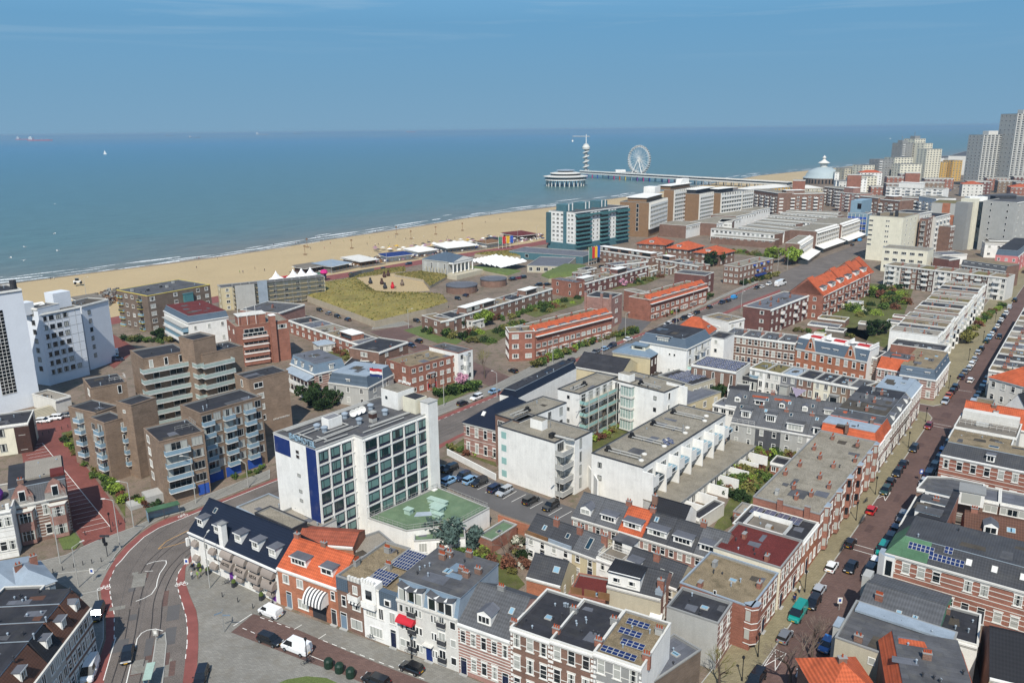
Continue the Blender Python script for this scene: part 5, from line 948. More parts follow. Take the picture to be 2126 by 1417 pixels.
for i in range(5):
 a,b=lerp(Q0,Q1,i/5),lerp(Q0,Q1,(i+1)/5)
 building('row_house',('slate-roofed house with white arched dormer by the hedge tree','slate-roofed house with red patch of tiles and balcony dormer','slate-roofed house with an orange patch of tiles around its dormer','slate-roofed house with round eyebrow window','slate-roofed end house with blue skylight')[i],'house',a,b,d=10,h=6.2,wall='offwhite',roof='gx',rm='tile_grey',rh=3.2,corn='white',F=(2,2,1.0,1.5,'two'),dorm=[(.5,(1.6,2.6,1.4,1.4,2.2)[i],1.3,{'y':1.5,'z':7.0,'gable':i in(0,2,3)})],chim=[(.98,.5,2,'red',9)]if i%2 else[],sky=[(.8,.6)],group=GG)
 if i in(1,2):MB().box(.6,4.8,3.4,4.4,8.2,8.75,'tile_orange').build('tile_patch',[o for o in bpy.data.objects if o.name.startswith('row_house')][-1])
S=building('row_house','white wing with turquoise shutters at the left end of the slate roofs','house',G((23,0,690),6),G((23,230,740),6),d=7,h=6,wall='white',rm='bitumen_grey',corn='white',F=(3,1,1.4,1.4,'two',{'z':3.2,'fh':2.8}),group=GG)
R0,R1=V((73.0,233.8)),V((99,211.4))
for i,(wl,rm_,lab)in enumerate((('white','moss','white rear facade with blue balcony under a mossy flat roof'),('offwhite','moss','off-white rear facade with tall sash windows'),('midgrey','zinc','grey rear facade with white dormer box and zinc roof, purple sail on its right'),('brown','bitumen_dark','brown brick rear facade with white French windows'),('cream','bitumen_dark','cream rear facade with green bay roof and two skylights above'),('taupe','bitumen_dark','taupe brick rear facade with white box bay and chimney above'),('brown','bitumen','brown rear facade at the right end with pale blue window'))):
 a,b=lerp(R0,R1,i/7),lerp(R0,R1,(i+1)/7)
 S=building('row_house',lab,'house',a,b,d=9.5,h=8.6,wall=wl,rm=rm_,corn='white',F=[(2,1,1.1,2.0,'two',{'z':5.6,'fh':3}),(3 if i%2 else 2,1,1.1,2.0,'two',{'z':2.6,'fh':3}),(2,1,1.2,1.8,'sash',{'fh':2.8})],sky=[(.5,.4),(.5,.7)]if i in(4,5)else[],chim=[(.9,.3,2,'lightgrey')]if i==5 else[],group='pale rear facades under one long roof')
 if i in(2,5):MB().box(-1.2,1.2,-1.6,0,2.4,5.4,'lightgrey').box(-1.35,1.35,-1.8,0,5.4,5.6,'grey').box(-.9,.9,-1.64,-1.6,3,5,'glass').build('bay_box',S['root'],(1.6,0,0))
 if i==0:balcony(S['root'],(0,0),0,1.6,5.7,2.6,.9,'lightblue')
mk('sail','8d8393',var=.05)
tag(MB().poly([(0,0,3.2),(4.6,-.5,3.4),(2.4,-2.4,1.2)],'sail').poly([(0,0,3.19),(2.4,-2.4,1.19),(4.6,-.5,3.39)],'sail').build('shade_sail',None,(82.5,223.4,2.4),math.radians(-41)),'purple triangular shade sail behind the brown brick rear facade','shade sail')
T0,T1=G((23,860,100),8.6),G((23,1600,240),8.6)
S=building('row_house','ornate orange brick row with two pointed brick gables in a blue slate mansard','house',T0,T1,d=9,h=8.2,wall='orange_brick',roof='man',rm='slate',rh=3.4,inz=[1.6,0,0,0],wallm={'top':'white',1:'white'},corn='zinc',F=[(9,2,1.2,2.0,'stone')],dorm=[(.05,1.4,1.4),(.42,2.6,1.4,{'st':'four'}),(.56,1.5,1.5),(.93,1.5,1.5)],group='row across the side street')
r,w=S['root'],S['w']
for fx in(.21,.77):MB().poly([(-1.9,-.1,0),(1.9,-.1,0),(.3,-.1,4.3),(-.3,-.1,4.3)],'orange_brick').poly([(-1.9,-.1,0),(-.3,-.1,4.3),(-.3,1.7,4.3),(-1.9,.3,0)],'lightgrey').poly([(.3,-.1,4.3),(1.9,-.1,0),(1.9,.3,0),(.3,1.7,4.3)],'lightgrey').box(-.5,.5,-.16,-.1,1.0,3.0,'white').box(-.38,.38,-.18,-.16,1.15,2.85,'glass_dark').build('gable',r,(w*fx,0,8.1))
for k in range(3):MB().box(0,5,0,1.6,0,.5,'redpaint').build('roof_deck',r,(w*(.12+.33*k),4.5,11.7));MB().box(-.15,.15,0,7,0,1.2,'white').build('party_wall',r,(w*(.33*k+.33),1.8,11.6))
U0,U1=G((24,1615,165),10),G((23,860,60),10)
for i in range(4):
 a,b=lerp(U0,U1,i/4),lerp(U0,U1,(i+1)/4)
 building('row_house','brown brick house with white stone ornaments, %s right of the slim white block'%ORD[i],'house',a,b,d=11,h=10,wall='brown',rm='bitumen',bands=9,corn='white',F=[(3,3,1.2,2.0,'stone',{'door':(1,)})],chim=[(.9,.6,2)],sky=[(.4,.5)],group='row across the side street')
# ------------------------------------------------------------------ tall white hotel with navy window panels
HH=21.5
HP=[(0,0),(9.1,0),(9.1,-2.6),(28.2,-2.6),(28.2,14),(0,14)]
S=building('tower_hotel','tall white hotel block with navy window panels, a navy stripe and rooftop lettering','hotel',G((13,432,575),HH),G((13,745,458),HH),h=HH,wall='white',rm='bitumen',corn='lightgrey',pts=HP,par=.25)
r=S['root']
MB().box(-.06,-.002,.25,3.3,.5,HH-.3,'navy').build('navy_stripe',r);MB().box(-.06,-.002,8.6,13.8,HH-3.9,HH-.4,'navy').build('navy_panel',r)
for f in range(7):
 z_=1.1+f*2.86
 for c in range(3):
  if f or c:window(r,(0,0),0,1.5+c*2.85,z_,2.2,2.3,'hotel','charcoal','glass_green')
 for c in range(5):
  if f>0:window(r,(9.1,-2.6),0,2.1+c*3.55,z_,2.9 if c<4 else 2.2,2.3,'hotel','charcoal','glass_green')
q=MB()
for f in range(8):q.box(.1,9.0,-.16,-.001,.75+f*2.86,.95+f*2.86,'white').box(9.2,26.6,-2.76,-2.601,.75+f*2.86,.95+f*2.86,'white')
q.build('floor_band',r)
q=MB()
for x_ in(.15,2.93,5.78,8.4):q.box(x_-.12,x_+.12,-.2,-.161,.5,HH-.4,'white')
for x_ in(9.5,12.98,16.53,20.08,23.63):q.box(x_-.12,x_+.12,-2.8,-2.761,4,HH-.4,'white')
q.build('pilaster',r)
MB().box(26.4,29.2,-3.6,-1.2,0,HH+2.6,'white').box(26.3,29.3,-3.7,-1.1,HH+2.6,HH+2.75,'lightgrey').build('end_tower',r)
for y_,z_ in((6.2,19),(6.2,18),(6.3,14),(6.2,10.6),(6.2,8.6)):window(r,(0,14),-PI/2,14-y_,z_,1.0,.7,'plain','grey')
lettering(r,'BADHOTEL',1.6,'lightblue',(-.12,4.3,HH+.75),rz=-PI/2,ext=.12)
MB().box(-.2,0,.3,8,-.05,.05,'grey').build('sign_frame',r,(0,0,HH+.1))
MB().box(25,29.8,4.2,9.6,0,HH+3.8,'white').box(25.1,29.7,4.3,9.5,HH+3.8,HH+3.85,'gravel').box(24.96,25,7.6,8.3,HH+1.6,HH+2.3,'glass_dark').build('stair_tower',r)
lettering(r,'BADHOTEL',.8,'white',(29.6,7,HH+4.4),rz=PI/2,ext=.1)
MB().box(25.6,29,-.6,3.4,HH-.4,HH+3.0,'cream').box(25.8,28.8,-.4,3.2,HH+3.0,HH+3.05,'bitumen_dark').build('plant_room',r)
ac_box(r,10.2,8.2,HH-.2,3.4,2.4,2.0);MB().box(-.6,.6,-.6,.6,0,2.3,'lightgrey').box(-.62,.62,-.62,.62,.9,1.9,'dark_brick').build('chimney',r,(16.9,3.2,HH-.2))
for(x_,y_)in((6.8,8.7),(6.9,6.4),(14.4,4.6),(14.6,9.5),(21.3,4.4),(21.6,9.4)):MB().lathe([(.55,0),(.55,.9),(.75,.9),(.75,1.15),(.3,1.4),(0,1.4)],'zinc',8).build('roof_vent',r,(x_,y_,HH-.2))
for(x_,y_)in((16,8.4),(17.3,8.5),(18.6,8.6)):
 o=MB().lathe([(0,0),(.35,.05),(.62,.18),(.8,.4),(.78,.42),(.3,.1)],'white',14).build('satellite_dish',r,(x_,y_,HH+.8));o.rotation_euler=(math.radians(70),0,math.radians(-40));MB().tube((0,0,-1),(0,0,.0),.05,'grey',5).build('dish_stand',r,(x_,y_+.1,HH+.8))
q=MB()
for y_ in(12.4,12.9,13.3):q.tube((2,y_,.3),(24,y_,.3),.11,'lightgrey',5)
for k,(a_,b_)in enumerate((((2,3),(13,3.2)),((2,3.6),(12,3.8)),((1.5,8),(8,8.3)),((6,5.3),(12,5.2)),((12,5.2),(12,8.5)),((1.4,9.4),(7.5,9.8)),((14,1.2),(25,1.0)),((14,.7),(25,.5)),((11,-.6),(22,-.7)),((3,1.5),(8.5,1.2)),((2.5,4.5),(2.6,9.5)),((4,2),(4,5)))):q.tube((*a_,.35),(*b_,.35),.13,'lightgrey',5)
q.build('roof_pipe',r,(0,0,HH-.2))
fl=MB().tube((0,0,0),(0,0,4.6),.07,'white',6,.04).build('flagpole',r,(25.3,9.2,HH+3.8))
def flag(parent,cols,w_,h_,loc,rz,name='flag',vert=False,label=None):
 mb=MB();n=len(cols)
 for i,c in enumerate(cols):
  for k in range(8):
   if vert:
    x0,x1=w_*i/n,w_*(i+1)/n;z0,z1=h_*k/8,h_*(k+1)/8;f=lambda x,z:.12*math.sin(z*3+x)
   else:
    x0,x1=w_*k/8,w_*(k+1)/8;z0,z1=h_*(1-(i+1)/n),h_*(1-i/n);f=lambda x,z:.16*math.sin(x*3.2+z*.8)
   for y_ in(0,.012):
    p=[(x0,f(x0,z0)+y_,z0),(x1,f(x1,z0)+y_,z0),(x1,f(x1,z1)+y_,z1),(x0,f(x0,z1)+y_,z1)];mb.poly(p if y_==0 else p[::-1],c)
 return mb.build(name,parent,loc,rz,label)
tag(flag(None,['redpaint','white','navy'],3.2,1.9,(0,0,0),math.radians(160)),'red, white and blue flag flying above the tall white hotel','flag')
FL_=bpy.data.objects['flag'];p_=r.matrix_basis@Vector((25.3,9.2,HH+6.2));FL_.location=p_
S=building('annex','low hotel wing with pale green roof, railings and green vents','building',V((-31.6,143.0)),V((-16,140)),h=4.2,wall='white',rm='green_roof',corn='white',pts=None,d=5)if 0 else None
gp=[G((13,865,1150),4.2),G((13,1190,1260),4.2),G((6,1210,455),4.2),G((6,1385,360),4.2),G((6,1070,235),4.2)]
a_=math.atan2((gp[1]-gp[0]).y,(gp[1]-gp[0]).x);loc=[((p-gp[0]).x*math.cos(a_)+(p-gp[0]).y*math.sin(a_),-(p-gp[0]).x*math.sin(a_)+(p-gp[0]).y*math.cos(a_))for p in gp]
S=building('hotel_wing','low hotel wing with pale green roof, railings and green vents','building',gp[0],gp[1],h=4.2,wall='white',rm='green_roof',corn='lightgrey',pts=loc,par=.1)
r=S['root'];railing(r,[(p[0]*1,p[1])for p in inset(loc,.25)],4.2,1.1,'lightgrey',True)
for k,(fx,fy,a,b,h_)in enumerate(((.45,.45,1.5,1.2,1.0),(.75,.8,3,1.6,.9),(.85,.7,2.2,1.8,1.2),(1.0,.6,2.2,1.0,.7),(.55,.95,4.5,1.2,.8))):
 x_,y_=loc[1][0]*fx+loc[4][0]*fy*.8,loc[3][1]*fy*.8;MB().box(-a/2,a/2,-b/2,b/2,0,h_,'palegreen').box(-a/2-.15,a/2+.15,-b/2-.15,b/2+.15,h_,h_+.15,'palegreen').build('roof_vent',r,(x_,y_,4.1))
MB().box(-1.2,1.2,-.6,.6,0,.2,'white').build('skylight',r,(loc[4][0]*.85,loc[4][1]*.93,4.1))
S=building('hotel_wing','lower green-roofed strip and lean-to glass roof beside the garden cedar','building',G((6,930,560),3.2),G((6,1240,540),3.2),d=9,h=3.2,wall='white',rm='green_roof',corn='lightgrey',F=(3,1,1.6,2,'three'))
S['root'].rotation_euler.z+=0;MB().poly([(-1,6.5,3.4),(4.5,6.5,3.4),(5.5,9.5,4.5),(.5,9.5,4.5)],'zinc').poly([(-1,6.5,3.39),(.5,9.5,4.49),(5.5,9.5,4.49),(4.5,6.5,3.39)],'zinc').build('glass_lean_to',S['root'])
S=building('shed','small building with pale green flat roof and skylight against the orange garden wall','shed',G((6,1318,525),2.8),G((6,1420,535),2.8),d=8,h=2.8,wall='red',rm='green_roof',corn='palegreen',sky=[(.6,.5)])
S['root'].rotation_euler.z=math.radians(-38)
tag(MB().box(0,17,-.2,.2,0,2.6,'orange_brick').build('garden_wall',None,(*G((6,1440,470)),0),math.radians(-37)),'old orange brick wall between car park and garden with bare tree','wall')
# ------------------------------------------------------------------ taupe brick apartment complex, left
GC='wings of the taupe brick apartment complex'
def wing(label,p0,p1,d,h,**k):
 k.setdefault('wall','taupe');k.setdefault('rm','bitumen_dark');k.setdefault('corn','taupe');k.setdefault('group',GC)
 return building('apartment_block',label,'apartments',p0,p1,d=d,h=h,**k)
S=wing('nearest taupe wing with wide pale blue balconies and small roof terrace',(14,745,885),(14,1095,800),(14,560,795),15,F=[(1,4,2.4,1.9,'three',{'x':(.66,.98),'z':2.9,'fh':2.95,'fr':'grey'})],L=[(1,4,1.9,1.7,'three',{'x':(.12,.4),'z':2.9,'fh':2.95})])
r,w=S['root'],S['w']
for f in range(4):balcony(r,(0,0),0,w*.35,2.9+f*2.95,w*.55,1.3,'lightblue');window(r,(0,0),0,w*.35,3.0+f*2.95,w*.5,2.3,'four','grey')
MB().box(w*.72,w*.97,-.06,0,.1,2.6,'blue').build('garage_door',r);railing(r,[(w*.5,4.5),(w*.98,4.5),(w*.98,9)],15,1,'lightgrey')
MB().box(-3.5,0,2,6,0,2.2,'lightgrey').box(-7,-3.5,2.5,6,0,.9,'lightgrey').build('entrance_ramp',r)
S=wing('right taupe wing with three stacks of small balconies above blue garage doors',(14,1065,665),(14,1540,530),(14,880,605),17.6,F=[(1,5,1.8,1.8,'three',{'x':(.16,.34),'z':2.9,'fh':2.9,'fr':'grey'}),(1,5,1.8,1.8,'three',{'x':(.5,.68),'z':2.9,'fh':2.9,'fr':'grey'}),(1,5,1.6,1.8,'two',{'x':(.84,1),'z':2.9,'fh':2.9,'fr':'grey'})],vents=3)
r,w=S['root'],S['w']
for c in(.09,.42,.76):
 for f in range(5):balcony(r,(0,0),0,w*c,2.95+f*2.9,w*.17,1.2,'lightblue');window(r,(0,0),0,w*c,3.0+f*2.9,w*.15,2.3,'two','grey')
for c in(.13,.42,.78):MB().box(-w*.12,w*.12,-.06,0,.1,2.5,'blue').build('garage_door',r,(w*c,0,0))
S=wing('left taupe wing with notched roof and balconies towards the red street',(14,320,740),(14,490,690),(14,205,690),14.8,F=[(1,4,1.3,1.6,'two',{'x':(.7,1),'z':2.9,'fh':2.95,'balc':(0,),'bf':0})])
r,d_=S['root'],S['d']
for f in range(4):balcony(r,(0,0),-PI/2,0,0,1,.1)if 0 else balcony(r,(0,d_),-PI/2,d_*.72,2.9+f*2.95,2.6,1.2,'lightblue');window(r,(0,d_),-PI/2,d_*.7,3+f*2.95,2.2,2.2,'two','grey');window(r,(0,d_),-PI/2,d_*.25,3.2+f*2.95,1.6,1.6,'two','grey')
S=wing('taupe wing behind the notch with a corner stack of balconies',(14,255,662),(14,440,600),(14,108,592),14.9);r,d_=S['root'],S['d']
for f in range(4):balcony(r,(0,d_),-PI/2,d_*.4,2.9+f*2.95,2.6,1.2,'lightblue');window(r,(0,d_),-PI/2,d_*.4,3+f*2.95,3.0,2.2,'three','grey')
wing('windowless lift tower with small slit window between the taupe wings',(14,530,602),(14,722,540),(14,440,562),18.6,L=(1,1,1.0,.8,'plain',{'z':15,'fh':3}))
S=wing('far left taupe wing with fenced roof corner',(14,215,470),(14,495,420),(14,60,412),17.5,L=(1,1,2.4,1.7,'three',{'x':(.5,.9),'z':14,'fh':3.2}),F=[(1,1,1.0,2.2,'plain',{'x':(.72,.85),'z':14.4,'fh':3})]);railing(S['root'],[(5,3),(9,3),(9,6)],17.5,1,'white')
S=wing('tallest taupe block with squared dark roof, left half',(14,620,242),(14,965,180),(14,440,192),23.4,F=[(3,1,1.0,2.1,'plain',{'z':20.2,'fh':3,'fr':'white'})],vents=1)
r,w=S['root'],S['w']
for f in range(7):
 z_=19.6-f*2.9+.6
 balcony(r,(0,0),0,w*.45,z_,w*1.1,2.6,'mint','white',1.0,'gallery',y=-.3);window(r,(0,0),0,w*.25,z_-2.6,1.6,1.9,'plain','offwhite','glass_dark');window(r,(0,0),0,w*.7,z_-2.6,3.4,1.9,'two','offwhite','glass_dark')
wing('roof tower on the tallest taupe block',(14,1010,100),(14,1180,60),(14,915,68),27.5,rm='bitumen_dark')
S=wing('tallest taupe block, right half beside the red brick tower',(14,1080,208),(14,1395,140),(14,960,170),23.4,vents=1);r,w=S['root'],S['w']
for f in range(7):
 z_=20.2-f*2.9;balcony(r,(0,0),0,w*.3,z_,w*.75,2.2,'mint','white',1.0,'gallery');balcony(r,(0,S['d']),-PI/2,S['d']*.5,z_,S['d']*1.1,2.0,'mint','white',1.0,'gallery');window(r,(0,0),0,w*.4,z_-2.6,3,1.9,'four','offwhite','glass_dark')
S=wing('large blank taupe end wall with pale signboard lettering beside the blue-striped hotel',(14,1440,405),(14,1745,332),(14,1300,365),16.9,F=[(1,4,2.6,1.5,'two',{'x':(.05,.4),'z':4,'fh':3.1})],L=(1,1,1,2.1,'plain',{'z':13.6,'fh':3}));r,w=S['root'],S['w']
lettering(r,'APPARTEMENTEN',.62,'white',(w*.72,-.06,4.2));MB().box(0,5,-2.5,3,13.4,13.6,'offwhite').build('gallery',r,(-5,1,0))
# ------------------------------------------------------------------ white angular hotel, far left
mk('white_panel','d4d8dc',rough=.5,var=.04);GT='parts of the white angular hotel'
P1=G((29,185,165),36);P0=P1-V((math.cos(.88),math.sin(.88)))*16
S=building('apartment_block','tall narrow white slab with honeycomb window strip at the left edge','apartments',P0,P1,d=11,h=36,wall='white_panel',rm='bitumen_dark',corn='white',group=GT,par=.3)
r=S['root']
hc=MB()
for f in range(24):
 for c in range(4):
  x_,z_=c*1.0,f*1.05;hc.box(x_-.5,x_+.5,-.12,-.08,z_,z_+.12,'white').box(x_-.5,x_-.4,-.12,-.08,z_,z_+1.05,'white')
hc.poly([(-.5,-.05,0),(3.5,-.05,0),(3.5,-.05,25.2),(-.5,-.05,25.2)],'glass_dark').build('honeycomb_window',r,(6.6,0,5.5))
MB().tube((0,0,0),(0,0,3.5),.9,'charcoal',10).build('flue',r,(15,3,35))
S=building('apartment_block','white folded middle wing with grid of paired windows and dark roof','apartments',G((29,335,385),24),G((29,690,315),24),d=13,h=24,wall='white_panel',rm='bitumen_brown',corn='white',group=GT,F=[(5,7,1.5,1.6,'two',{'x':(.02,.86),'fr':'charcoal','z':2.6,'fh':3.0,'skip':((4,1),(4,2),(4,3),(4,4),(4,5),(4,6))})],par=.2)
r,w=S['root'],S['w']
q=MB()
for k in range(8):q.box(0,w,-.05,-.001,3+k*3.05,3.07+k*3.05,'lightgrey')
for k in range(6):q.box(w*.17*k+.1,w*.17*k+.17,-.05,-.001,3,23.8,'lightgrey')
q.build('panel_joint',r);MB().box(w*.55,w*.98,4,9,23.5,29,'white_panel').build('plant_room',r);MB().tube((0,0,0),(4.5,0,0),1.5,'white',12).build('ventilation_drum',r,(1,7,25));MB().box(-3,0,2,6,24,28,'white_panel').build('plant_room',r)
building('apartment_block','recessed white strip wing between the honeycomb slab and the middle wing','apartments',G((29,215,325),26),G((29,322,335),26),d=8,h=26,wall='white_panel',rm='bitumen',corn='white',group=GT,F=[(1,7,1.5,1.6,'two',{'fr':'charcoal','z':4,'fh':3.1})])
building('apartment_block','white folded right wing in shade behind the middle wing','apartments',G((29,700,312),23),G((29,700,312),23)+V((3.7,11.4)),d=9,h=23,wall='white_panel',rm='bitumen_brown',corn='white',group=GT,F=[(1,6,1.2,1.5,'two',{'fr':'charcoal','z':3,'fh':3.1,'x':(.0,.5)})])
S=building('annex','low pale entrance hall with stairs at the foot of the white angular hotel','building',G((29,480,1160),3),G((29,615,1120),3),d=12,h=4.2,wall='offwhite',rm='gravel_light',corn='white')
st=MB()
for k in range(8):st.box(-6,0,k*.4-.4,4,k*.3,k*.3+.3,'stone')
st.build('stairs',S['root'],(-.5,-1,0))
for(x_,y_)in((1100,140),(1190,180),(1320,160)):pass
S=building('apartment_block','grey-brown apartment block with yellow roof edge and yellow-framed corner balconies','apartments',(1,1160,130),(1,1655,40),(1,905,85),15.5,wall='greybrown',rm='bitumen',corn='yellow',chim=[(.1,.7,0,'lightgrey'),(.25,.5,0,'charcoal'),(.5,.6,0,'charcoal'),(.55,.5,0,'lightgrey'),(.8,.8,0,'lightgrey')],F=[(1,5,2.2,1.7,'three',{'x':(0,.14)}),(1,5,1.8,1.5,'three',{'x':(.35,.5)}),(2,5,1.6,1.5,'two',{'x':(.72,1)})],L=[(2,4,1.9,1.5,'two',{'x':(.2,.6)})]);r,w,d_=S['root'],S['w'],S['d']
MB().box(w*.54,w*.68,-1.2,0,.3,13.5,'tealglass').box(w*.53,w*.69,-1.3,0,13.5,13.8,'teal').build('stair_window',r)if mk('tealglass','4a7a7c',rough=.2,var=.2,spec=.6)else 0
for f in range(5):
 balcony(r,(0,d_),-PI/2,d_*.75,.4+f*3.05,3.0,.9,'glass_bluepane','yellow');window(r,(0,d_),-PI/2,d_*.75,.5+f*3.05,2.4,2.3,'two','grey','glass_dark');balcony(r,(0,d_),-PI/2,d_*.1,.4+f*3.05,3.6,.7,'glass_bluepane','yellow')
S=building('apartment_block','beige block wrapped in scaffolding and pale sheeting beside the beach','apartments',(1,1740,65),(1,2560,-20),(1,1665,50),11,wall='sandstone',rm='bitumen',corn='cream',F=[(9,4,1.6,1.4,'two')],L=(1,4,1.2,1.2,'plain'),vents=8);r,w=S['root'],S['w']
sc_=MB()
for k in range(12):
 X=w*(.1+.88*k/11)
 for y_ in(-1.4,-.4):sc_.tube((X,y_,0),(X,y_,12.4),.06,'lightgrey',4)
for f in range(6):
 sc_.box(w*.1,w*.98,-1.4,-.4,f*2.1+1.0,f*2.1+1.08,'woodgrey')
 for y_ in(-1.4,):sc_.tube((w*.1,y_,f*2.1+2.0),(w*.98,y_,f*2.1+2.0),.05,'lightgrey',4)
sc_.build('scaffolding',r);MB().box(w*.12,w*.3,-1.6,-1.5,.3,11.5,'lightgrey').box(w*.33,w*.42,-1.6,-1.5,0,12.6,'zinc').build('scaffold_sheet',r)
S=building('villa','white turreted villa with glazed verandas and black flat roof with a blue-grey hood','house',(1,1480,340),(1,1800,290),(1,1400,230),10.5,wall='white',roof='man',rm='slate',rh=2.2,inz=[1.2,.4,.8,1.0],wallm={'top':'redroof'},corn='white',csides=(0,3),F=[(3,2,1.1,1.6,'two')],L=[(4,2,1.3,2.0,'cross')]);r,d_=S['root'],S['d']
for z_ in(2.8,6.0):MB().box(-2.2,0,0,d_*.8,-.2,0,'white').box(-2.2,-2.1,0,d_*.8,0,1,'white').box(-2.0,-.1,.1,d_*.78,.9,2.7,'glass_bluepane').box(-2.3,.1,-.1,d_*.85,2.7,2.9,'lightgrey').build('veranda',r,(0,0,z_))
S=building('apartment_block','red brick tower with white window bands, chimney shaft and three flagpoles','apartments',(1,1855,375),(2,222,320),(1,1705,330),14.6,wall='red',rm='gravel',corn='red',F=[(1,1,7,1.6,'four',{'x':(.12,.55),'z':11,'fh':3})],L=(2,3,1.4,1.4,'two'));r,w=S['root'],S['w']
for f in range(4):MB().box(w*.12,w*.58,-.9,0,0,1.3,'red').box(w*.11,w*.59,-1.0,0,1.3,1.45,'white').build('balcony',r,(0,0,f*2.8+.4));window(r,(0,0),0,w*.35,1.9+f*2.8+.3,w*.45,1.3,'strip','white','glass_dark')
MB().box(w*.64,w*.74,-1.2,1.5,0,17.2,'red').box(w*.63,w*.75,-1.3,1.6,17.2,17.35,'white').build('chimney',r);window(r,(0,0),0,w*.87,12,3.4,1.5,'three')
MB().box(w*.1,w*.6,2.5,8,14.2,17.5,'red').box(w*.08,w*.62,2.3,8.2,17.5,17.7,'offwhite').build('roof_storey',r)
for k in range(3):MB().tube((0,0,0),(0,0,6.5),.08,'white',5).build('flagpole',r,(1.5+k*3,1.2,14.6))
S=building('house','black-roofed house with white and dark brick front and balconies, left edge','house',G((15,-260,150),8),G((15,275,80),8),d=11,h=8,wall='cream',rm='bitumen_dark',corn='white',F=[(2,2,1.5,2,'two',{'x':(.1,.6),'fr':'charcoal'}),(1,2,1.4,2.2,'two',{'x':(.75,.95)})],vents=2);MB().box(S['w']*.72,S['w']+.02,-.1,8,-.2,7.5,'dark_brick').build('brick_bay',S['root'])
S=building('villa','ornate red and cream banded brick villa with curved gables by the red street','house',G((15,105,905),8.6),G((15,660,790),8.6),d=15,h=8.6,wall='brown',roof='man',rm='tile_grey',rh=3.2,inz=[1.6,0,0,0],bands=12,wallm={'top':'bitumen_dark',1:'brown'},corn='cream',F=[(1,2,1.4,2.2,'stone',{'x':(.28,.42)}),(1,2,1.2,2.2,'stone',{'x':(.5,.68)})],chim=[(.22,.2,2,'brown')],sky=[(.5,.5,1.6,1.2),(.75,.6,1.4,1)]);r,w=S['root'],S['w']
for fx,nf_ in((.22,2),(.8,2)):
 bay(r,(0,0),0,w*fx,.6,3.4,2.6,1.2,'pinkbrick','offwhite',nf=nf_,fh=3.9);MB().poly([(-1.9,-.15,0),(1.9,-.15,0),(1.9,-.15,1.6),(1.2,-.15,2.1),(.9,-.15,3.6),(0,-.15,4.3),(-.9,-.15,3.6),(-1.2,-.15,2.1),(-1.9,-.15,1.6)],'pinkbrick').prism([(-1.9,-.15),(1.9,-.15),(1.9,.3),(-1.9,.3)],0,1.6,'offwhite').poly([(-1.9,.3,0),(-1.9,.3,1.6),(-.9,.3,3.6),(0,.3,4.3),(.9,.3,3.6),(1.9,.3,1.6),(1.9,.3,0)],'pinkbrick').box(-.6,.6,-.2,-.15,.7,3.0,'white').box(-.5,.5,-.23,-.2,.8,2.7,'glass').box(-2,2,-.3,.35,-.1,.1,'offwhite').build('gable',r,(w*fx,-.3 if fx>.5 else 0,8.6))
MB().box(w*.3,w*.98,4,14.5,11.8,12.3,'gravel_light').build('roof_storey',r);MB().box(w*.75,w,3.2,7,11.8,12.4,'redroof').build('roof_patch',r)
q=building('garden',0,0,V((0,0)),V((1,0)),1)if 0 else None
sheet('front_garden',[(15,560,1190),(15,720,1150),(15,800,1240),(15,740,1320),(15,620,1330)],'lawn',.15)
for i,(p0,p1,h_,d_,wl,lab)in enumerate((((15,-250,990),(15,105,930),10,14,'white','white and brick stepped-gable house with gravel roof, left edge'),((5,-330,905),(5,95,830),7.0,10,'bluegrey','blue-grey house with pale zinc hipped roofs, left edge'))):
 S=building('house',lab,'house',G(p0,h_),G(p1,h_),d=d_,h=h_,wall=wl,roof='flat' if i==0 else 'hip',rm='gravel_light' if i==0 else 'zinc',rh=2.6,bands=8 if i==0 else 0,corn='white',F=[(4,2,1.3,2,'stone')],L=None,chim=[(.5,.5,2,'red',8.6)]if i else[])
 if i==0:
  for k in range(5):MB().box(-.3,.3,-.1,.5,0,1.2,'white').build('finial',S['root'],(S['w']-.5-k*1.6,0,10))
  MB().lathe([(2.2,0),(2.5,1.2),(1.8,2.6),(.8,3.4),(0,3.8)],'purple',14).build('dome_tent',S['root'],(1.4,7,9.8))
S=building('house','zinc hip-roofed house with two red chimneys beside the pavement, left','house',G((5,95,885),6.5),G((5,330,800),6.5),d=9,h=6.5,wall='bluegrey',roof='hip',rm='zinc',rh=2.2,corn='white',chim=[(.35,.6,2,'red',8),(.8,.75,2,'red',8)],F=(2,2,1,1.6,'two'))
D0,D1=G((5,190,1430),8.6),G((5,545,960),8.6)
for i in range(4):
 a,b=lerp(D0,D1,i/4-(.3 if i==0 else 0)),lerp(D0,D1,(i+1)/4)
 S=building('row_house',('grey-fronted house with rusty roof edge, nearest the camera, bottom left','grey-fronted house with white dormer, second from the bottom left','brown brick house with steep dark tiles, third from the bottom left','brown brick end house with dormer beside the parked dark van')[i],'house',a,b,d=12,h=8.6,wall='lightgrey' if i<2 else 'brown',roof='man',rm='tile_brown' if i!=1 else 'tile_black',rh=3.4,inz=[2.4,0,0,.6],wallm={'top':'bitumen_dark'},corn='offwhite',F=[(3,3,1.1,1.8,'stone' if i>1 else 'two')],dorm=[(.55,1.5,1.9,{'y':.8,'z':9.2,'gable':i==3})],vents=2,group='dark-roofed houses at the bottom left')
building('house','dark sloping roof with tiled ridge at the very bottom left corner','house',G((5,-200,1560),9),G((5,60,1500),9),d=12,h=9,wall='brown',roof='gx',rm='tile_brown',rh=2.5)
building('house','low dark roof with white dormer window between zinc roofs and dark row, left edge','house',G((5,-150,1010),8.4),G((5,110,1000),8.4),d=8,h=8.4,wall='bluegrey',rm='bitumen_dark',corn='white',F=(2,1,1.4,1.6,'two',{'z':5,'fh':3}))
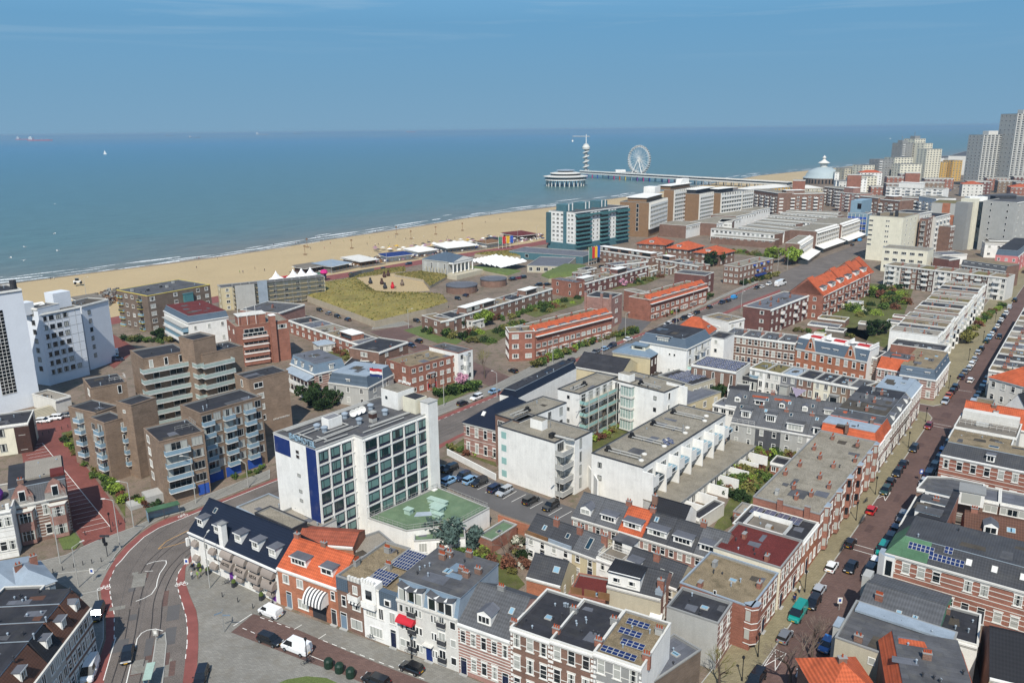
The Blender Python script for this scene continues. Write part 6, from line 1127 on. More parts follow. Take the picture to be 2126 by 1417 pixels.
# ------------------------------------------------------------------ houses between the complex and the mound
S=building('villa','brick villa with pale blue mansard and white two-storey veranda','house',(2,430,745),(2,675,690),(2,155,680),8.2,wall='pinkbrick',roof='man',rm='bluegrey',rh=2.9,inz=[.8,.8,.8,.8],bands=10,wallm={'top':'bitumen_grey',3:'pinkbrick'},corn='white',csides=(0,3),F=[(3,2,1.1,2.0,'stone')],L=[(4,2,1.1,2,'stone')],dorm=[(.55,1.5,1.7,{'y':.1}),(.5,1.3,1.7,{'y':.1,'side':3}),(.22,1.3,1.7,{'y':.1,'side':3}),(.85,1.3,1.7,{'y':.1,'side':3})],sky=[(.4,.5)]);r,d_=S['root'],S['d']
q=MB()
for z_ in(0,3.4):q.box(-2.4,0,.2,d_*.92,z_+3.0,z_+3.2,'white').box(-2.4,-2.3,.2,d_*.92,z_,z_+1.0,'white')
for k in range(7):q.box(-2.4,-2.25,.3+k*d_*.15,.45+k*d_*.15,0,6.4,'white')
q.build('veranda',r);MB().poly([(-2.9,0,6.5),(0,0,7.6),(0,d_*.95,7.6),(-2.9,d_*.95,6.5)][::-1],'zinc').build('veranda_roof',r)
S=building('villa','pale grey villa with slate-blue mansard, behind the rooftop flag','house',(2,850,850),(2,1050,745),(2,610,780),6.4,wall='lightgrey',roof='man',rm='slate',rh=3.0,inz=[1,1,1,1],wallm={'top':'zinc'},corn='offwhite',csides=(0,3),F=[(2,2,1.4,2,'two')],L=[(3,2,1.1,1.8,'two')],dorm=[(.5,1.5,1.3,{'y':.4}),(.5,1.3,1.3,{'y':.4,'side':3})])
S=building('apartment_block','red brick corner flats with mossy gravel roof and angled bays, by the pink blossom tree','apartments',(2,1180,690),(2,1560,590),(2,945,645),9.3,wall='red',rm='gravel_brown',corn='red',F=[(7,3,1.5,1.4,'two',{'door':(2,3),'dc':'redpaint'})],L=[(2,3,1.6,1.5,'three')],chim=[(.6,.5,0,'grey'),(.05,.4,1)],bay_=[(.42,.4,2.6,1.9,2,0,'red')])
S=building('row_house','slim white plastered house at the end of the red brick corner flats','house',(2,1560,580),(2,1675,545),(2,1380,515),10.4,wall='white',rm='bitumen',corn='red',F=[(2,3,1.2,1.3,'plain',{'fr':'charcoal'})],bay_=[(.5,.4,2.0,2.2,3,0,'white')])
N_ROW=[((2,0,250),(2,225,310)),]
def flatrow(labels,A_,B_,n,d,h,group,wall='red',rms_=('gravel_brown','gravel','bitumen_grey','bitumen_dark'),extra=None,**k):
 A_=G(A_,h)if not isinstance(A_,Vector)else A_;B_=G(B_,h)if not isinstance(B_,Vector)else B_
 for i in range(n):
  S=building('row_house',labels%ORD[i],'house',lerp(A_,B_,i/n),lerp(A_,B_,(i+1)/n),d=d,h=h,wall=wall,rm=rms_[(i*3+n)%len(rms_)],corn='white',group=group,F=k.get('F',[(2,2,1.7,1.4,'three')]),L=(2,2,1.2,1.4,'two')if i==0 else None,R=(2,2,1.2,1.4,'two')if i==n-1 else None,chim=[(.95,.5,2)])
  if extra and i in extra:MB().box(.6,S['w']-.4,1.2,d*.6,h-.4,h+2.1,wall).box(.4,S['w']-.2,1.0,d*.62,h+2.1,h+2.3,'white').box(1.2,S['w']-1,1.14,1.2,h+.3,h+1.7,'glass').build('roof_storey',S['root'])
  if k.get('bay'):bay(S['root'],(0,0),0,S['w']*.3,.5,2.6,2.2,.8,wall,'offwhite')
flatrow('low flat-roofed brick house, %s from the left in the row below the grassy mound wall',(2,225,320),(2,940,570),7,10,5.4,'flat brick row below the mound',extra=(4,))
S=building('row_house','brick end house with shiny black roof and white window band','house',(2,935,575),(2,1165,490),(2,850,505),6.6,wall='brown',rm='bitumen_dark',corn='white',F=[(2,2,1.6,1.6,'two')],L=[(1,2,3,1.6,'four')])
building('row_house','pinkish two-storey brick box beside the scaffolded block','house',(2,140,265),(2,350,195),(2,90,195),6.6,wall='pinkbrick',rm='bitumen',corn='white',chim=[(.5,.5)])
building('conservatory','white glass conservatory behind the blue mansard villa','conservatory',(2,460,520),(2,590,500),(2,440,490),3,wall='offwhite',rm='zinc',roof='hip',rh=1.2,F=(3,1,1.2,1.8,'two'))
building('shed','small black flat roof with white edge left of the red corner flats','shed',(2,790,640),(2,900,640),(2,690,640),3,wall='white',rm='bitumen_dark',corn='white',F=(2,1,1.4,1.6,'two'))
building('annex','dark low roof between the grey villa and the brick end house','building',(2,860,690),(2,940,610),(2,690,660),3.2,wall='brown',rm='bitumen_dark',corn='white')
GN='flat brick rows north of the mound'
flatrow('brown flat-roofed brick row house, %s from the near end beside the white campervan',(2,1500,310),(3,330,70),7,9,6.4,GN,'brown',extra=(1,2,5),F=[(2,2,1.8,1.4,'three')])
S=building('row_house','ivy-covered corner house with gravel roof in a green garden','house',(2,1420,330),(2,1530,310),(2,1290,280),6.2,wall='brown',rm='gravel_brown',corn='white',L=[(2,2,1.8,1.4,'three')],F=(1,2,1.4,1.4,'two'))
flatrow('brown brick row house with white garden canopy, %s from the tall brick box',(30,470,240),(30,1130,60),6,9,6.6,GN,'purple_brick',extra=(0,3),bay=True)
building('house','tall plain brick box with dark slot windows and green roof edge','house',(30,380,235),(30,470,215),(30,125,195),7.6,wall='red',rm='bitumen_grey',corn='red',L=[(2,2,1.1,1.8,'plain',{'gl':'glass_dark'})],F=(1,2,1.6,1.6,'two'))
flatrow('brown brick row house in front of the teal tower, %s from the left',(25,700,1190),(25,1250,1270),5,10,7.4,GN,'brown',extra=(0,1,2,3,4),bay=True)
flatrow('brown brick row house left of the dark evergreen, %s from the left',(25,1250,1270),(25,1750,1360),5,9,6.4,GN,'brown',extra=(1,),bay=True)
flatrow('low tarred-roof brick house in front of the teal tower rows, %s from the left',(25,870,1350),(25,1220,1310),2,8,6.4,GN,'purple_brick',F=[(3,2,1.2,1.4,'two')])
for i,(a,b,c)in enumerate((((25,1400,1140),(25,1490,1100),(25,1170,1110)),((25,1640,1190),(25,1800,1150),(25,1420,1170)),((25,1960,1240),(25,2120,1200),(25,1755,1205)))):
 S=building('villa','%s of the three brown villas with overhanging bright orange hipped roof'%('leftmost','middle','rightmost')[i],'house',a,b,c,7,wall='brown',roof='hip',rm='tile_orange',rh=3.6,corn='white',csides=(0,3),F=(3,2,1.4,1.5,'three'),L=[(4,2,1.5,1.5,'three')],chim=[(.7,.5,2,'brown',9.6)],ov=.8,dorm=[(.5,2.6,1.2,{'side':3,'y':1.5,'z':7.8,'st':'four'})],group='brown villas with orange hipped roofs')
def longbrick(label,p0,p1,dd_,h,n,**k):
 S=building('apartment_block',label,'apartments',p0,p1,dd_,h,wall='deepred',rm='gravel_brown',corn='offwhite',F=[(n,2,2.2,1.5,'three',{'z':.3,'fh':2.9})],chim=[((i+.5)/5,.5,4,'brown')for i in range(5)]+[((i+.3)/5,.75,3,'brown')for i in range(5)],group='long orange-roofed brick blocks on the tram road',**k);r,w,h_=S['root'],S['w'],S['h']
 MB().poly([(0,-.5,h_-1.6),(w,-.5,h_-1.6),(w,3.2,h_+1.5),(0,3.2,h_+1.5)],'tile_orange').poly([(0,3.2,h_+1.5),(w,3.2,h_+1.5),(w,3.6,h_+.1),(0,3.6,h_+.1)],'brown').box(0,w,-.9,0,h_-1.95,h_-1.65,'white').poly([(0,-.5,h_-1.6),(0,3.2,h_+1.5),(0,3.2,h_)],'deepred').build('orange_roof',r)
 for i in range(n//2):dormer(r,(0,0),0,w*(i+.6)/(n//2+.2),.3,h_-1.2,3.2,1.3,2.2,'white','bitumen_grey','four')
 for i in range(n//2):bay(r,(0,0),0,w*(i+.5)/(n//2),.3,2.6,2.0,.8,'deepred','offwhite')
 return S
S=longbrick('long red brick block with orange roof strip and seven white dormers, nearest the tram road',(3,195,410),(3,800,260),11,10.2,14)
S=building('apartment_block','four-storey red brick corner block with wrap-around white windows by the side street','apartments',(3,-15,415),(3,192,405),(2,1805,400),10.8,wall='deepred',rm='gravel_brown',corn='offwhite',F=[(2,3,2.4,1.6,'four')],L=[(4,3,1.8,1.6,'three')],group='long orange-roofed brick blocks on the tram road')
S=building('apartment_block','pink brick tower with corner piers at the far end of the first orange roof','apartments',(3,790,150),(3,880,110),(3,615,120),12.6,wall='pinkbrick',rm='bitumen_dark',corn='offwhite',F=[(1,3,2.6,1.6,'four')],L=None,group='long orange-roofed brick blocks on the tram road')
for(x_,y_)in((0,0),(0,4),(0,S['d']-.4)):MB().box(-.4,.5,-.4,.5,0,14.4,'pinkbrick').box(-.5,.6,-.5,.6,14.4,14.55,'grey').build('pier',S['root'],(x_,y_,0))
S=building('apartment_block','plain brick end block with gravel roof and red balconies, start of the second orange roof','apartments',(30,1060,350),(30,1150,335),(30,810,325),9.6,wall='red',rm='gravel',corn='offwhite',F=[(1,3,2.4,1.6,'four',{'balc':(0,),'bp':'awning_red'})],L=[(1,2,2,1.6,'two',{'x':(.75,.98),'z':3.2,'fh':3.1})],group='long orange-roofed brick blocks on the tram road')
longbrick('second long red brick block with orange roof strip, farther along the tram road',(30,1150,410),(30,1740,240),11,9.4,12)
building('apartment_block','brick end block with tarred roof at the far end of the second orange roof','apartments',(30,1720,160),(30,1810,125),(30,1490,110),9.6,wall='purple_brick',rm='bitumen',corn='offwhite',F=(1,3,2,1.5,'three'),group='long orange-roofed brick blocks on the tram road')
S=building('apartment_block','three-storey brick block with blue awnings beside the pale green tree','apartments',(26,175,870),(26,530,780),(26,0,855),9.6,wall='brown',rm='gravel',corn='offwhite',F=[(9,3,1.7,1.4,'three')],L=[(3,3,1.8,1.4,'three')],chim=[(.2,.5,3),(.5,.5,3),(.8,.5,3)])
for k in range(5):awning(S['root'],S['w']*(.42+.1*k),8.5-(k%2)*3.1,2.2,.9,.5,'blue')
awning(S['root'],S['w']*.6,2.6,11,1.6,.9,'navy')
S=building('apartment_block','dark red brick block with grey flat roof and chimney stacks beside the tram road','apartments',(3,2050,240),(4,440,120),(3,1845,205),10.2,wall='purple_brick',rm='bitumen_grey',corn='white',F=[(9,3,1.3,1.5,'two',{'balc':(2,5,7),'bp':'white'})],L=[(1,3,1.8,1.5,'plain',{'x':(.55,.85)})],chim=[(.2,.3,4),(.2,.7,4),(.45,.4,4),(.5,.75,4),(.75,.4,4)])
S=building('apartment_block','brick flats with steep red-orange roof ends and rows of brick balconies','apartments',(4,545,130),(26,1540,930),14,10.6,wall='deepred',roof='gx',rm='tile_orange',rh=6,corn='offwhite',F=[(14,3,1.6,1.7,'two',{'balc':(0,2,4,6,8,10,12),'bp':'deepred','bw':4.2})],L=(2,3,1.4,1.6,'two'),dorm=[((i+.5)/6,5.5,1.8,{'y':1.5,'z':11.8,'st':'four','rm':'bitumen'})for i in range(6)],chim=[(.1,.5,3,'brown',15.6),(.4,.5,3,'brown',15.6),(.7,.5,3,'brown',15.6)])
for k,fx in enumerate((0,.42,.74,.96)):MB().poly([(0,.5,10.6),(0,14.5,10.6),(0,7.5,17.4)],'deepred').poly([(6 if k else 9,.5,10.6),(0,.5,10.6),(0,7.5,17.4),(6 if k else 9,7.5,17.4)][::-1]if 0 else[(0,-.4,10.4),(7,-.4,10.4),(7,7.5,17.5),(0,7.5,17.5)],'tile_orange').poly([(7,15,10.4),(0,15,10.4),(0,7.5,17.5),(7,7.5,17.5)],'tile_orange').build('cross_roof',S['root'],(S['w']*fx,0,.03*k))
S=building('house','house with big orange pyramid roof on the tram road, behind the white blocks','house',(30,1740,770),(30,1830,710),(30,1470,700),7.2,wall='offwhite',roof='hip',rm='tile_orange',rh=5,F=(2,2,1.3,1.6,'sash'),dorm=[(.5,1.8,1.2,{'y':1.2,'z':8})])
S=building('house','white house with planted ochre roof terrace right of the orange pyramid roof','house',(30,1960,640),(30,2126,600),(30,1760,570),8.6,wall='white',rm='gravel_brown',corn='white',F=(2,2,1.6,1.8,'two'));railing(S['root'],[(1,1),(8,1),(8,7)],8.6)
S=building('house','white low house with grey roof in front of the planted terrace','house',(30,1860,690),(30,2060,650),7,6,wall='white',rm='bitumen_grey',corn='white',F=(3,2,1.2,1.5,'two'))
for i,(p0,w_,d_,wl,rm_,lab)in enumerate((((4,500,300),11,7,'brown','moss','brick garden building with mossy roof in the big court'),((4,420,350),12,6,'pinkbrick','bitumen_grey','long grey-roofed shed left of the digging garden'),((4,560,390),7,5,'woodgrey','bitumen_dark','dark shed beside the bare garden plot'),((4,820,340),11,4,'woodgrey','gravel_brown','long low shed roof above the bare garden plot'),((4,1040,330),9,5,'offwhite','bitumen_grey','pale glazed shed by the tall white houses'),((4,1090,285),8,4,'deepred','redroof','shed with red roof in the court'),((4,720,170),7,4,'white','zinc','white conservatory behind the brick balcony flats'),((4,470,420),4,2.5,'yellow','yellow','small yellow-topped shelter in the court'))):
 building('shed',lab,'shed',G(p0,2.8),G(p0,2.8)+V((w_*.82,-w_*.57)),d=d_,h=2.8,wall=wl,rm=rm_,corn='white',group='sheds in the big garden court')
building('annex','flat black garage roof below the orange hipped roof','building',G((17,740,690),4),G((17,1040,740),4),d=10,h=4,wall='dark_brick',rm='bitumen_dark',corn='charcoal')
# ------------------------------------------------------------------ museum mound, seafront blocks and the far city
FAR=True
def tiles_poly(pts,z=0):return[G(p,z)for p in pts]
def mound(name,pts,z0,z1,mat='dune',wall='quay',base=0,label=None):
 P=tiles_poly(pts,z0);
 if sum(P[i-1].x*P[i].y-P[i].x*P[i-1].y for i in range(len(P)))<0:P=P[::-1]
 c=sum(P,V((0,0)))/len(P);mb=MB();n=len(P)
 mb.prism([(p.x,p.y)for p in P],base-.1,z0,wall)
 lv=[(1,z0),(.93,z0+(z1-z0)*.45),(.75,z0+(z1-z0)*.85),(.4,z1),(0.02,z1)]
 for(f0,a),(f1,b)in zip(lv,lv[1:]):
  for i in range(n):
   p,q=P[i],P[(i+1)%n];r_=lambda v,f,z:(*(c+(v-c)*f),z);mb.poly([r_(p,f0,a),r_(q,f0,a),r_(q,f1,b),r_(p,f1,b)],mat)
 if mat=='dune':
  tb=MB();rr=random.Random(n)
  for _ in range(2600):
   i=rr.randrange(n);f=1-rr.random()**1.7*.97;p=P[i].lerp(P[(i+1)%n],rr.random());z=next(b+(a-b)*(f-g1)/(g0-g1)for(g0,a),(g1,b)in zip(lv,lv[1:])if f>=g1-1e-6);v=c+(p-c)*f;s_=rr.uniform(.25,.8);a_=rr.uniform(0,PI);dx,dy=math.cos(a_)*s_,math.sin(a_)*s_
   tb.poly([(v.x-dx,v.y-dy,z-.05),(v.x+dx,v.y+dy,z-.05),(v.x+dx*.6,v.y+dy*.6,z+s_*.8)],rr.choice(('dune_dry','dune','leaf_olive2')))
  struct('dune_grass',tb,'stuff')
 return struct(name,mb)
mk('dune_dry','8f8250',var=.3);mk('leaf_olive2','5a5c30',var=.3)
mound('grass_mound',[(2,200,65),(10,560,1300),(10,740,1275),(10,690,1310),(10,715,1355),(10,800,1395),(2,1050,120),(2,1240,165),(2,1340,140),(2,1440,120),(2,1480,175),(2,1310,230),(2,905,325),(2,560,195)],3,4.2)
mound('grass_mound',[(10,1060,1250),(10,1290,1225),(10,1500,1250),(10,1340,1340),(10,1290,1290)],1.5,2.5);mound('grass_mound',[(10,700,1250),(10,1140,1190),(10,1140,1225),(10,760,1275)],.6,1.2)
mound('grass_mound',[(11,240,1262),(11,430,1180),(11,600,1190),(11,560,1260),(11,300,1285)],2,4.5,mat='lawn');mound('grass_mound',[(10,1690,1090),(11,0,1068),(11,290,1100),(11,200,1105),(10,1900,1105)],2,3.5);mound('grass_mound',[(10,1640,1190),(10,2060,1225),(10,1950,1260),(10,1800,1230)],2,3.2,mat='lawn')
sheet('forecourt',[(10,720,1355),(10,700,1310),(10,760,1275),(10,900,1245),(10,1060,1245),(10,1280,1300),(10,1340,1380),(10,1100,1400),(10,900,1395)],'sand',.03)
o=MB();P_=tiles_poly([(10,740,1375),(10,700,1335),(10,705,1305),(10,740,1280),(10,800,1262),(10,900,1245)]);
for a,b in zip(P_,P_[1:]):o.poly([(a.x,a.y,0),(b.x,b.y,0),(b.x,b.y,3.4),(a.x,a.y,3.4)],'grey').poly([(b.x,b.y,0),(a.x,a.y,0),(a.x,a.y,3.4),(b.x,b.y,3.4)],'grey')
tag(o.build('curved_wall'),'curved dark concrete wall around the museum forecourt','wall')
for k,((x_,y_),c_)in enumerate((((980,1275),'dark_brick'),((1010,1265),'dark_brick'),((960,1330),'dark_brick'),((1045,1362),'awning_red'),((870,1325),'charcoal'),((765,1330),'lightblue'),((985,1365),'charcoal'),((1120,1340),'greybrown'))):
 tag(MB().lathe([(.8,0),(1.2,1.2),(.5,2.6),(.7,3.2),(0,3.6)],c_,7).build('sculpture',None,(*G((10,x_,y_)),0)),'%s outdoor sculpture standing on the sandy forecourt, %s'%({'dark_brick':'tall dark','awning_red':'red','charcoal':'black','lightblue':'pale blue','greybrown':'brownish'}[c_],('leftmost of the tall pair','rightmost of the tall pair','standing alone mid court','near the front wall','left of centre','against the curved wall','beside the red one','on the right')[k]),'sculpture','forecourt sculptures')
S=building('museum','neoclassical grey pavilion with slate-blue hipped roofs and columned portico on the dune','museum',(10,1480,1150),(10,1650,1115),(10,1285,1125),9.5,wall='lightgrey',roof='hip',rm='slate',rh=3.6,corn='white',csides=(0,3),L=[(4,1,1.3,3.6,'cross',{'z':3.6,'fh':5})]);r,w=S['root'],S['w']
q=MB();q.box(.5,w-.5,-3.2,0,2.6,3.1,'stone').box(.5,w-.5,-3.3,.2,8.0,9.3,'white').poly([(.3,-3.5,9.3),(w-.3,-3.5,9.3),(w/2,-3.5,11.8)],'white').poly([(.3,-3.5,9.3),(w/2,-3.5,11.9),(w/2,4,11.9),(.3,4,9.3)],'slate').poly([(w-.3,-3.5,9.3),(w-.3,4,9.3),(w/2,4,11.9),(w/2,-3.5,11.9)],'slate').build('portico',r)
for k in range(6):MB().lathe([(.5,0),(.42,.3),(.36,4.6),(.5,4.9)],'white',10).build('column',r,(1+k*(w-2)/5,-2.9,3.1))
MB().box(-1,w+4,-7,0,0,2.6,'stone').build('terrace',r)
for k in range(7):MB().lathe([(.35,0),(.3,3.2)],'stone',8).build('column',r,(-1.2,1+k*2.4,2.6))
zb=MB();P_=tiles_poly([(10,1660,1150),(10,1900,1200),(10,2110,1150),(10,1860,1108)],3.5);nx_,ny_=7,6
for i in range(nx_):
 for j in range(ny_):
  f=lambda u,v,z:(*(lerp(lerp(P_[0],P_[3],u),lerp(P_[1],P_[2],u),v)),z);u0,u1,v0,v1=i/nx_,(i+1)/nx_,j/ny_,(j+.92)/ny_
  zb.poly([f(u0,v0,3.4),f(u1,v0,3.4),f(u1,v0,5.0),f(u0,v0,4.4)],'charcoal').poly([f(u0,v0,4.4),f(u1,v0,5.0),f(u1,v1,3.7),f(u0,v1,3.5)],'white')
tag(zb.build('museum_roof'),'field of white saw-tooth skylight roofs sunk in the dune behind the pavilion','roof')
building('museum','pale concrete museum wing with flat roof and colonnade beside the grassy mound','museum',(11,130,1180),(11,430,1190),(11,60,1110),4,wall='stone',rm='bitumen_grey',corn='stone',F=(5,1,2.4,2.2,'two'))
for p,r_,lab in(((10,1590,1385),8,'large round brick pit building with dark rim below the pavilion'),((10,1840,1335),7,'smaller round brick pit building with dark rim, right one')):
 t_=thing('round_building',lab,'building',G(p));MB().lathe([(r_,0),(r_,3.4)],'brown',24).build('wall',t_);MB().lathe([(r_+.2,3.4),(r_+.2,3.9),(r_-.3,3.9),(r_-.6,3.5),(0,3.5)],'bitumen_grey',24).build('roof',t_)
GS='seafront apartment blocks'
S=building('apartment_block','white and dark teal apartment block with stacked green balconies and teal roof boxes','apartments',(25,465,805),(25,1025,735),(25,180,785),26,wall='white',rm='bitumen',corn='white',group=GS,F=[(2,8,1.6,1.3,'two',{'x':(.3,.44),'z':3,'fh':2.85,'gl':'glass_dark'}),(2,8,1.6,1.3,'two',{'x':(.62,.74),'z':3,'fh':2.85,'gl':'glass_dark'})],L=[(3,8,2.2,1.3,'two',{'x':(.12,.6),'z':2.5,'fh':2.85}),(2,8,2,1.3,'two',{'x':(.72,.98),'z':2.5,'fh':2.85})]);r,w,d_=S['root'],S['w'],S['d']
MB().box(-.4,-.01,d_*.3,d_*.42,0,26.1,'teal').build('teal_stripe',r);MB().box(-.3,w,-.3,0,0,5,'teal').box(-.32,0,0,d_,0,5.0,'teal').build('teal_base',r)
MB().box(-1.6,0,d_*.9,d_+1,4,25,'tealdark').build('corner_balconies',r)
for a,b in((.02,.28),(.45,.61),(.75,.99)):
 for f in range(8):balcony(r,(0,0),0,w*(a+b)/2,2.6+f*2.85,w*(b-a),1.8,'tealglass','tealdark',1.1);window(r,(0,0),0,w*(a+b)/2,2.8+f*2.85,w*(b-a)-.5,2.2,'strip','tealdark','glass_dark')
balcony(r,(0,0),0,w*.5,23.4,w*.98,1.8,'tealglass','tealdark',1.1)
for k in range(3):MB().box(0,9,0,9,-.5,4.2,'teal').box(2,3,-.1,0,0,4.8,'white').box(6,7,-.1,0,0,4.8,'white').build('roof_box',r,(w*(.06+.3*k),d_*.45,26))
building('annex','teal-clad low base with garage doors beside the museum','building',(25,550,1260),(25,700,1210),(25,0,1165),4.5,wall='teal',rm='bitumen_grey',corn='teal',L=(2,1,2.4,2,'plain',{'gl':'glass_dark'}),group=GS)
mk('slab_brown','84694f',kind='brick',var=.08)
def slab(label,p0,p1,d,h,nf,**k):
 z0=k.pop('zb',5);S=building('apartment_block',label,'apartments',p0,p1,d,h,wall='slab_brown' if 'wall' not in k else k.pop('wall'),rm='bitumen',corn='lightgrey',group=GS,**k)
 fh=(h-z0)/nf;strips(S['root'],(0,0),(S['w'],0),nf,fh,z0,'white','glass_blue',fh*.42,1.4,(0.01,.99),max(4,int(S['w']/4)));return S
S=slab('lower brown seafront block with white gallery fronts, next to the teal one',(25,1235,700),(25,1415,650),(25,990,682),26,6,zb=6,L=[(1,6,2,3,'plain',{'x':(.55,.68),'z':4,'fh':3.5,'gl':'glass_dark'})]);MB().box(3,S['w']-3,3,S['d']-5,26,29,'slab_brown').box(2,S['w']-2,2,S['d']-4,29,29.4,'white').build('roof_storey',S['root'])
for k,(a,b,c,h_,nf)in enumerate((((25,1492,572),(25,1752,532),(25,1390,575),31,8),((25,1755,612),(25,1985,572),(25,1700,600),27,7),((26,-18,105),(26,192,80),(25,1900,590),26,6),((26,200,85),(26,312,70),(26,170,75),25,6))):
 S=slab('tall brown seafront slab with white gallery front, %s of four stepping away'%ORD[k],a,b,c if k==0 else 22,h_,nf,zb=5)
 if k<3:MB().box(2,S['w']*.8,4,14,h_,h_+3,'charcoal' if k else 'slab_brown').box(1,S['w']*.85,3,15,h_+3,h_+3.3,'white').build('roof_storey',S['root'])
 if k==0:MB().poly([(S['w']*.45,6,h_+3.2),(S['w']*.85,6,h_+3.2),(S['w']*.85,6,h_+7),(S['w']*.6,6,h_+7)],'white').box(S['w']*.6,S['w']*.85,6.1,12,h_+3,h_+7,'white').box(-14,-4,10,20,h_-2,h_+3,'white').build('roof_fin',S['root'])
GE='white and brown estate behind the seafront slabs'
def estate(label,p0,p1,d,h,**k):return building('apartment_block',label,'apartments',p0,p1,d,h,wall=k.pop('wall','white'),rm=k.pop('rm','gravel'),corn='white',group=GE,**k)
rows=[((26,-120,470),(26,540,530)),((26,165,450),(26,645,495)),((26,250,420),(26,740,470)),((26,330,392),(26,760,425)),((26,410,368),(26,1000,412)),((26,470,330),(26,980,372)),((26,600,305),(26,1190,345)),((26,660,290),(26,1200,312))]
for i,(a,b)in enumerate(rows):estate('long low white terrace with flat brown roof, %s from the front of the estate'%ORD[i],a,b,12,8.5,F=[(14,1,2.0,1.5,'two',{'z':5.2,'fh':3})],wallm={1:'brown'})
S=estate('low brown brick front row of the estate with pale garage wall',(26,-120,545),(26,540,595),9,5.5,wall='brown',F=[(9,1,2.2,1.8,'plain',{'gl':'glass','z':2})])
for i,(a,b)in enumerate((((26,-60,420),(26,195,362)),((26,140,345),(26,350,300)),((26,300,292),(26,495,255)),((25,1620,940),(25,1780,905)),((25,1955,900),(26,100,405)))):
 estate('brown-roofed estate wing with white sloped upper storey, %s along the slab side'%ORD[i],a,b,22,9.5,wall='brown',F=[(8,1,2.6,1.8,'three',{'z':5.5,'fh':3.2})],wallm={0:'white'})
for i,(a,b,c,h_)in enumerate((((26,800,628),(26,930,548),(26,710,610),12),((26,975,500),(26,1205,432),(26,790,470),13.5),((26,1235,430),(26,1420,370),(26,1060,395),13.5))):
 S=estate('glazed estate block with sloped white top on the tram road, %s from the pale tree'%ORD[i],a,b,c,h_,wall='brown');r,w=S['root'],S['w']
 strips(r,(0,0),(w,0),3,2.9,3.2,'white','glass_dark',.9,.8,(.01,.99),max(4,int(w/3.5)));MB().poly([(0,-1.0,h_-1.4),(w,-1.0,h_-1.4),(w,1.5,h_+.6),(0,1.5,h_+.6)],'white').poly([(0,1.5,h_+.6),(w,1.5,h_+.6),(w,1.6,h_),(0,1.6,h_)],'white').build('sloped_top',r)
 MB().poly([(-1,-6,2.6),(w,-6,2.6),(w,0,4.4),(-1,0,4.4)],'white').box(-.8,w-.2,-5.6,0,0,2.5,'glass_dark').build('shop_canopy',r)
S=building('office_building','pale blue office block with bright blue panels behind the estate','offices',(28,130,265),(28,190,250),(28,-75,245),17,wall='lightblue',rm='bitumen_grey',corn='white',group=GE)
r,w=S['root'],S['w'];MB().box(-8,0,4,14,17,27,'lightblue').build('upper_block',r,(0,0,0))if 0 else None
strips(r,(0,S['d']),(0,0),4,3.8,1,'blue','glass_blue',1.8,.4,(.01,.99),5);MB().box(0,w*2.2,5,S['d']*.9,16.5,26,'lightblue').box(-.1,0,S['d']*.35,S['d']*.55,20,24,'glass_dark').build('upper_block',r)
S=building('apartment_block','tall cream end-on apartment slab with dark notches beside the tram road','apartments',(28,590,315),(28,790,265),(28,148,290),27,wall='cream',rm='gravel_brown',corn='cream',L=[(1,6,3.4,1.0,'plain',{'x':(.0,.14),'z':8,'fh':2.9,'gl':'glass_dark'}),(2,8,.9,1.1,'plain',{'x':(.5,.62),'z':1,'fh':3.1,'gl':'glass_dark'})],F=[(3,8,1.2,1.3,'plain',{'x':(.1,.9),'z':3,'fh':2.9})]);r,w=S['root'],S['w']
for x_,y_ in((4,16),(9,10),(6,6),(w-4,12)):MB().box(-.8,.8,-.8,.8,0,1.8,'charcoal').build('chimney',r,(x_,y_,26.7))
building('apartment_block','pink and white rear part of the cream slab','apartments',(28,790,262),(28,950,235),16,27.2,wall='pinkbrick',rm='bitumen_dark',corn='white',F=[(3,8,1.6,1.3,'two',{'x':(.4,1),'z':2,'fh':3})],wallm={0:'offwhite'})
building('apartment_block','low cream wing with rows of slim windows in front of the cream slab','apartments',(28,900,740),(28,975,705),(28,310,725),13.5,wall='cream',rm='gravel',corn='cream',L=[(5,3,2.6,1.5,'three',{'x':(.02,.95),'z':1,'fh':4,'gl':'glass_dark'})])
S=building('apartment_block','red brick and glass balcony block behind the cream slab','apartments',(28,900,340),(28,985,295),(28,850,330),24,wall='brown',rm='bitumen',corn='red',F=[(3,7,2,1.8,'two')],L=[(1,7,2,1.8,'two',{'balc':(0,),'bp':'grey'})])
S=building('apartment_block','white block with stepped balconies beside the red brick one','apartments',(28,1000,310),(28,1185,265),14,24,wall='offwhite',rm='bitumen_dark',corn='white',F=[(4,7,2,1.8,'two',{'balc':(0,1,2,3),'bp':'white','bf':0})])
building('apartment_block','narrow brown block at the right of the stepped white balconies','apartments',(28,1190,430),(28,1245,420),12,18,wall='brown',rm='bitumen',F=[(2,5,1.6,1.6,'two')])
S=building('office_building','grey and rust-orange block with planted roof left of the glass crescent','offices',(28,1320,140),(28,1400,100),(28,950,125),27,wall='lightgrey',rm='moss',corn='grey',wallm={3:'lightgrey'});r,d_=S['root'],S['d'];MB().box(-.12,-.01,d_*.35,d_*.62,4,27,'orange_brick').box(-.12,-.01,.3,d_*.34,3,19,'orange_brick').build('rust_panel',r)
strips(r,(0,0),(S['w'],0),8,3.1,2,'tealglass','glass_dark',1.1,1.2,(.02,.9))
t_=thing('office_building','dark glass crescent office building with cream tower slab and cream base','offices',G((28,1420,720)),0);a0=G((28,1420,720));
def loc_(p,z=0):v=G(p,z)-a0;return(v.x,v.y)
P_=[loc_((28,1440,610)),loc_((28,1560,640)),loc_((28,1750,650)),loc_((28,1930,620)),loc_((28,1990,560))];P2=P_+[(P_[-1][0]+8,P_[-1][1]+22),(P_[0][0]+14,P_[0][1]+24)]
